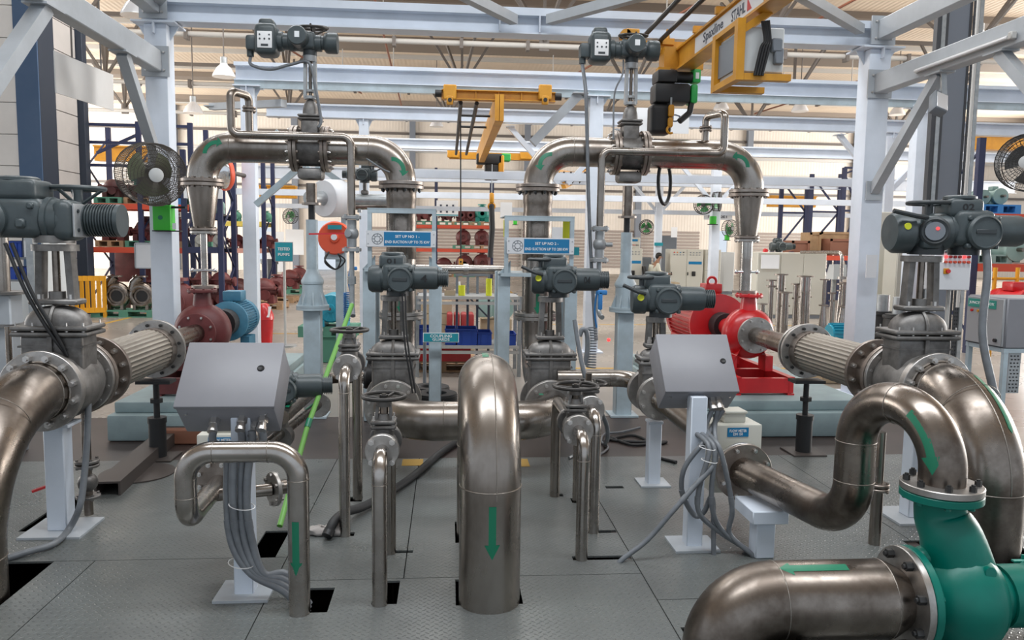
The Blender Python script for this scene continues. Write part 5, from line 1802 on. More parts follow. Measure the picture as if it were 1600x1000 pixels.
part('frame_rail', MB().b2((ex0 - .018, 5.936, ez1), (ex0 + .038, 6.364, ez1 + .038)), 'yellow', T)
for k in range(4):
    cable(T, [(ex1 - .22 + .012 * k, 5.87 - .01 * k, ez1 + .02), (ex1 - .20 + .014 * k, 5.855, ez1 - .12), (ex1 - .23 + .02 * k, 5.85, (ez0 + ez1) / 2), (ex1 - .27 + .02 * k, 5.85, ez0 - .02)], .011, 'black', 'cable', 7)
part('socket', MB().rbox((ex1 - .08, 5.88, ez0 + .13), (.07, .05, .12), .01, 1).rbox((ex1 - .10, 5.88, ez1 - .15), (.08, .06, .1), .01, 1), 'cabinet_grey', T)
# hoist
hx, hy, hz = at(1050, 148, 7.85).x, 7.85, at(1050, 148, 7.85).z
T = thing('chain_hoist', 'black electric chain hoist with green end caps and chain bag under the crane', 'hoist', (hx, hy, hz - .3))
part('body', MB().rbox((hx - .02, hy, hz), (.36, .22, .19), .03, 2), 'black', T)
part('end_cap', MB().rbox((hx + .20, hy, hz), (.07, .2, .18), .02, 2), 'hoist_green', T)
part('trolley_motor', MB().cyl((hx + .02, hy, hz + .17), (hx + .2, hy, hz + .17), .055, n=18).rbox((hx - .08, hy, hz + .16), (.2, .24, .12), .02, 2), 'black', T)
part('trolley_cap', MB().rbox((hx + .23, hy, hz + .18), (.08, .12, .13), .012, 2), 'hoist_green', T)
part('trolley_label', MB().b2((hx + .215, hy - .063, hz + .15), (hx + .25, hy - .06, hz + .21)), 'white', T)
part('trolley_hanger', MB().b2((hx - .16, hy - .05, hz + .2), (hx - .04, hy + .05, gzb + .01)), 'yellow', T)
part('chain_bag', MB().rbox((hx - .12, hy, hz - .25), (.22, .2, .30), .05, 3), 'black', T)
part('hook_block', MB().rbox((hx - .04, hy - .13, hz - .18), (.055, .07, .12), .02, 2).rbox((hx - .045, hy - .13, hz - .29), (.05, .06, .1), .02, 2), 'yellow', T)
part('hook', MB().torus((hx - .04, hy - .13, hz - .36), (0, 1, 0), .035, .012, 16, 6, -2.2, 2.0), 'yellow', T)
part('chain', MB().cyl((hx - .04, hy - .12, hz - .12), (hx - .04, hy - .12, hz - .05), .01, n=6), 'galv', T)
part('pendant_plug', MB().tube(bend([(hx + .19, hy - .05, hz - .05), (hx + .17, hy - .05, hz - .18), (hx + .06, hy - .08, hz - .27)], .05, 4), .03, 8), 'black', T)
T = thing('lifting_sling', 'dark looped lifting sling hanging below the right gooseneck pipe', 'sling', at(1038, 260, 7.45))
part('loop', MB().tube([at(1038 + 9.5 * math.sin(t * 2 * PI) * (1.0 if .0 < t < 1 else 1), 285 - 34 * math.cos(t * 2 * PI), 7.3 + .1 * math.sin(t * 2 * PI)) for t in [k / 24 for k in range(24)]], .017, 7, closed=True), 'rubber', T)
# second crane on beam two
c0, c1 = at(690, 150, 11.2), at(867, 155, 11.2)
zt2, zb2 = at(780, 143, 11.2).z, at(780, 158, 11.2).z
T = thing('overhead_crane', 'yellow crane with end carriage on the second beam, girder running away over the bench', 'crane', ((c0.x + c1.x) / 2, 11.2, zb2))
part('end_carriage', MB().ibeam((c0.x, 11.2, (zt2 + zb2) / 2), (c1.x, 11.2, (zt2 + zb2) / 2), zt2 - zb2, .14, .012, .02), 'yellow', T)
for px in (703, 852):
    p = at(px, 145, 11.1)
    wb_ = part('wheel_block', MB().rbox((p.x, 11.12, p.z + .01), (.18, .08, .2), .012, 1).rbox((p.x, 11.11, p.z - .1), (.09, .07, .12), .01, 1), 'yellow', T)
    part('axle', MB().cyl((p.x, 11.06, p.z - .1), (p.x, 11.08, p.z - .1), .028, n=12), 'black', wb_)
for s, x in ((-1, c0.x), (1, c1.x)):
    part('bumper', MB().cyl((x, 11.2, zb2 + .08), (x + s * .09, 11.2, zb2 + .08), .05, n=12), 'black', T)
g0 = at(780, 170, 11.15)
part('girder', MB().b2((g0.x - .06, 11.15, g0.z - .17), (g0.x + .06, 18.2, g0.z + .19)), 'yellow', T)
part('girder_end', MB().b2((g0.x - .062, 11.1, g0.z - .17), (g0.x - .004, 11.15, g0.z + .19)).b2((g0.x + .004, 11.1, g0.z - .17), (g0.x + .062, 11.15, g0.z + .19)), 'yellow', T)
for px in (720, 745):
    p = at(px, 155, 11.3)
    part('conductor_bar', MB().cyl((p.x, 11.3, zb2 - .02), (p.x, 17.5, zb2 - .05), .03, n=8), 'black', T)
for y in (12.4, 13.6):
    part('cross_bar', MB().cyl((at(718, 165, 11.3).x, y, zb2 - .02), (g0.x, y, zb2 - .02), .02, n=8), 'black', T)
for k in range(5):
    x = c0.x + (c1.x - c0.x) * (k + .5) / 5
    part('stiffener', MB().b2((x - .004, 11.14, zb2), (x + .004, 11.2, zt2)), 'yellow', T)
h = at(768, 258, 17.0)
T = thing('chain_hoist', 'small far hoist with green cap below the second crane girder', 'hoist', (h.x, 17, h.z))
part('body', MB().rbox((h.x - .05, 17, h.z + .12), (.55, .3, .22), .03, 2), 'black', T)
part('end_cap', MB().rbox((h.x + .3, 17, h.z + .16), (.2, .26, .16), .02, 1), 'hoist_green', T)
part('chain_bag', MB().rbox((h.x - .0, 17, h.z - .15), (.3, .25, .34), .04, 2), 'black', T)
part('bracket', MB().rbox((h.x + .2, 16.9, h.z - .05), (.12, .1, .5), .02, 1), 'yellow', T)
h2 = at(770, 320, 16.5)
part('chain', MB().cyl((h.x, 16.8, h.z), (h.x, 16.8, h2.z + .25), .012, n=6), 'galv', T)
part('hook_block', MB().rbox((h.x, 16.8, h2.z + .16), (.1, .1, .22), .04, 2).torus((h.x, 16.8, h2.z - .02), (0, 1, 0), .07, .02, 16, 6), 'yellow', T)
part('sling', MB().tube([(h.x, 16.8, h2.z), (h.x + .02, 16.8, h2.z - .5), (h.x - .02, 16.8, h2.z - 1.1)], .06, 8), 'rubber', T)
p0, p1 = at(719, 255, 13), at(720, 405, 13)
T = thing('pendant_control', 'yellow crane pendant control hanging on a thin cable over the bench', 'control', (p1.x, 13, p1.z))
part('cable', MB().cyl((p0.x, 13, p0.z + .9), (p1.x, 13, p1.z), .012, n=6), 'black', T)
pc = part('body', MB().rbox((p1.x, 13, p1.z - .14), (.07, .06, .30), .015, 2), 'yellow', T)
for k in range(4):
    part('button', MB().cyl((p1.x, 12.965, p1.z - .04 - k * .055), (p1.x, 12.96, p1.z - .04 - k * .055), .014, n=10), 'black', pc)
fc0, fc1 = at(702, 243, 20), at(830, 247, 20)
T = thing('overhead_crane', 'far small yellow crane carriage just above the left gooseneck elbow', 'crane', ((fc0.x + fc1.x) / 2, 20, fc0.z))
part('end_carriage', MB().b2((fc0.x, 19.9, fc0.z - .08), (fc1.x, 20.1, fc0.z + .08)), 'yellow', T)
for x in (fc0.x + .1, fc1.x - .15):
    part('wheel_block', MB().rbox((x, 19.85, fc0.z + .06), (.3, .1, .26), .02, 1), 'yellow', T)
part('rail', MB().b2((fc0.x - 3, 20.2, fc0.z + .12), (fc1.x + 4, 20.35, fc0.z + .3)), 'paint_blue', T)
yc = at(960, 282, 24)
T = thing('lifting_beam', 'jumble of yellow lifting gear hanging far behind the right riser', 'crane', (at(900, 285, 24).x, 24, yc.z))
part('girder', MB().bar(at(868, 272, 24), at(925, 280, 25), .3, .25), 'yellow', T)
part('girder', MB().bar(at(880, 290, 24), at(918, 268, 24.5), .2, .2), 'yellow', T)
for k in range(5):
    part('chain', MB().tube([at(870 + k * 11, 268, 23.8), at(873 + k * 11, 286, 23.8), at(880 + k * 11, 275, 23.8)], .03, 6), 'black', T)
for i, (px0, px1, py, y, l) in enumerate(((147, 232, 240, 22, 'yellow crane girder above the left pump rack'), (1525, 1600, 222, 20, 'yellow crane girder glimpsed behind the right black cage fan'), (405, 442, 300, 26, 'short yellow crane girder far behind the left gooseneck'), (1203, 1255, 315, 28, 'yellow crane girder low behind the far right empty racks'))):
    a, b = at(px0, py, y), at(px1 + 20, py + 3, y)
    T = thing('crane_girder', l, 'crane', ((a.x + b.x) / 2, y, a.z), 'far yellow crane girders')
    part('girder', MB().b2((a.x, y, a.z - .18), (b.x, y + .3, a.z + .18)), 'yellow', T)
    part('flange', MB().b2((a.x, y - .08, a.z + .18), (b.x, y + .38, a.z + .22)), 'yellow', T)

# ------------------------------------------------------------------ pendant lamps
for i, (px, py, y, l) in enumerate(((214, 14, 14, 'bell lamp at the top, left of the front left column'), (350, 112, 19, 'bell lamp right of the front left column'), (302, 170, 22, 'bell lamp on a long hook chain above the left gooseneck elbow'), (682, 193, 30, 'small bell lamp below the second crane beam'),
                                    (1330, 62, 16, 'bell lamp right of the building column top'), (1250, 168, 24, 'bell lamp left of the front right column'), (1402, 174, 26, 'bell lamp between the front right column and its brace'), (1127, 165, 26, 'bell lamp above the right bypass loop'))):
    p = at(px if i != 4 else 1530, py, y)
    T = thing('pendant_lamp', l, 'lamp', (p.x, y, p.z), 'bell-shaped hall lamps')
    part('shade', MB().lathe((p.x, y, p.z - .12), (0, 0, 1), [(.26, 0), (.25, .05), (.17, .2), (.10, .26), (.08, .3), (0, .3)], 20), 'lamp_glass', T)
    part('cap', MB().cyl((p.x, y, p.z + .18), (p.x, y, p.z + .32), .08, n=12), 'galv', T)
    part('hanger', MB().cyl((p.x, y, p.z + .32), (p.x, y, 8.3), .015, n=6), 'truss', T)

# ------------------------------------------------------------------ left column equipment
def cage_fan(c, d, r, depth, lab, blade, wires=48, box=None, near=True, mt='wheel', post=None):
    """cage fan centred at c, blowing along d"""
    T = thing('cage_fan', lab, 'fan', c, 'cage fans')
    x, y, a = axes(d)
    c = V(c)
    m = MB()
    w = .0028 if near else .006
    nr = 7 if near else 4
    for k in range(nr):
        t = (k + 1) / nr
        m.torus(c + a * depth * .5, a, r * (.22 + .78 * t), w, 28, 5)
    m.torus(c - a * depth * .5, a, r * .96, w * 1.6, 28, 5)
    for k in range(9 if near else 1):
        m.torus(c + a * depth * (.4 - .1 * k), a, r * 1.005, w, 28, 4)
    m.torus(c + a * depth * .5, a, r, w * 2, 28, 5)
    for i in range(wires):
        t = 2 * PI * i / wires
        dr = x * math.cos(t) + y * math.sin(t)
        m.tube([c + a * depth * .52 + dr * r * .2, c + a * depth * .56 + dr * r * .6, c + a * depth * .5 + dr * r, c + dr * r * 1.01, c - a * depth * .5 + dr * r * .96, c - a * depth * .62 + dr * r * .5, c - a * depth * .6 + dr * r * .15], w * .8, 4, caps=False)
    part('cage', m, mt, T)
    part('hub_badge', MB().lathe(c + a * depth * .5, a, [(r * .23, 0), (r * .23, .02), (r * .2, .026), (0, .026)], 20), 'cabinet_white' if near else mt, T)
    for k in range(3):
        t0 = 2 * PI * k / 3 + .6
        vs = []
        for j in range(7):
            t = t0 + (j / 6 - .5) * 1.5
            for q in (.16, .5, .86):
                vs.append(c + (x * math.cos(t) + y * math.sin(t)) * r * q * .86 + a * depth * .45 * (j / 6 - .5) + a * .0)
        n0 = len(vs)
        vs += [v - a * .006 for v in vs]
        fs = []
        for j in range(6):
            for q in range(2):
                A = [j * 3 + q, j * 3 + q + 1, (j + 1) * 3 + q + 1, (j + 1) * 3 + q]
                fs += [A, [n0 + i for i in reversed(A)]]
        part('blade', MB().add(vs, fs), blade, T)
    part('motor', MB().cyl(c - a * depth * .6, c + a * depth * .1, r * .2, n=18), 'actuator' if near else 'hoist_green', T)
    if post:
        part('arm', MB().tube([c - a * depth * .6, V(post)], .02, 8), 'black', T)
    return T


fc = at(235, 272, 7.72)
cage_fan(fc, (.75, -1, -.14), .285, .30, 'large wire cage fan on the front left column above the green box', 'fan_blade', 96, mt='fan_cage', post=(CXL, 8.09, fc.z - .02))
a, b = at(237, 320, 8.0), at(264, 360, 8.0)
T = thing('regulator_box', 'bright green fan regulator box on the front left column', 'box', ((a.x + b.x) / 2, 8.02, b.z))
part('case', MB().prof(((a.x + b.x) / 2 + .02, 8.09, b.z), ((a.x + b.x) / 2 + .02, 8.09, a.z), [(-.09, 0), (-.08, -.11), (.06, -.11), (.09, 0)], (0, 1, 0)), 'stab_green', T)
part('case_front', MB().rbox(((a.x + b.x) / 2 + .02, 8.03, (a.z + b.z) / 2), (.17, .12, a.z - b.z), .012, 2), 'stab_green', T)
part('badge', MB().cyl(((a.x + b.x) / 2 + .01, 7.97, (a.z + b.z) / 2), ((a.x + b.x) / 2 + .01, 7.966, (a.z + b.z) / 2), .022, n=14), 'decal_green', T)
part('bracket', MB().b2((a.x - .01, 8.02, b.z - .012), (b.x + .1, 8.1, b.z)).b2((b.x, 8.0, a.z - .03), (b.x + .16, 8.06, a.z - .01)), 'black', T)
cable(T, [((a.x + b.x) / 2, 8.05, a.z), (fc.x + .08, 8.0, fc.z - .25), (fc.x, 7.95, fc.z - .1)], .008, 'black')
part('tag', MB().b2((b.x + .05, 7.95, b.z + .01), (b.x + .085, 7.953, b.z + .07)), 'paper', T)
# white hanging board, upper left
q = [at(85, 78, 7.4), at(178, 117, 8.6)]
T = thing('hanging_board', 'blank white board hanging on chains from the left side beam', 'board', (-3.4, 8, 2.9))
tl, tr, br_, bl = at(85, 79, 7.0), at(177, 117, 8.9), at(178, 173, 8.9), at(88, 145, 7.0)
nb = MB().add([tl, tr, br_, bl] + [v + V((-.01, 0, 0)) for v in (tl, tr, br_, bl)], [(0, 1, 2, 3), (7, 6, 5, 4), (0, 4, 5, 1), (1, 5, 6, 2), (2, 6, 7, 3), (3, 7, 4, 0)])
part('board', nb, 'wall_panel', T)
for t in (.25, .75):
    p = tl.lerp(tr, t)
    part('chain', MB().cyl(p, p + V((0, 0, 1.2)), .008, n=6), 'truss', T)
# white notice board on a pole
a, b = at(210, 379, 10.0), at(255, 420, 10.0)
T = thing('notice_board', 'blank framed board on a thin pole left of the front left column', 'sign', ((a.x + b.x) / 2, 10, 0))
part('panel', MB().b2((a.x, 10, b.z), (b.x, 10.015, a.z)), 'white_sheet', T)
part('frame', MB().b2((a.x, 9.985, a.z - .012), (b.x, 10.02, a.z)).b2((a.x, 9.985, b.z), (b.x, 10.02, b.z + .012)).b2((a.x, 9.985, b.z), (a.x + .012, 10.02, a.z)).b2((b.x - .012, 9.985, b.z), (b.x, 10.02, a.z)), 'galv', T)
part('pole', MB().cyl(((a.x + b.x) / 2 + .03, 10.03, 0), ((a.x + b.x) / 2 + .03, 10.03, b.z + .05), .022, n=12), 'tube_white', T)
part('foot', MB().cyl(((a.x + b.x) / 2 + .03, 10.03, 0), ((a.x + b.x) / 2 + .03, 10.03, .02), .16, n=20), 'galv', T)
# tested pumps sign
a, b = at(430, 379, 12.0), at(457, 408, 12.0)
T = thing('notice_sign', 'teal sign on a pole reading TESTED PUMPS', 'sign', ((a.x + b.x) / 2, 12, 0), 'teal notice signs')
bp = part('plate', MB().b2((a.x, 12, b.z), (b.x, 12.012, a.z)), 'sign_teal', T)
text(bp, 'TESTED', ((a.x + b.x) / 2, 11.998, b.z + (a.z - b.z) * .66), (b.x - a.x) * .72, .045, 'white')
text(bp, 'PUMPS', ((a.x + b.x) / 2, 11.998, b.z + (a.z - b.z) * .36), (b.x - a.x) * .68, .045, 'white')
part('border', MB().b2((a.x - .01, 12.005, b.z - .01), (b.x + .01, 12.01, a.z + .01)), 'galv', T)
part('pole', MB().cyl(((a.x + b.x) / 2, 12.02, 0), ((a.x + b.x) / 2, 12.02, b.z), .02, n=10), 'tube_white', T)
part('foot', MB().cyl(((a.x + b.x) / 2, 12.02, 0), ((a.x + b.x) / 2, 12.02, .02), .17, n=18), 'galv', T)
# convex mirror
c = at(355, 268, 11.1)
T = thing('convex_mirror', 'round convex safety mirror with red rim beside the left gooseneck elbow', 'mirror', c)
d = V((-.75, -.65, -.15)).normalized()
part('mirror', MB().lathe(c, d, [(.235 * math.cos(k * .13), .06 + .11 * math.sin(k * .13)) for k in range(12)] + [(0, .17)], 30), 'chrome', T)
part('rim', MB().lathe(c, d, [(.10, -.02), (.22, .0), (.25, .03), (.255, .07), (.24, .075)], 30), 'orange_red', T)
part('arm', MB().cyl(c, (-2.82, 11.45, c.z - .03), .03, n=10), 'truss', T)
# red bin
c = gnd(412, 508)
T = thing('litter_bin', 'red swing-top litter bin beside the second left column', 'bin', c)
c = V((at(413, 480, 12.4).x, 12.4, 0))
T.location = c
OFF[T.name] = V(c)
part('body', MB().lathe(c, (0, 0, 1), [(.11, 0), (.135, .36), (.14, .37), (0, .37)], 20), 'red', T)
part('swing_top', MB().lathe(c + V((0, 0, .37)), (0, 0, 1), [(.145, 0), (.135, .08), (.07, .23), (.035, .25), (0, .25)], 20), 'red', T)
part('flap', MB().prof(c + V((.05, -.12, .41)), c + V((.07, -.04, .57)), [(-.05, -.006), (.05, -.006), (.05, .006), (-.05, .006)]), 'white', T)
# yellow barrier
a, b = at(113, 432, 15.9), at(162, 427, 16.3)
T = thing('barrier_fence', 'yellow barred safety barrier left of the steel volutes', 'fence', ((a.x + b.x) / 2 - .3, 16.1, 0))
fa, fb = V((a.x - .8, 15.9, 0)), V((b.x, 16.3, 0))
zt, zb = a.z, .10
for z in (zb, zt - .1):
    part('rail', MB().bar(fa + V((0, 0, z + .05)), fb + V((0, 0, z + .05)), .05, .10), 'yellow_fence', T)
nb_ = 13
for k in range(nb_ + 1):
    p = fa.lerp(fb, k / nb_)
    part('bar', MB().b2((p.x - .032, p.y - .02, zb * (0 if k in (0, nb_) else 1)), (p.x + .032, p.y + .02, zt)), 'yellow_fence', T)

# ------------------------------------------------------------------ rack stock
def stock_pump(kind, mt, lab, loc, s=1.0, rz=0.0, group='pumps stored on the racks and pallets'):
    """kind: 'split' double-suction casing, 'end' end-suction casing, 'volute' bare steel volute"""
    T = thing('stock_pump', lab, 'pump', loc, group, world=False, rz=rz)
    T.scale = (s, s, s)
    key = (kind, mt)
    if key not in PROTO:
        ps = []
        if kind == 'split':
            ps.append(('casing', MB().sphere((0, 0, .32), .27, 16, 10, (1.05, .75, .95)).lathe((-.3, 0, .28), (1, 0, 0), [(.10, 0), (.13, .1), (.2, .2), (.2, .4), (.13, .5), (.10, .6)], 16).rbox((0, 0, .34), (.62, .44, .05), .01, 1), mt))
            ps.append(('flange', MB().cyl((-.42, 0, .28), (-.36, 0, .28), .14, n=16).cyl((-.4, 0, .28), (-.2, 0, .28), .06, n=10), mt))
            ps.append(('flange', MB().cyl((.36, 0, .28), (.42, 0, .28), .14, n=16).cyl((.2, 0, .28), (.4, 0, .28), .06, n=10), mt))
            ps.append(('front_flange', MB().cyl((.08, -.30, .2), (.08, -.26, .2), .12, n=16).cyl((.08, -.26, .2), (.08, -.1, .2), .09, n=14), mt))
            ps.append(('foot', MB().b2((-.26, -.2, 0), (-.12, .2, .2)).b2((.12, -.2, 0), (.26, .2, .2)), mt))
        elif kind == 'end':
            ps.append(('casing', MB().lathe((0, .12, .27), (0, -1, 0), [(.12, 0), (.24, .03), (.26, .10), (.24, .18), (.16, .23), (.1, .27)], 18), mt))
            ps.append(('suction_flange', MB().lathe((0, -.15, .27), (0, -1, 0), [(.15, 0), (.15, .03), (.07, .03), (.065, .0), (0, 0)], 18), mt))
            ps.append(('discharge_flange', MB().cyl((.0, .02, .45), (.0, .02, .55), .08, n=14).cyl((0, .02, .54), (0, .02, .575), .14, n=16), mt))
            ps.append(('bearing_housing', MB().cyl((0, .1, .27), (0, .5, .27), .09, n=14), mt))
            ps.append(('foot', MB().b2((-.22, -.1, 0), (-.08, .1, .15)).b2((.08, -.1, 0), (.22, .1, .15)), mt))
        else:
            ps.append(('volute', MB().tube([(.20 * math.cos(t), -.02, .30 + .20 * math.sin(t)) for t in [2.6 + k * .35 for k in range(19)]], .1, 14, radii=[.07 + .0025 * k for k in range(19)]).tube([(-.17, -.02, .42), (-.13, -.02, .58), (-.02, -.02, .70)], .1, 14, radii=[.11, .105, .09]), mt))
            ps.append(('eye_flange', MB().lathe((.05, -.11, .3), (0, -1, 0), [(.16, 0), (.16, .025), (.12, .025), (.12, 0)], 22), mt))
            ps.append(('eye_shade', MB().cyl((.05, -.115, .3), (.05, -.12, .3), .12, n=20), 'black'))  # black disc paints the shade inside the pump eye
            ps.append(('top_flange', MB().cyl((-.02, -.02, .70), (-.02, -.02, .73), .15, n=20), mt))
            ps.append(('foot', MB().b2((-.16, -.1, 0), (-.1, .06, .12)).b2((.1, -.1, 0), (.16, .06, .12)), mt))
        PROTO[key] = [(n, shared(n, m, mm)) for n, m, mm in ps]
    for n, me in PROTO[key]:
        inst(n, me, T, (0, 0, 0))
    return T


PROTO = {}


def pallet(mt, lab, loc, w=1.0, d=.9, rz=0.0, group='pallets'):
    T = thing('pallet', lab, 'pallet', loc, group, world=False, rz=rz)
    key = ('pallet', mt)
    if key not in PROTO:
        L = []
        for k in range(5):
            L.append(('board', MB().b2((-.5, -.45 + k * .19, .115), (.5, -.45 + k * .19 + .14, .14))))
        for k in range(3):
            L.append(('bottom_board', MB().b2((-.5, -.45 + k * .385, 0), (.5, -.45 + k * .385 + .13, .02))))
        for i in range(3):
            L.append(('stringer', MB().b2((-.5 + i * .43, -.45, .02), (-.5 + i * .43 + .14, .45, .115))))
        PROTO[key] = [(n, shared(n, m, mt)) for n, m in L]
    for n, me in PROTO[key]:
        inst(n, me, T, (0, 0, 0), scale=(w, d, 1))
    return T


def rack(xs, y, d, ztop, beams, lab, bm='rack_red', um='rack_navy', braces=True):
    """xs upright positions; beams: list of heights"""
    T = thing('pallet_rack', lab, 'rack', (sum(xs) / len(xs), y, 0), 'pallet racks')
    for x in xs:
        for yy in (y, y + d):
            part('upright', MB().b2((x - .05, yy - .04, 0), (x + .05, yy + .04, ztop)), um, T)
        if braces:
            z = .3
            s = 0
            while z + .7 < ztop:
                part('brace', MB().bar((x, y + (d if s else 0), z), (x, y + (0 if s else d), z + .7), .03, .03), um, T)
                z += .7
                s ^= 1
    for i, zb in enumerate(beams):
        m_ = bm[i] if isinstance(bm, (list, tuple)) else bm
        for a, b in zip(xs, xs[1:]):
            for yy in (y - .03, y + d + .03):
                part('beam', MB().b2((a + .05, yy - .025, zb - .12), (b - .05, yy + .025, zb)), m_, T)
            part('deck', MB().b2((a + .05, y, zb - .03), (b - .05, y + d, zb - .01)), 'truss', T)
    return T


ORD = ('first', 'second', 'third', 'fourth', 'fifth', 'sixth', 'seventh', 'eighth')
RYL = 17.6
x0, x1 = at(139, 330, RYL).x, at(220, 330, RYL).x
x2 = x1 + (x1 - x0)
zA, zB = at(180, 318, RYL).z, at(180, 386, RYL).z
rack((x0, x1, x2), RYL, 1.1, at(215, 190, RYL).z, (zB, zA), 'orange-beamed pallet rack right of the grey room wall, full of maroon pumps')
TR1 = bpy.data.objects['pallet_rack']
for dz in (.05, .42, .9):
    zt1 = at(215, 190, RYL).z - dz
    part('top_tie', MB().b2((x0, RYL - .03, zt1 - .06), (x2, RYL + .03, zt1)), 'rack_navy', TR1)
part('top_brace', MB().bar((x0, RYL + .5, at(150, 235, RYL).z), (x1, RYL + .5, at(150, 197, RYL).z), .06, .06), 'rack_navy', TR1)
for i in range(4):
    xx = x0 + .35 + i * .62
    pallet(('pallet_green', 'pallet_wood', 'pallet_blue', 'pallet_green')[i], '%s pallet on the upper orange beam of the left rack' % ('green', 'brown wooden', 'blue', 'rightmost green')[i], (xx, RYL + .5, zA), .58, .9)
    stock_pump('split', 'maroon_dark', 'dark pump casing on the upper level of the left rack, %s from left' % ORD[i], (xx, RYL + .4, zA + .14), .7)
    xx2 = x0 + .35 + i * .62
    pallet(('pallet_wood', 'pallet_green', 'pallet_wood', 'pallet_green')[i], '%s pallet on the lower orange beam of the left rack' % ('leftmost wooden', 'left green', 'right wooden', 'right green')[i], (xx2, RYL + .5, zB), .58, .9)
    stock_pump('split' if i % 2 else 'end', 'maroon', 'maroon pump on the middle level of the left rack, %s from left' % ORD[i], (xx2, RYL + .4, zB + .14), .72 if i % 2 else 1.05)
    stock_pump('end', 'maroon_dark', 'dark casing at the back of the middle left rack level, %s from left' % ORD[i], (xx2 - .1, RYL + .82, zB + .14), .95)
    stock_pump('split', 'maroon_dark', 'dark casing at the back of the upper left rack level, %s from left' % ORD[i], (xx2 - .1, RYL + .86, zA + .14), .72)
    stock_pump('end' if i % 2 else 'split', 'maroon', 'maroon pump on the floor inside the left rack, %s from left' % ORD[i], (xx2, RYL + .5, 0), 1.15 if i % 2 else .74)
stock_pump('split', 'pump_teal', 'pale teal pump casing on top of the left rack load', (x0 + 1.0, RYL + .35, zA + .42), .55)
solo('tarpaulin', MB().rbox(((x0 + x1) / 2, RYL + 1.05, .95), (x1 - x0 - .15, .06, .72), .02, 2), 'maroon', 'plain maroon panel at the back of the lower left rack bay', 'panel', base=((x0 + x1) / 2, RYL + 1.05, .6))
pallet('pallet_green', 'long green pallet under the two bare steel volutes', (at(202, 480, 16.6).x, 16.6, 0), 1.25, .7)
for i, px in enumerate((183, 222)):
    stock_pump('volute', 'steel_dark', '%s bare steel pump volute on the green floor pallet' % ('left', 'right')[i], (at(px, 470, 16.5).x, 16.5, .14), .95, group='bare steel volutes')
# second rack, navy beams
x0, x1 = at(288, 330, 16.4).x, at(344, 330, 16.4).x
zA, zB = at(315, 333, 16.4).z, at(315, 386, 16.4).z
rack((x0, x1), 16.4, 1.0, at(300, 234, 16.4).z, (zB, zA), 'navy-beamed rack end behind the left tapered reducer', 'rack_navy')
for i in range(2):
    xx = x0 + .22 + i * .36
    stock_pump('end', 'motor_green', '%s grey-green casing on the top navy shelf behind the reducer' % ('left', 'right')[i], (xx, 16.7, zA), .55)
    stock_pump('end', 'cabinet', '%s cream pump with round eye on the middle navy shelf' % ('left', 'right')[i], (xx, 16.7, zB), .5)
    stock_pump('split', 'maroon', '%s maroon casing below the navy shelves' % ('left', 'right')[i], (xx, 16.8, .52), .7)
solo('white_notice', MB().b2((at(283, 285, 16.2).x, 16.33, at(283, 309, 16.2).z), (at(344, 285, 16.2).x, 16.35, at(283, 286, 16.2).z)), 'paper', 'blank white sheet on the navy rack behind the left reducer', 'notice', base=(x0, 16.2, at(283, 309, 16.2).z))
# third rack, yellow and pink beams
x0, x1 = at(349, 330, 20.5).x, at(412, 330, 20.5).x
zA, zB = at(380, 346, 20.5).z, at(380, 388, 20.5).z
mat('beam_pink', (.62, .33, .27), .55)
mat('beam_yellow', (.72, .58, .12), .5)
rack((x0, x1), 20.5, 1.1, at(372, 246, 20.5).z, (zB, zA), 'rack with one yellow and one pink beam beside the second left column', ('beam_pink', 'beam_yellow'))
for i in range(3):
    xx = x0 + .22 + i * .38
    stock_pump('end', 'pallet_green', 'green-grey casing on the yellow beam, %s from left' % ORD[i], (xx, 20.9, zA), .5)
    stock_pump('split', 'maroon', 'maroon casing on the pink beam, %s from left' % ORD[i], (xx, 20.9, zB), .62)
    stock_pump('split', 'maroon_dark', 'dark maroon casing on the floor under the pink beam, %s from left' % ORD[i], (xx, 21, .1), .85)
# pumps on the floor
for i, (px, py, y, s, k, m_, l) in enumerate(((276, 465, 14.0, 1.35, 'end', 'maroon', 'tall maroon pump standing right of the front left column'), (302, 455, 15.0, 1.0, 'end', 'maroon', 'greasy maroon pump under the navy rack'), (346, 442, 17.0, 1.0, 'split', 'maroon', 'domed maroon pump with white flange on a wooden pallet'),
                                               (372, 440, 19.0, .8, 'split', 'maroon_dark', 'dark maroon pump left of the second left column'), (412, 437, 18.5, 1.0, 'split', 'maroon', 'domed maroon pump right of the second left column'), (432, 435, 20.5, 1.0, 'end', 'maroon', 'maroon pump beside the TESTED PUMPS sign pole'), (452, 430, 24, 1.0, 'split', 'maroon', 'far maroon pump behind the TESTED PUMPS sign'), (467, 428, 26, 1.1, 'end', 'maroon', 'farthest maroon pump left of the screw jack'))):
    x = at(px, py, y).x
    pallet(('pallet_green', 'pallet_green', 'pallet_wood', 'pallet_wood', 'pallet_wood', 'pallet_wood', 'pallet_green', 'pallet_green')[i], 'floor pallet under the ' + l, (x, y + .2, 0), .9, .9)
    stock_pump(k, m_, l, (x, y, .14), s)
x = at(420, 385, 25).x
solo('display_board', MB().b2((at(411, 360, 25).x, 25, .6), (at(443, 360, 25).x, 25.05, at(430, 362, 25).z)), 'paper', 'white display panel behind the TESTED PUMPS sign', 'panel', base=(x, 25, .6))
solo('display_board', MB().b2((at(446, 360, 27).x, 27, 1.1), (at(474, 360, 27).x, 27.05, at(430, 358, 27).z)), 'paper', 'second white display panel right of the TESTED PUMPS sign', 'panel', base=(x, 27, 1.1))
T = thing('waste_box', 'small black bin in front of the far white display panel', 'bin', (at(421, 405, 23).x, 23, 0))
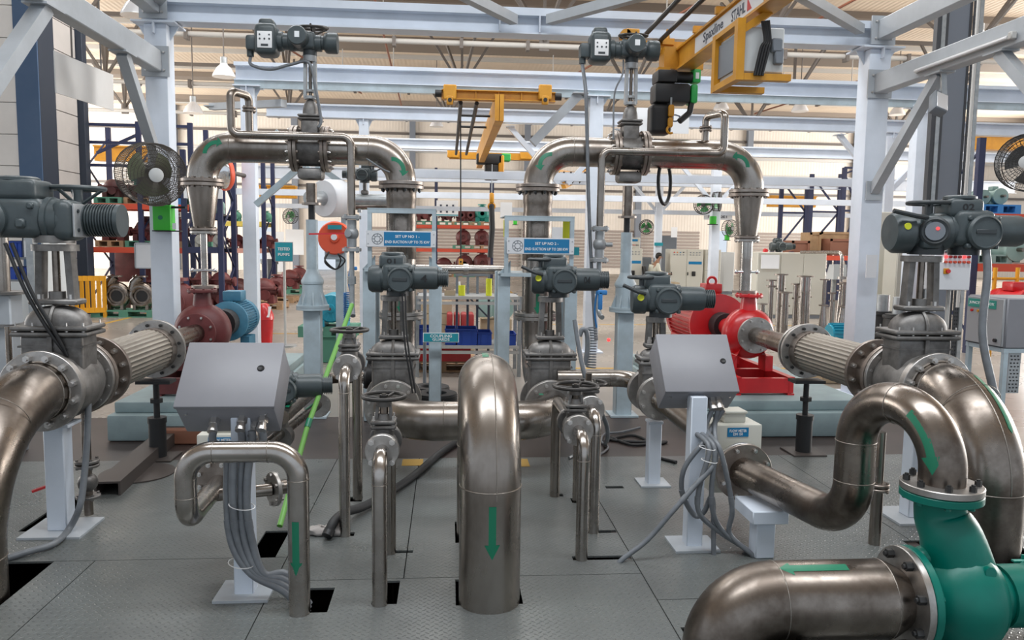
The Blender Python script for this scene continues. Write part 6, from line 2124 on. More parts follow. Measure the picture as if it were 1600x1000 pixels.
part('body', MB().lathe((at(421, 405, 23).x, 23, .0), (0, 0, 1), [(.2, 0), (.22, .9), (.25, .9), (.25, 1.0), (0, 1.0)], 4), 'black', T)
part('rim', MB().lathe((at(421, 405, 23).x, 23, .98), (0, 0, 1), [(.26, 0), (.26, .06), (0, .06)], 4), 'black', T)

# centre rack
x0, x1, x2 = at(644, 360, 29.5).x, at(681, 360, 29.5).x, at(769, 360, 29.5).x
zA, zB = at(720, 352, 29.5).z, at(720, 389, 29.5).z
rack((x0, x1, x2), 29.5, 1.1, at(682, 262, 29.5).z, (zB, zA), 'red-beamed rack in the centre background carrying maroon pumps', 'rack_red')
for i, (px, lv, k, m_, s, l) in enumerate(((698, 1, 'split', 'maroon', .75, 'flat maroon pump below the white sign on the centre rack'), (721, 1, 'end', 'maroon', .9, 'left of the paired maroon pumps on top of the centre rack'), (735, 1, 'end', 'maroon', .9, 'right of the paired maroon pumps on top of the centre rack'),
                                            (753, 1, 'end', 'pump_teal', 1.15, 'turquoise pump on top of the centre rack'), (724, 0, 'end', 'maroon', 1.1, 'left maroon pump on the middle shelf of the centre rack'), (753, 0, 'end', 'maroon', 1.1, 'right maroon pump on the middle shelf of the centre rack'),
                                            (662, 1, 'split', 'maroon', .9, 'maroon pump seen inside the left sign frame'), (694, -1, 'split', 'maroon', 1.0, 'maroon pump at the bottom left of the centre rack'), (726, -1, 'end', 'maroon', 1.3, 'maroon pump at the bottom middle of the centre rack'), (754, -1, 'end', 'maroon', 1.4, 'maroon pump with round eye at the bottom right of the centre rack'))):
    z = {1: zA, 0: zB, -1: .3}[lv]
    x = at(px, 360, 29.8).x
    pallet('pallet_wood' if i % 2 else 'pallet_green', 'pallet under the ' + l, (x, 29.9, z), .75 if s < 1 else .8, .9)
    stock_pump(k, m_, l, (x, 29.8, z + .14), s)
a, b = at(682, 313, 29.4), at(716, 338, 29.4)
T = thing('pictogram_sign', 'white sign with small dark pictograms above the centre rack', 'sign', ((a.x + b.x) / 2, 29.4, b.z))
sp_ = part('panel', MB().b2((a.x, 29.4, b.z), (b.x, 29.43, a.z)), 'paper', T)
for r_ in range(2):
    for c_ in range(3):
        x = a.x + (b.x - a.x) * (.22 + .28 * c_)
        z = a.z - (a.z - b.z) * (.38 + .3 * r_)
        part('pictogram', MB().b2((x - .05, 29.39, z - .06), (x + .02, 29.4, z + .07)), 'ink', sp_)
part('teal_stripe', MB().b2((a.x, 29.39, b.z + .02), (b.x, 29.4, b.z + .06)), 'sign_teal', sp_)
for i, (px0, py0, px1, py1, y, m_, l) in enumerate(((782, 316, 800, 341, 20, 'paper', 'white poster with coloured print right of the hook'), (862, 355, 880, 375, 10, 'paper', 'white sheet fixed beside the right riser'), (880, 338, 892, 374, 7.6, 'lime', 'yellow hazard strip on the right sign frame'), (787, 344, 794, 370, 8, 'lime', 'yellow hazard strip left of the right sign frame'),
                                                  (240, 370, 252, 386, 11, 'paper', 'small white sheet left of the navy rack'), (1049, 355, 1058, 371, 23, 'paper', 'paper sheet on the grey door behind the seated man'), (995, 168, 1076, 209, 12.6, 'paper', 'white banner behind the chain hoist'),
                                                  (1355, 398, 1369, 434, 7.9, 'white_sheet', 'white document box on the front right column'), (1100, 331, 1144, 344, 26, 'paper', 'far white banner between the small fans'), (1190, 398, 1217, 420, 16.9, 'paper', 'paper drawing taped to the big cream cabinet'), (885, 386, 905, 399, 9, 'sign_teal', 'plain teal plate right of the set-up two sign'))):
    a, b = at(px0, py0, y), at(px1, py1, y)
    o = solo('notice_sheet', MB().b2((a.x, y, b.z), (b.x, y + .012, a.z)), m_, l, 'notice', 'sheets and plates pinned up', base=((a.x + b.x) / 2, y, b.z))
    if i == 6:
        text(o, 'E D', (b.x - .3, y - .002, b.z + .24), .34, .12, 'ink')
    if i == 8:
        text(o, 'PUMP SET', ((a.x + b.x) / 2, y - .005, (a.z + b.z) / 2), (b.x - a.x) * .7, .14, 'ink')
a, b = at(861, 398, 8.4), at(879, 413, 8.4)
T = thing('notice_sign', 'teal sign ending in TEST below the set-up two sign', 'sign', ((a.x + b.x) / 2, 8.4, b.z), 'teal notice signs')
bp = part('plate', MB().b2((a.x, 8.4, b.z), (b.x, 8.41, a.z)), 'sign_teal', T)
text(bp, 'FO', ((a.x + b.x) / 2 + .02, 8.399, b.z + (a.z - b.z) * .72), .045, .03, 'white')
text(bp, 'TEST', ((a.x + b.x) / 2, 8.399, b.z + (a.z - b.z) * .3), .09, .03, 'white')


# ================================================================== centre bench and its load
BYc = 9.3
bx0, bx1 = at(652, 500, BYc).x, at(812, 500, BYc).x
zs = {n: at(730, py, BYc).z for n, py in (('top', 431), ('mid', 463), ('low', 540))}
T = thing('profile_bench', 'aluminium profile bench with shelves behind the two sign frames', 'bench', ((bx0 + bx1) / 2, BYc, 0))
for x in (bx0, bx1):
    for y in (BYc, BYc + .6):
        part('leg', MB().b2((x - .022, y, 0), (x + .022, y + .045, zs['mid'])), 'galv', T)
for n in ('mid', 'low'):
    for dz in (0, -.065):
        part('rail', MB().b2((bx0, BYc - .004, zs[n] - .035 + dz), (bx1, BYc + .04, zs[n] + dz)), 'tube_white', T)
    part('rail', MB().b2((bx0, BYc + .6, zs[n] - .05), (bx1, BYc + .64, zs[n])), 'galv', T)
    part('shelf', MB().b2((bx0, BYc + .04, zs[n] - .02), (bx1, BYc + .6, zs[n] - .004)), 'galv', T)
ux0 = at(714, 450, BYc + .55).x
for x in (ux0, at(731, 450, BYc + .55).x, at(746, 450, BYc + .55).x, at(764, 450, BYc + .55).x):
    part('back_upright', MB().b2((x - .015, BYc + .55, zs['low'] * .2), (x + .015, BYc + .585, zs['top'])), 'cabinet_grey', T)
part('top_rail', MB().b2((ux0 - .02, BYc + .54, zs['top'] - .03), (at(768, 450, BYc).x, BYc + .59, zs['top'])), 'cabinet_grey', T)
part('diagonal_stay', MB().bar((at(733, 470, BYc + .5).x, BYc + .5, zs['mid'] - .05), (at(762, 495, BYc + .5).x, BYc + .5, at(762, 495, BYc + .5).z), .02, .02), 'cabinet_grey', T)
for i, (px, w, h, l) in enumerate(((721.5, 11, 16, 'short yellow tube standing on the centre bench'), (764, 10, 27, 'tall yellow tube standing on the centre bench'))):
    p = at(px, 463, BYc + .12)
    r = w / 2 * BYc / F_PX
    T = thing('yellow_tube', l, 'tube', (p.x, BYc + .15, zs['mid']), 'yellow tubes on the bench')
    part('tube', MB().lathe((p.x, BYc + .15, zs['mid']), (0, 0, 1), [(r, 0), (r, h * BYc / F_PX), (r * .8, h * BYc / F_PX), (r * .8, h * BYc / F_PX - .03), (0, h * BYc / F_PX - .03)], 18), 'lime', T)
    if i == 0:
        part('white_roll', MB().cyl((p.x - .02, BYc + .15, zs['mid'] + .02), (p.x - .03, BYc + .15, zs['mid'] + .165), .012, n=10), 'paper', T)
p = at(703, 458, BYc + .2)
T = thing('wooden_tray', 'small pale wooden tray on the centre bench', 'tray', (p.x, BYc + .25, zs['mid']))
part('base', MB().b2((p.x - .06, BYc + .12, zs['mid']), (p.x + .06, BYc + .4, zs['mid'] + .01)), 'pallet_wood', T)
for s in (-1, 1):
    part('side', MB().b2((p.x + s * .06 - .005, BYc + .12, zs['mid']), (p.x + s * .06 + .005, BYc + .4, zs['mid'] + .06)), 'wood', T)
part('front', MB().b2((p.x - .06, BYc + .11, zs['mid']), (p.x + .06, BYc + .12, zs['mid'] + .06)), 'wood', T)


def bin_(x0, x1, y, z0, z1, lab, d=.32, mt='bin_blue'):
    T = thing('storage_bin', lab, 'bin', ((x0 + x1) / 2, y, z0), 'blue storage bins')
    part('base', MB().b2((x0, y, z0), (x1, y + d, z0 + .012)), mt, T)
    part('front', MB().b2((x0, y - .008, z0), (x1, y, z0 + (z1 - z0) * .92)).b2((x0 + (x1 - x0) * .25, y - .02, z0), (x1 - (x1 - x0) * .3, y, z0 + (z1 - z0) * .85)), mt, T)
    part('back', MB().b2((x0, y + d, z0), (x1, y + d + .008, z1)), mt, T)
    for x in (x0, x1):
        part('side', MB().b2((x - .004, y, z0), (x + .004, y + d, z1)), mt, T)
    part('rim', MB().b2((x0 - .012, y - .022, z0 + (z1 - z0) * .9), (x1 + .012, y - .006, z0 + (z1 - z0) * .97)), mt, T)


for i, (a, b, t, l) in enumerate(((650, 679, 513, 'left'), (696, 712, 514, 'narrow second'), (715, 745, 514, 'large middle'), (747, 768, 520, 'fourth'), (788, 806, 522, 'right'))):
    bin_(at(a, 540, BYc).x, at(b, 540, BYc).x, BYc + .05 + .02 * (i % 2), zs['low'], at(a, t, BYc).z, l + ' blue storage bin on the low shelf of the centre bench')
# red part on a wooden pallet under the bench, tyres
p = at(690, 575, 9.9)
pallet('pallet_wood', 'wooden pallet under the centre bench', (p.x, 9.95, 0), .85, .7)
T = thing('red_casing', 'bright red sheet-metal guard on the pallet under the bench', 'guard', (p.x, 9.9, .14))
a, b = at(655, 575, 9.7).x, at(735, 575, 9.7).x
part('sheet', MB().b2((a, 9.6, .14), (b, 10.1, .17)).prof((a, 9.62, .30), (b, 9.62, .30), [(-.02, -.13), (.02, -.13), (.02, .09), (-.02, .09)]), 'red', T)
part('fold', MB().b2((a + .3, 9.585, .26), (b - .03, 9.6, .33)), 'red', T)
for i, (px, py, y, r, h, l) in enumerate(((682, 632, 7.35, .195, .185, 'front thick black rubber ring on the floor left of the arch'), (672, 615, 7.72, .19, .18, 'rear thick black rubber ring behind the other one'))):
    x = at(px, py, y).x
    T = thing('rubber_ring', l, 'rubber ring', (x, y, 0), 'black rubber rings')
    part('ring', MB().lathe((x, y, 0), (0, 0, 1), [(r * .45, 0), (r, 0), (r, .02), (r, h - .02), (r * .97, h), (r * .5, h), (r * .45, h - .02), (r * .45, 0)], 36), 'rubber', T)
    for k in range(9):
        part('groove', MB().torus((x, y, .02 + k * (h - .04) / 8), (0, 0, 1), r, .004, 36, 5), 'black', T)
# cream crates behind the bench
for i, (px0, px1, py0, y, m_, l) in enumerate(((655, 706, 472, 12, 'wood', 'pale wooden crate behind the left sign frame leg'), (697, 742, 490, 11.6, 'red_dark', 'stack of faded red guards behind the bench'), (752, 800, 470, 12, 'pump_teal', 'pale green round housing behind the bench'))):
    a, b = at(px0, 480, y).x, at(px1, 480, y).x
    z = at(px0, py0, y).z
    T = thing(('wooden_crate', 'guard_stack', 'round_housing')[i], l, ('crate', 'guards', 'housing')[i], ((a + b) / 2, y, 0))
    if i == 2:
        part('housing', MB().cyl(((a + b) / 2 + .08, y, .6), ((a + b) / 2 + .08, y + .4, .6), (b - a) / 2 * .8, n=24), 'motor_green', T)
        part('side_box', MB().rbox((a + .05, y, .62), (.22, .3, .3), .02, 2), 'motor_green', T)
        part('stand', MB().b2((a, y, 0), (b, y + .4, .42)), 'wood', T)
    elif i == 1:
        for k in range(4):
            part('guard', MB().rbox((a + (k + .5) * (b - a) / 4, y + .2, z - .15), ((b - a) / 4 * .85, .4, .3), .03, 2), m_, T)
        part('stand', MB().b2((a, y, 0), (b, y + .4, z - .3)), 'wood', T)
    else:
        for k in range(4):
            part('plank', MB().b2((a, y, z * k / 4), (b, y + .5, z * (k + .95) / 4)), m_, T)
# steel pipe behind frames
T = thing('cross_pipe', 'horizontal steel pipe with a coupling passing behind both sign frames', 'pipe', (.1, 8.6, at(740, 420, 8.6).z))
pz = at(740, 421, 8.6)
part('pipe', MB().cyl((at(640, 421, 8.6).x, 8.6, pz.z), (at(790, 421, 8.6).x, 8.6, pz.z), .05, n=20), 'steel_bright', T)
part('coupling', MB().cyl((at(724, 421, 8.6).x, 8.6, pz.z), (at(732, 421, 8.6).x, 8.6, pz.z), .062, n=20), 'flange', T)
part('hanger', MB().cyl((at(664, 421, 8.6).x, 8.6, 0), (at(664, 421, 8.6).x, 8.6, pz.z), .02, n=10).cyl((at(780, 421, 8.6).x, 8.6, 0), (at(780, 421, 8.6).x, 8.6, pz.z), .03, n=10), 'cabinet_grey', T)

# ------------------------------------------------------------------ between the left screw jack and riser
c = at(523, 372, 9.4)
T = thing('hose_reel', 'round red hose reel with a teal label behind the thin left pipe', 'hose reel', (c.x, 9.4, 0))
part('disc', MB().lathe(c, (0, -1, 0), [(0, -.12), (.18, -.12), (.195, -.1), (.195, .0), (.18, .03), (.06, .02), (.05, .05), (0, .05)], 32), 'orange_red', T)
part('gauge', MB().cyl(c + V((.0, -.04, .01)), c + V((0, -.07, .01)), .035, n=18), 'paper', T)
lb = part('label_plate', MB().b2((c.x - .07, 9.33, c.z + .10), (c.x + .09, 9.34, c.z + .15)), 'sign_teal', T)
part('stand', MB().b2((c.x + .0, 9.45, 0), (c.x + .1, 9.55, c.z - .1)).b2((c.x - .12, 9.42, c.z - .25), (c.x + .12, 9.5, c.z - .15)), 'paint_support', T)
for k in range(2):
    cable(T, [(c.x - .06, 9.35, c.z - .16), (c.x - .1, 9.3, c.z - .25 - .03 * k), (c.x + .02, 9.3, c.z - .36), (c.x + .08 + .05 * k, 9.3, c.z - .26), (c.x + .05, 9.3, c.z - .18)], .009, 'black', 'hose')
c = at(507, 310, 10)
T = thing('silencer_drum', 'white cylindrical drum with a spout on a silver pipe left of the left riser', 'drum', (c.x, 10, 0))
d = V((-.55, -.8, -.05)).normalized()
part('drum', MB().lathe(c, d, [(.2, -.3), (.235, -.28), (.235, 0), (.22, .02), (.11, .03)], 30), 'white_sheet', T)
part('spout', MB().cyl(c, c + d * .28, .085, n=22), 'galv', T)
e = at(520, 312, 10.2)
part('pipe', MB().cyl(e, at(606, 313, 10.2), .075, n=22).cyl(at(562, 320, 10.2), at(562, 321, 10.2) + V((0, 0, -.09)), .03, n=10), 'galv', T)
part('under_pipe', MB().cyl(at(555, 323, 10.2), at(606, 322, 10.2), .04, n=16), 'steel_dark', T)
part('stand', MB().b2((at(537, 312, 10.2).x - .03, 10.17, 0), (at(537, 312, 10.2).x + .03, 10.23, e.z)), 'paint_support', T)
part('bracket', MB().b2((at(528, 312, 10.1).x, 10.1, e.z - .0), (at(543, 312, 10.1).x, 10.16, e.z + .05)), 'paint_support', T)
p = at(570, 303, 10.2)
T = thing('valve_actuator', 'small far actuator on the silver pipe left of the left riser', 'actuator', (p.x, 10.2, p.z), 'grey valve actuators')
part('valve_stem', MB().cyl((p.x, 10.2, p.z), (p.x, 10.2, p.z + .16), .025, n=10).rbox((p.x, 10.2, p.z + .02), (.09, .09, .05), .01, 1), 'cast', T)
actuator(T, (p.x, 10.2, p.z + .14), 0, .8, -1, None, None, wheel=True, eye=False)
for i, (px0, py0, px1, py1, y) in enumerate(((482, 250, 400, 320, 9.6), (495, 258, 540, 290, 10.4), (430, 205, 482, 265, 11))):
    solo('strut_bar', MB().bar(at(px0, py0, y), at(px1, py1, y), .07, .07), 'paint_support', ('long', 'short', 'upper')[i] + ' pale diagonal strut near the left screw jack', 'strut', 'pale diagonal struts', base=at(px1, py1, y))
# teal motor on the floor
c = at(520, 480, 10.5)
T = thing('electric_motor', 'round turquoise motor with feet on a green pallet left of the riser', 'motor', (c.x, 10.5, .14))
cz = .14 + .2
part('end_shield', MB().lathe((c.x, 10.35, c.z), (0, -1, 0), [(.19, -.35), (.19, 0), (.17, .04), (.06, .06), (.05, .09), (0, .09)], 30), 'motor_teal', T)
for k in range(10):
    a = k * PI / 5
    part('rib', MB().bar((c.x + .06 * math.cos(a), 10.295, c.z + .06 * math.sin(a)), (c.x + .165 * math.cos(a), 10.315, c.z + .165 * math.sin(a)), .012, .02), 'motor_teal', T)
part('shaft', MB().cyl((c.x, 10.28, c.z), (c.x, 10.2, c.z), .022, n=12), 'chrome', T)
part('foot', MB().b2((c.x - .2, 10.3, c.z - .24), (c.x - .08, 10.7, c.z - .15)).b2((c.x + .08, 10.3, c.z - .24), (c.x + .2, 10.7, c.z - .15)), 'motor_teal', T)
pallet('pallet_green', 'green pallet under the turquoise motor', (c.x - .05, 10.6, c.z - .38), .75, .6)
solo('timber_block', MB().rbox((c.x - .05, 10.6, (c.z - .38) / 2), (.6, .45, c.z - .38), .01, 1), 'pallet_green', 'green timber block under the turquoise motor pallet', 'block', base=(c.x - .05, 10.6, 0))
# green pole
a, b = at(550, 478, 5.55), gnd(436, 838)
T = thing('green_pole', 'thin bright green pole leaning across in front of the rear left hand valve', 'pole', V((at(480, 668, 4.9).x, 4.9, at(480, 668, 4.9).z)))
part('pole', MB().tube([at(550, 476, 5.6), at(480, 668, 4.75), at(437, 822, 4.22)], .016, 10), 'green_pole', T)
part('grip', MB().tube([at(484, 655, 4.79), at(480, 668, 4.75)], .019, 10), 'decal_green', T)
# coiled air hoses and spray guns
for (px, py, y, l, s) in ((542, 480, 8.6, 'blue coiled air hose beside the left sign frame', 1), (924, 545, 6.3, 'blue coiled air hose hanging right of the right centre valve', 1.1)):
    p = at(px, py, y)
    T = thing('air_hose', l, 'hose', p, 'blue coiled air hoses')
    n = 15 * 14
    part('coil', MB().tube([p + V((.035 * s * math.cos(k * 2 * PI / 14), .035 * s * math.sin(k * 2 * PI / 14), .16 * s - k / n * .30 * s)) for k in range(n)], .006, 6), 'hose_blue' if px < 600 else 'cabinet_grey', T)
    part('lead', MB().tube(spline([p + V((.035 * s, 0, .16 * s)), p + V((.02, 0, .3 * s)), p + V((.05, 0, .52 * s))]), .008, 6), 'hose_blue', T)
    part('gun_body', MB().rbox(p + V((.06, -.02, .36 * s)), (.035, .03, .15), .01, 2).rbox(p + V((.075, -.02, .42 * s)), (.08, .03, .04), .01, 2), 'pallet_blue', T)
p = at(951, 531, 6.3)
solo('warning_light', MB().sphere(p, .014), 'indicator', 'tiny glowing red light on a wire right of the blue air gun', 'light', base=p)

# ------------------------------------------------------------------ cabinets and the seated man
def cabinet(px0, px1, py0, y, d, lab, doors=1, mt='cabinet', plinth=.08, detail='panel'):
    a, b = at(px0, py0, y), at(px1, py0, y)
    T = thing('control_cabinet', lab, 'cabinet', ((a.x + b.x) / 2, y, 0), 'control cabinets')
    w = b.x - a.x
    z = a.z
    part('body', MB().rbox(((a.x + b.x) / 2, y + d / 2, (z + plinth) / 2), (w, d, z - plinth), .008, 1), mt, T)
    part('plinth', MB().b2((a.x + .02, y + .02, 0), (b.x - .02, y + d - .02, plinth)), 'cabinet_grey', T)
    for k in range(doors):
        x0, x1 = a.x + w * k / doors + .012, a.x + w * (k + 1) / doors - .012
        dr = part('door', MB().rbox(((x0 + x1) / 2, y - .008, (z + plinth) / 2), (x1 - x0, .018, z - plinth - .03), .004, 1), mt, T)
        if detail == 'plain':
            continue
        if detail == 'panel' and k == doors - 1:
            lp = part('label_plate', MB().b2((x0 + .05, y - .022, z * .68), (x1 - .03, y - .017, z * .74)), 'sign_blue', dr)
            part('meter', MB().rbox(((x0 + x1) / 2 - .03, y - .03, z * .48), (.12, .03, .15), .03, 2), 'black', dr)
        if detail == 'panel':
            for r_ in range(2):
                for c_ in range(4):
                    xx = x0 + (x1 - x0) * (.2 + .2 * c_)
                    zz = z * (.93 - .05 * r_)
                    part('button', MB().cyl((xx, y - .017, zz), (xx, y - .03, zz), .018, n=10), ('red', 'amber', 'sign_blue', 'black')[c_] if (r_ == 0 and doors > 1 and k == 0) else 'cabinet_grey', dr)
            part('handle', MB().rbox((x0 + .03, y - .03, z * .48), (.03, .03, .1), .008, 1), 'black', dr)
        if detail == 'switch':
            for r_ in range(4):
                for c_ in range(3):
                    xx = x0 + (x1 - x0) * (.25 + .25 * c_)
                    zz = z * (.90 - .08 * r_)
                    part('switch', MB().rbox((xx, y - .03, zz), (.07 if r_ == 0 else .055, .03, .06 if r_ == 0 else .04), .008, 1), 'sign_blue' if r_ == 0 else 'black', dr)
            part('door_gap', MB().b2((x0, y - .019, z * .55), (x1, y - .017, z * .555)), 'cabinet_grey', dr)
    return T


cabinet(978, 1004, 388, 24.5, .5, 'cream control cabinet left of the seated man')
a = at(982, 371, 24.6)
b = at(1000, 388, 24.6)
T = thing('control_desk_top', 'small cream push-button box on top of the left control cabinet', 'control box', ((a.x + b.x) / 2, 24.6, b.z))
part('case', MB().rbox(((a.x + b.x) / 2, 24.75, (a.z + b.z) / 2), (b.x - a.x, .3, a.z - b.z), .01, 1), 'cabinet', T)
part('label_plate', MB().b2((a.x + .1, 24.59, a.z - .12), (b.x - .08, 24.6, a.z - .05)), 'sign_blue', T)
for k in range(6):
    part('button', MB().cyl((a.x + .06 + k * .05, 24.6, b.z + .1), (a.x + .06 + k * .05, 24.58, b.z + .1), .015, n=8), 'red' if k in (2, 3) else 'black', T)
cabinet(1048, 1099, 389, 24.3, .6, 'double-door cream control cabinet right of the seated man', 2)
cabinet(1102, 1127, 390, 24.6, .5, 'narrow cream switch cabinet with blue-topped switches', 1, detail='switch')
cabinet(1131, 1148, 394, 25.5, .5, 'white-grey cabinet right of the narrow switch cabinet', 1, 'cabinet_white', detail='plain')
cabinet(1184, 1292, 394, 17.0, .8, 'large cream triple cabinet behind the upright steel pipes', 3, detail='plain')
cabinet(1374, 1404, 331, 13.4, .5, 'tall beige cabinet between the front right column and the grey column', 1, 'cabinet', detail='plain')
cabinet(1402, 1428, 388, 12.8, .4, 'lower beige cabinet left of the grey building column', 1, 'cabinet', detail='plain')
cabinet(1004, 1018, 402, 25.5, .5, 'dark grey cabinet behind the seated man', 1, 'cabinet_grey', detail='plain')
cabinet(1034, 1058, 368, 27, .3, 'slate grey door frame with a paper sheet behind the seated man', 1, 'cabinet_grey', detail='plain')

# person: one continuous skinned body, clothes as children
PXm = at(1019, 430, 24.4).x
PY = 24.4
T = thing('person', 'seated man in a pale yellow shirt and dark trousers facing right at the cabinet', 'person', (PXm, PY, 0))


def skin(name, pts, edges, mt, parent, sub=2):
    me = bpy.data.meshes.new(name)
    me.from_pydata([V(p[:3]) - OFF[parent.name] for p in pts], edges, [])
    o = bpy.data.objects.new(name, me)
    COL.objects.link(o)
    md = o.modifiers.new('skin', 'SKIN')
    md.use_smooth_shade = True
    for i, p in enumerate(pts):
        sv = me.skin_vertices[0].data[i]
        sv.radius = (p[3], p[4] if len(p) > 4 else p[3])
        sv.use_root = i == 0
    o.modifiers.new('sub', 'SUBSURF').levels = sub
    bpy.context.view_layer.update()
    m2 = bpy.data.meshes.new_from_object(o.evaluated_get(bpy.context.evaluated_depsgraph_get()))
    bpy.data.objects.remove(o)
    m2.materials.clear()
    m2.materials.append(M[mt])
    m2.polygons.foreach_set('use_smooth', [True] * len(m2.polygons))
    o = bpy.data.objects.new(name, m2)
    COL.objects.link(o)
    o.parent = parent
    OFF[o.name] = OFF[parent.name]
    return o


def P_(x, z, y=0.0):
    return (PXm + x, PY + y, z)


body_pts = [(*P_(0, .50), .13, .15), (*P_(.03, .75), .13, .16), (*P_(.10, .98), .12, .19), (*P_(.15, 1.06), .06, .07), (*P_(.18, 1.13), .055), (*P_(.21, 1.22), .085, .075), (*P_(.22, 1.30), .075, .07),
            (*P_(.11, 1.0, -.2), .055), (*P_(.16, .76, -.24), .045), (*P_(.42, .70, -.18), .035), (*P_(.52, .70, -.14), .03, .015), (*P_(.11, 1.0, .2), .055), (*P_(.16, .76, .24), .045), (*P_(.42, .70, .18), .035), (*P_(.52, .70, .14), .03, .015),
            (*P_(.10, .47, -.09), .085), (*P_(.45, .47, -.10), .06), (*P_(.43, .10, -.10), .045), (*P_(.55, .04, -.10), .035), (*P_(.10, .47, .09), .085), (*P_(.45, .47, .10), .06), (*P_(.43, .10, .10), .045), (*P_(.55, .04, .10), .035)]
ed = [(0, 1), (1, 2), (2, 3), (3, 4), (4, 5), (5, 6), (2, 7), (7, 8), (8, 9), (9, 10), (2, 11), (11, 12), (12, 13), (13, 14), (0, 15), (15, 16), (16, 17), (17, 18), (0, 19), (19, 20), (20, 21), (21, 22)]
bd = skin('body', body_pts, ed, 'skin', T)
g_ = 1.34
sh = [(p[0], p[1], p[2], *(q * g_ for q in p[3:])) for p in body_pts]
skin('shirt', [sh[i] for i in (1, 0, 2, 7, 8, 9, 11, 12, 13)], [(0, 1), (0, 2), (2, 3), (3, 4), (4, 5), (2, 6), (6, 7), (7, 8)], 'shirt', T)
skin('trousers', [sh[i] for i in (0, 15, 16, 17, 19, 20, 21)], [(0, 1), (1, 2), (2, 3), (0, 4), (4, 5), (5, 6)], 'trousers', T)
part('hair', MB().sphere(P_(.195, 1.285), .098, 14, 8, (1.0, .92, .8)).sphere(P_(.15, 1.24), .08, 12, 8, (.8, .95, 1)), 'hair', bd)
part('face_nose', MB().sphere(P_(.305, 1.20), .018, 8, 6, (1.2, .8, 1.2)), 'skin', bd)
for s in (-1, 1):
    part('eye', MB().sphere(P_(.288, 1.232, s * .032), .010, 8, 6), 'black', bd)
    part('ear', MB().sphere(P_(.205, 1.215, s * .078), .025, 8, 6, (.7, .4, 1.2)), 'skin', bd)
    part('shoe', MB().rbox(P_(.53, .035, s * .10), (.24, .09, .07), .025, 2), 'black', bd)
part('mouth', MB().rbox(P_(.288, 1.172), (.012, .045, .008), .003, 1), 'red_dark', bd)
for s in (-1, 1):
    for k in range(4):
        part('finger', MB().tube([P_(.53, .705, s * .14 + (k - 1.5) * .017), P_(.575 + .006 * (1.5 - abs(k - 1.5)), .700, s * .14 + (k - 1.5) * .018), P_(.60 + .01 * (1.5 - abs(k - 1.5)), .688, s * .14 + (k - 1.5) * .018)], .0085, 6), 'skin', bd)
    part('thumb', MB().tube([P_(.50, .705, s * .115), P_(.54, .70, s * .092), P_(.56, .695, s * .092)], .0095, 6), 'skin', bd)
T = thing('chair', 'dark office chair under the seated man', 'chair', (PXm, PY, 0))
part('seat', MB().rbox((PXm + .08, PY, .335), (.5, .48, .07), .025, 2), 'black', T)
part('backrest', MB().rbox((PXm - .24, PY, .70), (.06, .42, .45), .025, 2, M=MX.Rotation(R(-10), 3, 'Y')), 'black', T)
part('back_bar', MB().bar((PXm - .22, PY, .34), (PXm - .25, PY, .55), .03, .06), 'black', T)
part('gas_column', MB().cyl((PXm + .05, PY, .08), (PXm + .05, PY, .31), .03, n=12), 'galv', T)
for k in range(5):
    a = k * 2 * PI / 5
    part('leg', MB().bar((PXm + .05, PY, .09), (PXm + .05 + .28 * math.cos(a), PY + .28 * math.sin(a), .04), .04, .03), 'black', T)
T = thing('work_table', 'small pale work table in front of the seated man', 'table', (PXm + .1, 23.6, 0))
part('top', MB().b2((PXm - .38, 23.35, .43), (PXm + .58, 23.85, .47)), 'wood', T)
for dx in (-.22, .3):
    part('pedestal', MB().b2((PXm + dx - .07, 23.4, 0), (PXm + dx + .15, 23.8, .43)), 'motor_green', T)
T = thing('document', 'white sheet of paper held by the seated man', 'paper', (PXm + .62, PY, .7))
part('sheet', MB().rbox((PXm + .55, PY, .722), (.26, .22, .006), .002, 1, M=MX.Rotation(R(-12), 3, 'Y')), 'paper', T)
solo('wall_plate', MB().b2((at(1023, 379, 25.4).x, 25.4, at(1023, 384, 25.4).z), (at(1036, 379, 25.4).x, 25.45, at(1023, 379, 25.4).z)), 'sign_teal', 'small teal plate on the post beside the seated man', 'sign', base=(at(1030, 384, 25.4).x, 25.4, at(1023, 384, 25.4).z))
# small far fans
for i, (px, py, y, d, l) in enumerate(((1100, 320, 19.6, (-.6, -1, 0), 'left of the two small cage fans on the background post'), (1120, 315, 19.5, (.9, -.5, 0), 'right of the two small cage fans on the background post'), (1140, 357, 22, (.5, -1, 0), 'lower small cage fan left of the red pump drop pipe'), (454, 338, 24, (-.5, -1, 0), 'small cage fan above the TESTED PUMPS sign'), (1010, 355, 24, (-.3, -1, .1), 'small black fan left of the seated man'))):
    p = at(px, py, y)
    cage_fan(p, d, .24 if i < 3 else .22, .16, l, 'hoist_green', 22, near=False, post=(p.x + .15, y + .25, p.z))
for i, (px, py, y) in enumerate(((1114, 344, 19.8), (1136, 371, 22), (805, 347, 24))):
    p = at(px, py, y)
    T = thing('regulator_box', ('green regulator box under the twin small fans', 'green regulator box under the lower small fan', 'far green regulator box seen left of the right sign frame')[i], 'box', p, 'far green regulator boxes')
    s = 1 if i == 0 else .75
    part('case', MB().rbox(p, (.15 * s, .12, .20 * s), .015, 2), 'stab_green', T)
    part('bracket', MB().b2((p.x - .12 * s, y - .05, p.z - .12 * s), (p.x + .12 * s, y + .06, p.z - .1 * s)), 'black', T)

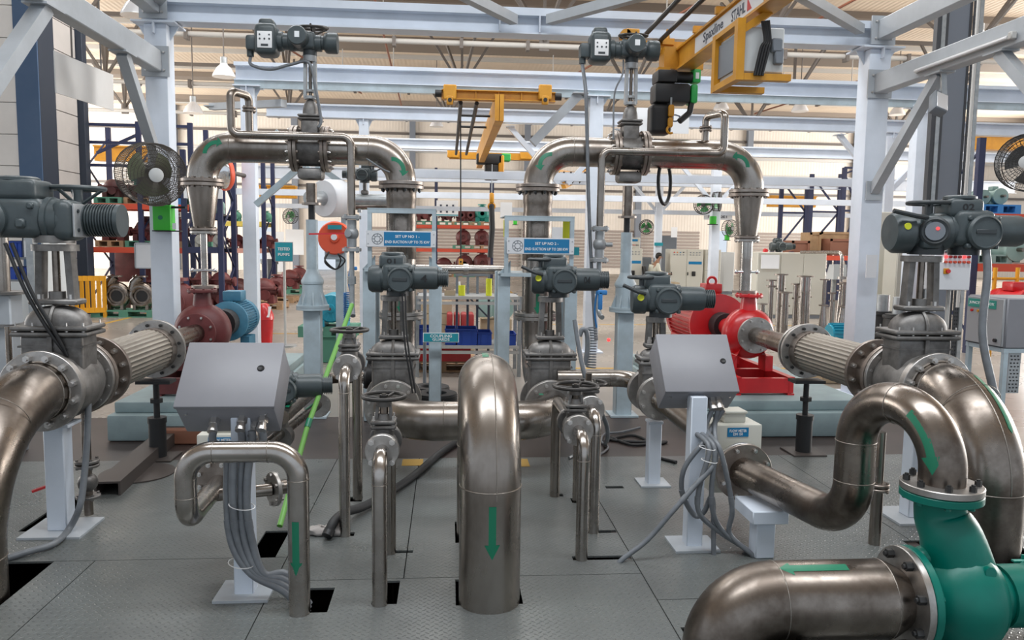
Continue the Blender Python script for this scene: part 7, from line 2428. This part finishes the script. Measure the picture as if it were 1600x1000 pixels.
# ------------------------------------------------------------------ upright steel spools at the right
for i, (px, top, w, y, mid, l) in enumerate(((1206, 437, 8, 12.6, 448, 'thin two-flanged'), (1221, 428, 13, 12.9, 451, 'tall'), (1227, 456, 13, 12.4, 478, 'shorter wide'), (1245, 443, 9, 12.7, 466, 'medium'), (1259, 431, 18, 12.5, 464, 'widest'), (1289, 436, 6, 12.4, 478, 'slender'), (1300, 457, 5, 13.0, 470, 'thin low'), (1315, 443, 6, 13.0, 455, 'slim back'), (1321, 441, 10, 12.4, 480, 'right-hand'), (1192, 474, 8, 12.3, 490, 'lowest left'))):
    p = at(px, top, y)
    r = w / 2 * y / F_PX
    T = thing('pipe_spool', l + ' flanged steel pipe spool standing upright behind the red pump', 'pipe', (p.x, y, 0), 'upright steel pipe spools')
    zm = at(px, mid, y).z
    wide = i in (5, 8, 7)
    part('pipe', MB().cyl((p.x, y, zm if wide else 0), (p.x, y, p.z), r, n=20), 'steel_bright', T)
    if wide:
        part('cone', MB().cyl((p.x, y, 0), (p.x, y, zm), r * 3, r * 1.2, n=22), 'steel_bright', T)
    for z in ((0, p.z - .02, zm) if wide or i == 0 else (0, p.z - .02)):
        rr = r + .045 if z else max(r + .05, r * 3 if wide else 0)
        part('flange', MB().cyl((p.x, y, z), (p.x, y, z + .02), rr, n=22), 'flange_brown', T)
    if not wide:
        part('tap_boss', MB().cyl((p.x - r - .02, y, zm), (p.x + r + .02, y, zm), .015, n=8), 'steel', T)
T = thing('bent_pipe', 'bent steel pipe crossing over the large cream cabinet', 'pipe', (at(1316, 440, 13.2).x, 13.2, 0))
part('pipe', MB().tube(bend([at(1252, 394, 14.5), at(1316, 394, 13.2), V((at(1316, 432, 13.2).x, 13.2, .2))], .12, 8), .03, 14), 'steel_bright', T)
part('flange', MB().cyl((at(1316, 434, 13.2).x, 13.2, at(1316, 436, 13.2).z), (at(1316, 434, 13.2).x, 13.2, at(1316, 432, 13.2).z), .08, n=18), 'flange', T)
part('foot', MB().cyl((at(1316, 434, 13.2).x, 13.2, 0), (at(1316, 434, 13.2).x, 13.2, .2), .08, n=18), 'steel_dark', T)
p = at(1305, 425, 14)
T = thing('small_console', 'white-grey sloping console behind the upright pipe spools', 'control box', (p.x, 14, 0))
part('case', MB().prof((p.x - .12, 14, p.z), (p.x + .12, 14, p.z), [(-.12, -.13), (.18, -.13), (.18, .14), (.0, .14)]), 'cabinet_white', T)
part('post', MB().b2((p.x - .03, 14.0, 0), (p.x + .03, 14.06, p.z - .13)), 'galv', T)
p = at(1220, 387, 17.3)
T = thing('valve_actuator', 'spare grey actuator lying on top of the large cream cabinet', 'actuator', (p.x, 17.4, at(1220, 394, 17).z), 'grey valve actuators')
actuator(T, (p.x, 17.4, at(1220, 394, 17).z), 0, 1.05, 1, None, None, wheel=False, eye=False)
p = at(1196, 392, 17.4)
solo('red_siren', MB().lathe((p.x, 17.4, p.z - .03), (0, 0, 1), [(.06, 0), (.06, .03), (.045, .07), (0, .09)], 14), 'red', 'small red lamp on the corner of the large cream cabinet', 'lamp', base=(p.x, 17.4, p.z - .03))
# blue motor
c = at(1322, 524, 9.0)
T = thing('electric_motor', 'glossy light blue motor lying beyond the right braided hose', 'motor', (c.x, 9, 0))
part('body', MB().cyl((c.x - .22, 9, c.z), (c.x + .18, 9, c.z), .125, n=26).lathe((c.x + .18, 9, c.z), (1, 0, 0), [(.132, 0), (.132, .07), (.11, .1), (0, .1)], 26), 'motor_teal', T)
for k in range(12):
    a = k * PI / 11
    part('fin', MB().bar((c.x - .2, 9 + .135 * math.cos(a), c.z + .135 * math.sin(a)), (c.x + .17, 9 + .135 * math.cos(a), c.z + .135 * math.sin(a)), .006, .03, (0, math.cos(a), math.sin(a))), 'motor_teal', T)
part('name_plate', MB().b2((c.x + .0, 8.86, c.z - .03), (c.x + .1, 8.865, c.z + .02)), 'paper', T)
part('foot', MB().b2((c.x - .18, 8.88, c.z - .17), (c.x + .14, 9.12, c.z - .1)), 'motor_teal', T)
pallet('pallet_wood', 'wooden pallet under the light blue motor', (c.x, 9.05, c.z - .31), .8, .6)
solo('timber_block', MB().rbox((c.x, 9.05, (c.z - .31) / 2), (.7, .45, c.z - .31), .01, 1), 'wood', 'timber block under the light blue motor pallet', 'block', base=(c.x, 9.05, 0))
# wooden crates and empty rack frames
for i, (px0, px1, py0, y, m_, l) in enumerate(((1266, 1284, 363, 20, 'crate_wood', 'narrow pale wooden crate on the far right rack'), (1283, 1330, 362, 20.3, 'crate_wood', 'wide pale wooden crate on the far right rack'), (1298, 1331, 373, 19.6, 'crate_red', 'red-brown wooden crate in front of the pale ones'), (1238, 1266, 376, 19.6, 'crate_red', 'brown cardboard carton above the large cream cabinet'))):
    a, b = at(px0, py0, y), at(px1, py0, y)
    T = thing('wooden_crate', l, 'crate', ((a.x + b.x) / 2, y, 1.2), 'crates on the far right rack')
    zb = at(px0, 398, y).z
    part('box', MB().b2((a.x + .02, y + .02, zb), (b.x - .02, y + .6, a.z)), m_, T)
    for x in (a.x, b.x - .06):
        part('batten', MB().b2((x, y, zb), (x + .06, y + .02, a.z)), m_, T)
    part('batten', MB().b2((a.x, y, a.z - .06), (b.x, y + .02, a.z)), m_, T)
xs_ = [at(px, 330, 19.4).x for px in (1237, 1333)]
rack(xs_, 19.3, 1.2, at(1240, 392, 19.3).z - .02, (at(1280, 399, 19.3).z,), 'low red-beamed rack carrying the crates at right', 'rack_red')
for i, (pxa, pxb, top, y) in enumerate(((1222, 1262, 282, 25), (1269, 1314, 272, 24), (1320, 1345, 262, 23))):
    T = thing('rack_frame', ('left', 'middle', 'right')[i] + ' of the three empty navy rack end frames at far right', 'rack', (at(pxa, 400, y).x, y, 0), 'empty navy rack frames')
    a, b = at(pxa, top, y), at(pxb, top, y)
    for p in (a, b):
        part('upright', MB().b2((p.x - .06, y - .05, 0), (p.x + .06, y + .05, p.z)), 'rack_navy', T)
    z = .5
    s = 0
    while z < a.z - .1:
        z2 = min(z + 1.1, a.z)
        part('brace', MB().bar((a.x if s else b.x, y, z), (b.x if s else a.x, y, z2), .05, .05), 'rack_navy', T)
        if s:
            part('tie', MB().b2((a.x, y - .03, z2 - .03), (b.x, y + .03, z2 + .03)), 'rack_navy', T)
        z += 1.1
        s ^= 1
# black drums
for i, (px, py, y, r) in enumerate(((1378, 500, 11.0, .2), (1404, 500, 10.5, .2))):
    x = at(px, py, y).x
    T = thing('black_drum', ('left', 'right')[i] + ' black plastic drum right of the front right column', 'drum', (x, y, 0), 'black drums')
    part('body', MB().lathe((x, y, 0), (0, 0, 1), [(r * .9, 0), (r, .05), (r, .3), (r * 1.04, .32), (r, .34), (r, .62), (r * 1.06, .63), (r * 1.06, .66), (0, .66)], 24), 'black', T)
    part('lid', MB().lathe((x, y, .66), (0, 0, 1), [(r * .9, 0), (r * .9, .02), (0, .03)], 24), 'rubber', T)
    part('duct', MB().cyl((x, y, .68), (x, y, .92), .09, n=18), 'galv', T)

# ------------------------------------------------------------------ right edge
pa, pb = at(1463, 391, 5.9), at(1516, 454, 5.9)
T = thing('push_button_panel', 'white panel with rows of red lamps beside the right actuator', 'panel', ((pa.x + pb.x) / 2, 5.9, 0))
bx = part('case', MB().rbox(((pa.x + pb.x) / 2, 6.0, (pa.z + pb.z) / 2), (pb.x - pa.x, .18, pa.z - pb.z), .006, 1), 'white_sheet', T)
for r_ in range(3):
    for c_ in range(6):
        x = pa.x + (pb.x - pa.x) * (.28 + c_ * .125)
        z = pa.z - (pa.z - pb.z) * (.03 + .13 * r_)
        part('lamp', MB().cyl((x, 5.91, z), (x, 5.89, z), .0105, n=12), 'indicator' if (r_ == 1 and c_ in (0, 4)) else ('actuator' if r_ == 0 else ('red_dark' if r_ == 1 else 'rack_red')), bx)
x, z = pa.x + (pb.x - pa.x) * .32, pa.z - (pa.z - pb.z) * .52
sw = part('main_switch', MB().rbox((x, 5.905, z), (.045, .012, .045), .003, 1), 'yellow', bx)
part('switch_knob', MB().cyl((x + .006, 5.9, z), (x + .006, 5.88, z), .016, n=14), 'red', sw)
part('pole', MB().cyl(((pa.x + pb.x) / 2 + .04, 6.0, 0), ((pa.x + pb.x) / 2 + .04, 6.0, pb.z), .016, n=12), 'tube_white', T)
part('foot', MB().cyl(((pa.x + pb.x) / 2 + .04, 6.0, 0), ((pa.x + pb.x) / 2 + .04, 6.0, .02), .14, n=18), 'galv', T)
jn = 5.15
jx0 = at(1573, 500, jn).x
jf = jx0 / at(1511, 500, 1).x
jz0, jz1 = at(1572, 545, jn).z, at(1572, 466, jn).z
T = thing('junction_box', 'grey junction box with a green lettered plate on a steel stand at the right edge', 'control box', (jx0 + .3, jn, 0))
part('case', MB().rbox((jx0 + .3, (jn + jf) / 2, (jz0 + jz1) / 2), (.6, jf - jn, jz1 - jz0), .008, 1), 'box_grey', T)
dr = part('door', MB().rbox((jx0 - .008, (jn + jf) / 2, (jz0 + jz1) / 2), (.02, jf - jn - .03, jz1 - jz0 - .02), .004, 1), 'box_side', T)
jm = (jn + jf) / 2
jl = part('label_plate', MB().b2((jx0 - .022, jn + .09, jz1 - .085), (jx0 - .018, jf - .03, jz1 - .025)), 'pump_teal', dr)
text(jl, 'JUNCTION BOX', (jx0 - .0225, (jn + .09 + jf - .03) / 2, jz1 - .055), (jf - jn - .12) * .9, .024, 'white', (0, -1, 0))
for k, m_ in enumerate(('red', 'yellow', 'sign_blue')):
    part('lamp', MB().cyl((jx0 - .017, jf - .08 - k * .07, jz1 - .11), (jx0 - .03, jf - .08 - k * .07, jz1 - .11), .010, n=10), m_, dr)
part('lock', MB().cyl((jx0 - .017, jn + .07, jz0 + .05), (jx0 - .035, jn + .07, jz0 + .05), .013, n=10), 'black', dr)
for x in (jx0 + .02, jx0 + .58):
    for y in (jn + .02, jf - .02):
        part('stand_leg', MB().b2((x - .016, y - .016, 0), (x + .016, y + .016, jz0 - .03)), 'paint_support', T)
for y in (jn + .02, jf - .02):
    part('stand_rail', MB().b2((jx0, y - .017, jz0 - .03), (jx0 + .6, y + .017, jz0)), 'paint_support', T)
for x in (jx0 + .018, jx0 + .582):
    part('stand_rail', MB().b2((x - .017, jn + .04, jz0 - .03), (x + .017, jf - .04, jz0)), 'paint_support', T)
pp = part('perforated_plate', MB().b2((jx0 + .06, jn + .03, jz0 - .32), (jx0 + .15, jn + .036, jz0 - .032)), 'galv', T)
mb = MB()
for r_ in range(11):
    for c_ in range(3):
        mb.b2((jx0 + .07 + c_ * .025 + (.006 if r_ % 2 else 0), jn + .0285, jz0 - .31 + r_ * .025), (jx0 + .083 + c_ * .025 + (.006 if r_ % 2 else 0), jn + .0295, jz0 - .301 + r_ * .025))
part('perforation', mb, 'black', pp, kind='stuff')
# right rack with motors
ry0 = 11.5
x0, x1 = at(1525, 345, ry0).x, at(1525, 345, ry0).x + 2.6
zA, zB = at(1560, 334, ry0).z, at(1560, 412, ry0).z
rack((x0, x1), ry0, 1.0, at(1525, 215, ry0).z, (zB, zA), 'red-beamed rack at the right edge with green motors on pallets', 'rack_red', 'rack_navy')


def stock_motor(loc, s, mt, lab, rz=0.0):
    T = thing('stock_motor', lab, 'motor', loc, 'motors stored on the right rack', world=False, rz=rz)
    T.scale = (s, s, s)
    part('body', MB().lathe((0, -.25, .22), (0, 1, 0), [(0, -.02), (.08, -.02), (.2, 0), (.2, .06), (.17, .07), (.17, .4), (.19, .42), (.18, .52), (0, .54)], 24), mt, T)
    part('shaft', MB().cyl((0, -.40, .22), (0, -.26, .22), .035, n=12), 'steel_dark', T)
    part('terminal_box', MB().rbox((.0, .05, .43), (.16, .18, .1), .015, 2), mt, T)
    part('foot', MB().b2((-.18, -.1, 0), (-.06, .2, .1)).b2((.06, -.1, 0), (.18, .2, .1)), mt, T)
    return T


pallet('pallet_blue', 'blue plastic pallet on the upper shelf of the right rack', (x0 + .38, ry0 + .4, zA), .66, .9)
stock_motor((x0 + .22, ry0 + .3, zA + .14), .55, 'motor_green', 'left pale green motor on the blue pallet')
stock_motor((x0 + .48, ry0 + .3, zA + .14), .62, 'motor_green', 'right pale green motor on the blue pallet')
pallet('motor_green', 'pale green pallet on the lower shelf of the right rack', (x0 + .32, ry0 + .4, zB), .62, .9)
stock_motor((at(1587, 400, ry0).x, ry0 + .2, zB + .02), .9, 'motor_green', 'large pale green motor on the lower shelf at the right edge')
stock_motor((at(1590, 440, 10.6).x, 10.6, .52), 1.3, 'red', 'big red motor below the right rack, cut by the photo edge')
T = thing('guard_rail', 'yellow pipe guard rail in front of the right rack', 'rail', (x0 + .5, 11.1, 0))
for px in (1554, 1589):
    part('post', MB().cyl((at(px, 440, 11.1).x, 11.1, 0), (at(px, 440, 11.1).x, 11.1, at(px, 418, 11.1).z), .03, n=12), 'yellow_fence', T)
part('rail', MB().cyl((at(1537, 435, 11.1).x, 11.1, at(1537, 435, 11.1).z), (at(1620, 437, 11.1).x, 11.1, at(1537, 435, 11.1).z), .02, n=10), 'yellow_fence', T)
# black wall fan, upper right
c = at(1608, 255, 7.6)
cage_fan(c, (-.75, -.65, 0), .28, .24, 'black wire cage fan cut by the right photo edge', 'black', 40, mt='black', post=(c.x + .4, 7.9, c.z))
# floodlight and tube lamp on the right side beam
c = at(1466, 162, 7.0)
T = thing('floodlight', 'grey floodlight hanging under the right side beam', 'lamp', c)
MM = MX.Rotation(R(20), 3, 'Y') @ MX.Rotation(R(-30), 3, 'X')
part('case', MB().rbox(c, (.13, .10, .22), .015, 2, M=MM), 'cabinet_grey', T)
part('glass', MB().rbox(c + MM @ V((0, -.052, -.01)), (.11, .008, .18), .003, 1, M=MM), 'lamp_glass', T)
part('bracket', MB().bar(c + V((.05, 0, .08)), (CXR, 7.0, 3.2), .02, .05), 'galv', T)
T = thing('tube_light', 'long unlit fluorescent tube fixed along the right side beam', 'lamp', (CXR - .09, 6.6, 3.28))
part('batten', MB().b2((CXR - .09, 6.0, 3.245), (CXR - .066, 7.3, 3.285)), 'tube_white', T)
part('tube', MB().cyl((CXR - .105, 6.03, 3.26), (CXR - .105, 7.27, 3.26), .016, n=12), 'lamp_glass', T)
part('end_holder', MB().rbox((CXR - .095, 6.0, 3.265), (.05, .05, .06), .008, 1), 'tube_white', T)
# thin conduit drop beside building column
T = thing('conduit_pipe', 'thin white conduit pipe hanging beside the building column', 'pipe', at(1520, 380, 9.0))
part('pipe', MB().cyl((at(1512, 250, 9.0).x, 9.0, .9), (at(1512, 250, 9.0).x, 9.0, 8.2), .02, n=10), 'tube_white', T)

# ------------------------------------------------------------------ left edge
c = at(6, 455, 6.0)
T = thing('screw_jack_support', 'grey flanged support column cut by the left photo edge', 'support', (c.x, 6, 0), 'screw-jack columns')
part('pipe_leg', MB().cyl((c.x, 6, c.z), (c.x, 6, c.z + .75), .045, n=18), 'steel', T)
part('flange_plate', MB().cyl((c.x, 6, c.z - .02), (c.x, 6, c.z), .15, n=26), 'cast', T)
part('column', MB().rbox((c.x, 6, (c.z - .02) / 2), (.17, .17, c.z - .02), .01, 1), 'paint_shade', T)
part('lower_flange', MB().cyl((c.x, 6, at(6, 505, 6).z - .02), (c.x, 6, at(6, 505, 6).z), .14, n=26), 'cast', T)
part('side_pipe', MB().cyl((at(12, 505, 5.8).x, 5.8, .3), (at(12, 505, 5.8).x, 5.8, at(12, 510, 5.8).z), .02, n=12), 'steel_dark', T)
sx0, sx1 = at(-30, 420, 8.6).x, at(66, 420, 8.6).x
zs_ = [at(30, py, 8.6).z for py in (437, 402, 366)]
T = thing('shelf_unit', 'low shelf unit with blue bins in front of the white panelled room', 'shelf', ((sx0 + sx1) / 2, 8.6, 0))
for z in zs_:
    part('shelf', MB().b2((sx0, 8.6, z - .02), (sx1, 9.1, z)), 'cabinet_grey', T)
part('side_panel', MB().b2((sx1, 8.6, 0), (sx1 + .02, 9.1, zs_[2])), 'cabinet_white', T)
part('lower_door', MB().rbox(((sx0 + sx1) / 2, 8.6, (zs_[0] - .02) / 2), (sx1 - sx0, .03, zs_[0] - .03), .005, 1), 'cabinet_white', T)
part('corner_post', MB().b2((at(47, 430, 8.5).x - .03, 8.5, 0), (at(47, 430, 8.5).x + .04, 8.58, zs_[2])), 'galv', T)
for i, (a, b, zi) in enumerate(((12, 32, 1), (12, 26, 0), (30, 43, 0))):
    bin_(at(a, 400, 8.65).x, at(b, 400, 8.65).x, 8.68, zs_[zi], zs_[zi] + (.17 if zi else .13), ('upper blue bin', 'lower left blue bin', 'lower right blue bin')[i] + ' on the shelf unit at the left edge', .25)
T = thing('notice_folder', 'white paper folder standing on the left shelf unit', 'folder', (at(42, 398, 8.65).x, 8.65, zs_[1]))
part('sheet', MB().b2((at(37, 398, 8.65).x, 8.65, zs_[1]), (at(59, 398, 8.65).x, 8.66, zs_[1] + .23)), 'paper', T)
part('spine', MB().b2((at(36, 398, 8.65).x, 8.645, zs_[1]), (at(37.5, 398, 8.65).x, 8.67, zs_[1] + .24)), 'ink', T)

# ------------------------------------------------------------------ loose things on the plates
a, b = gnd(168, 775), gnd(285, 668)
T = thing('steel_channel', 'dark steel channel lying on the floor below the left braided hose', 'channel', (b.x, b.y, 0))
part('web', MB().bar(V((a.x, a.y, .085)), V((b.x, b.y + .2, .085)), .15, .012), 'channel', T)
for s in (-1, 1):
    d = (V((b.x, b.y, 0)) - V((a.x, a.y, 0))).normalized()
    n = V((d.y, -d.x, 0)) * s * .07
    part('flange', MB().bar(V((a.x, a.y, .045)) + n, V((b.x, b.y + .2, .045)) + n, .012, .09), 'channel', T)
c = gnd(215, 740)
solo('cover_disc', MB().lathe((c.x, c.y, .001), (0, 0, 1), [(.24, 0), (.24, .008), (0, .008)], 40), 'channel', 'flat round brown cover plate on the floor beside the steel channel', 'cover', base=(c.x, c.y, 0))
c = gnd(290, 690)
T = thing('timber_baulk', 'reddish timber block beside the far end of the steel channel', 'block', (c.x, c.y, 0))
part('block', MB().rbox((c.x, c.y, .06), (.34, .2, .12), .01, 1), 'crate_red', T)
part('strap', MB().b2((c.x - .172, c.y - .03, .0), (c.x + .172, c.y + .03, .122)), 'channel', T)


def floor_hose(lab, pts, r, mt='rubber', name='floor_hose'):
    T = thing(name, lab, 'hose', V((pts[-1].x, pts[-1].y, 0)), 'hoses and cables on the floor')
    part('hose', MB().tube(spline(pts), r, 10), mt, T)
    e = pts[-1]
    d = (pts[-1] - pts[-2]).normalized()
    part('end_ferrule', MB().cyl(e - d * .03, e + d * .01, r * 1.15, n=10), 'galv' if mt != 'rubber' else 'black', T)


def G(px, py, z):
    p = gnd(px, py, z)
    return p


floor_hose('thick dark hose running from the floor rag up behind the front left hand valve', [G(718, 688, .03), G(690, 706, .03), G(640, 748, .03), G(575, 788, .04), G(540, 800, .07), G(522, 815, .08), G(512, 835, .03)], .026)
floor_hose('coiled black cable on the brown floor right of the right centre valve', [G(940, 690, .012), G(985, 680, .012), G(1010, 690, .012), G(960, 688, .012), G(955, 684, .014), G(990, 695, .012), G(1040, 690, .012), G(1025, 695, .012), G(1012, 702, .012), G(1020, 712, .012), G(1055, 722, .012)], .012)
floor_hose('grey cable loop on the floor left of the coiled black cable', [G(1000, 668, .012), G(970, 675, .012), G(945, 678, .012), G(940, 690, .014), G(950, 700, .012), G(930, 712, .012), G(905, 708, .012), G(890, 715, .012)], .009, 'conduit')
T = thing('flexible_conduit', 'grey conduit dropping past the right hand valves to the floor', 'conduit', V((gnd(945, 690).x, gnd(945, 690).y, 0)))
part('conduit', MB().tube(spline([at(898, 500, 5.2), at(905, 545, 5.15), at(915, 590, 5.1), at(935, 635, 5.15), at(948, 665, 5.3), at(949, 685, 5.4), V((gnd(945, 697).x, gnd(945, 697).y, .015))]), .016, 10), 'conduit', T)
part('upper_loop', MB().tube(spline([at(905, 525, 5.3), at(910, 515, 5.3), at(917, 520, 5.3), at(918, 545, 5.3), at(914, 570, 5.3)]), .018, 10), 'conduit', T)
random.seed(3)
c = gnd(505, 838)
for i, (dx, s) in enumerate(((-.03, .05), (.06, .06))):
    mb = MB()
    mb.sphere((c.x + dx, c.y + .03, .02), s, 14, 8, (1.3, .8, .55))
    mb.v = [v + V((random.uniform(-.008, .008), random.uniform(-.008, .008), random.uniform(-.006, .008))) for v in mb.v]
    mb.v = [V((v.x, v.y, max(v.z, .001))) for v in mb.v]
    solo('cleaning_rag', mb, 'cloth', ('left greyer', 'right paler')[i] + ' crumpled rag at the foot of the rear left hand valve pipe', 'rag', 'crumpled rags', base=(c.x + dx, c.y, 0), sharp=70)
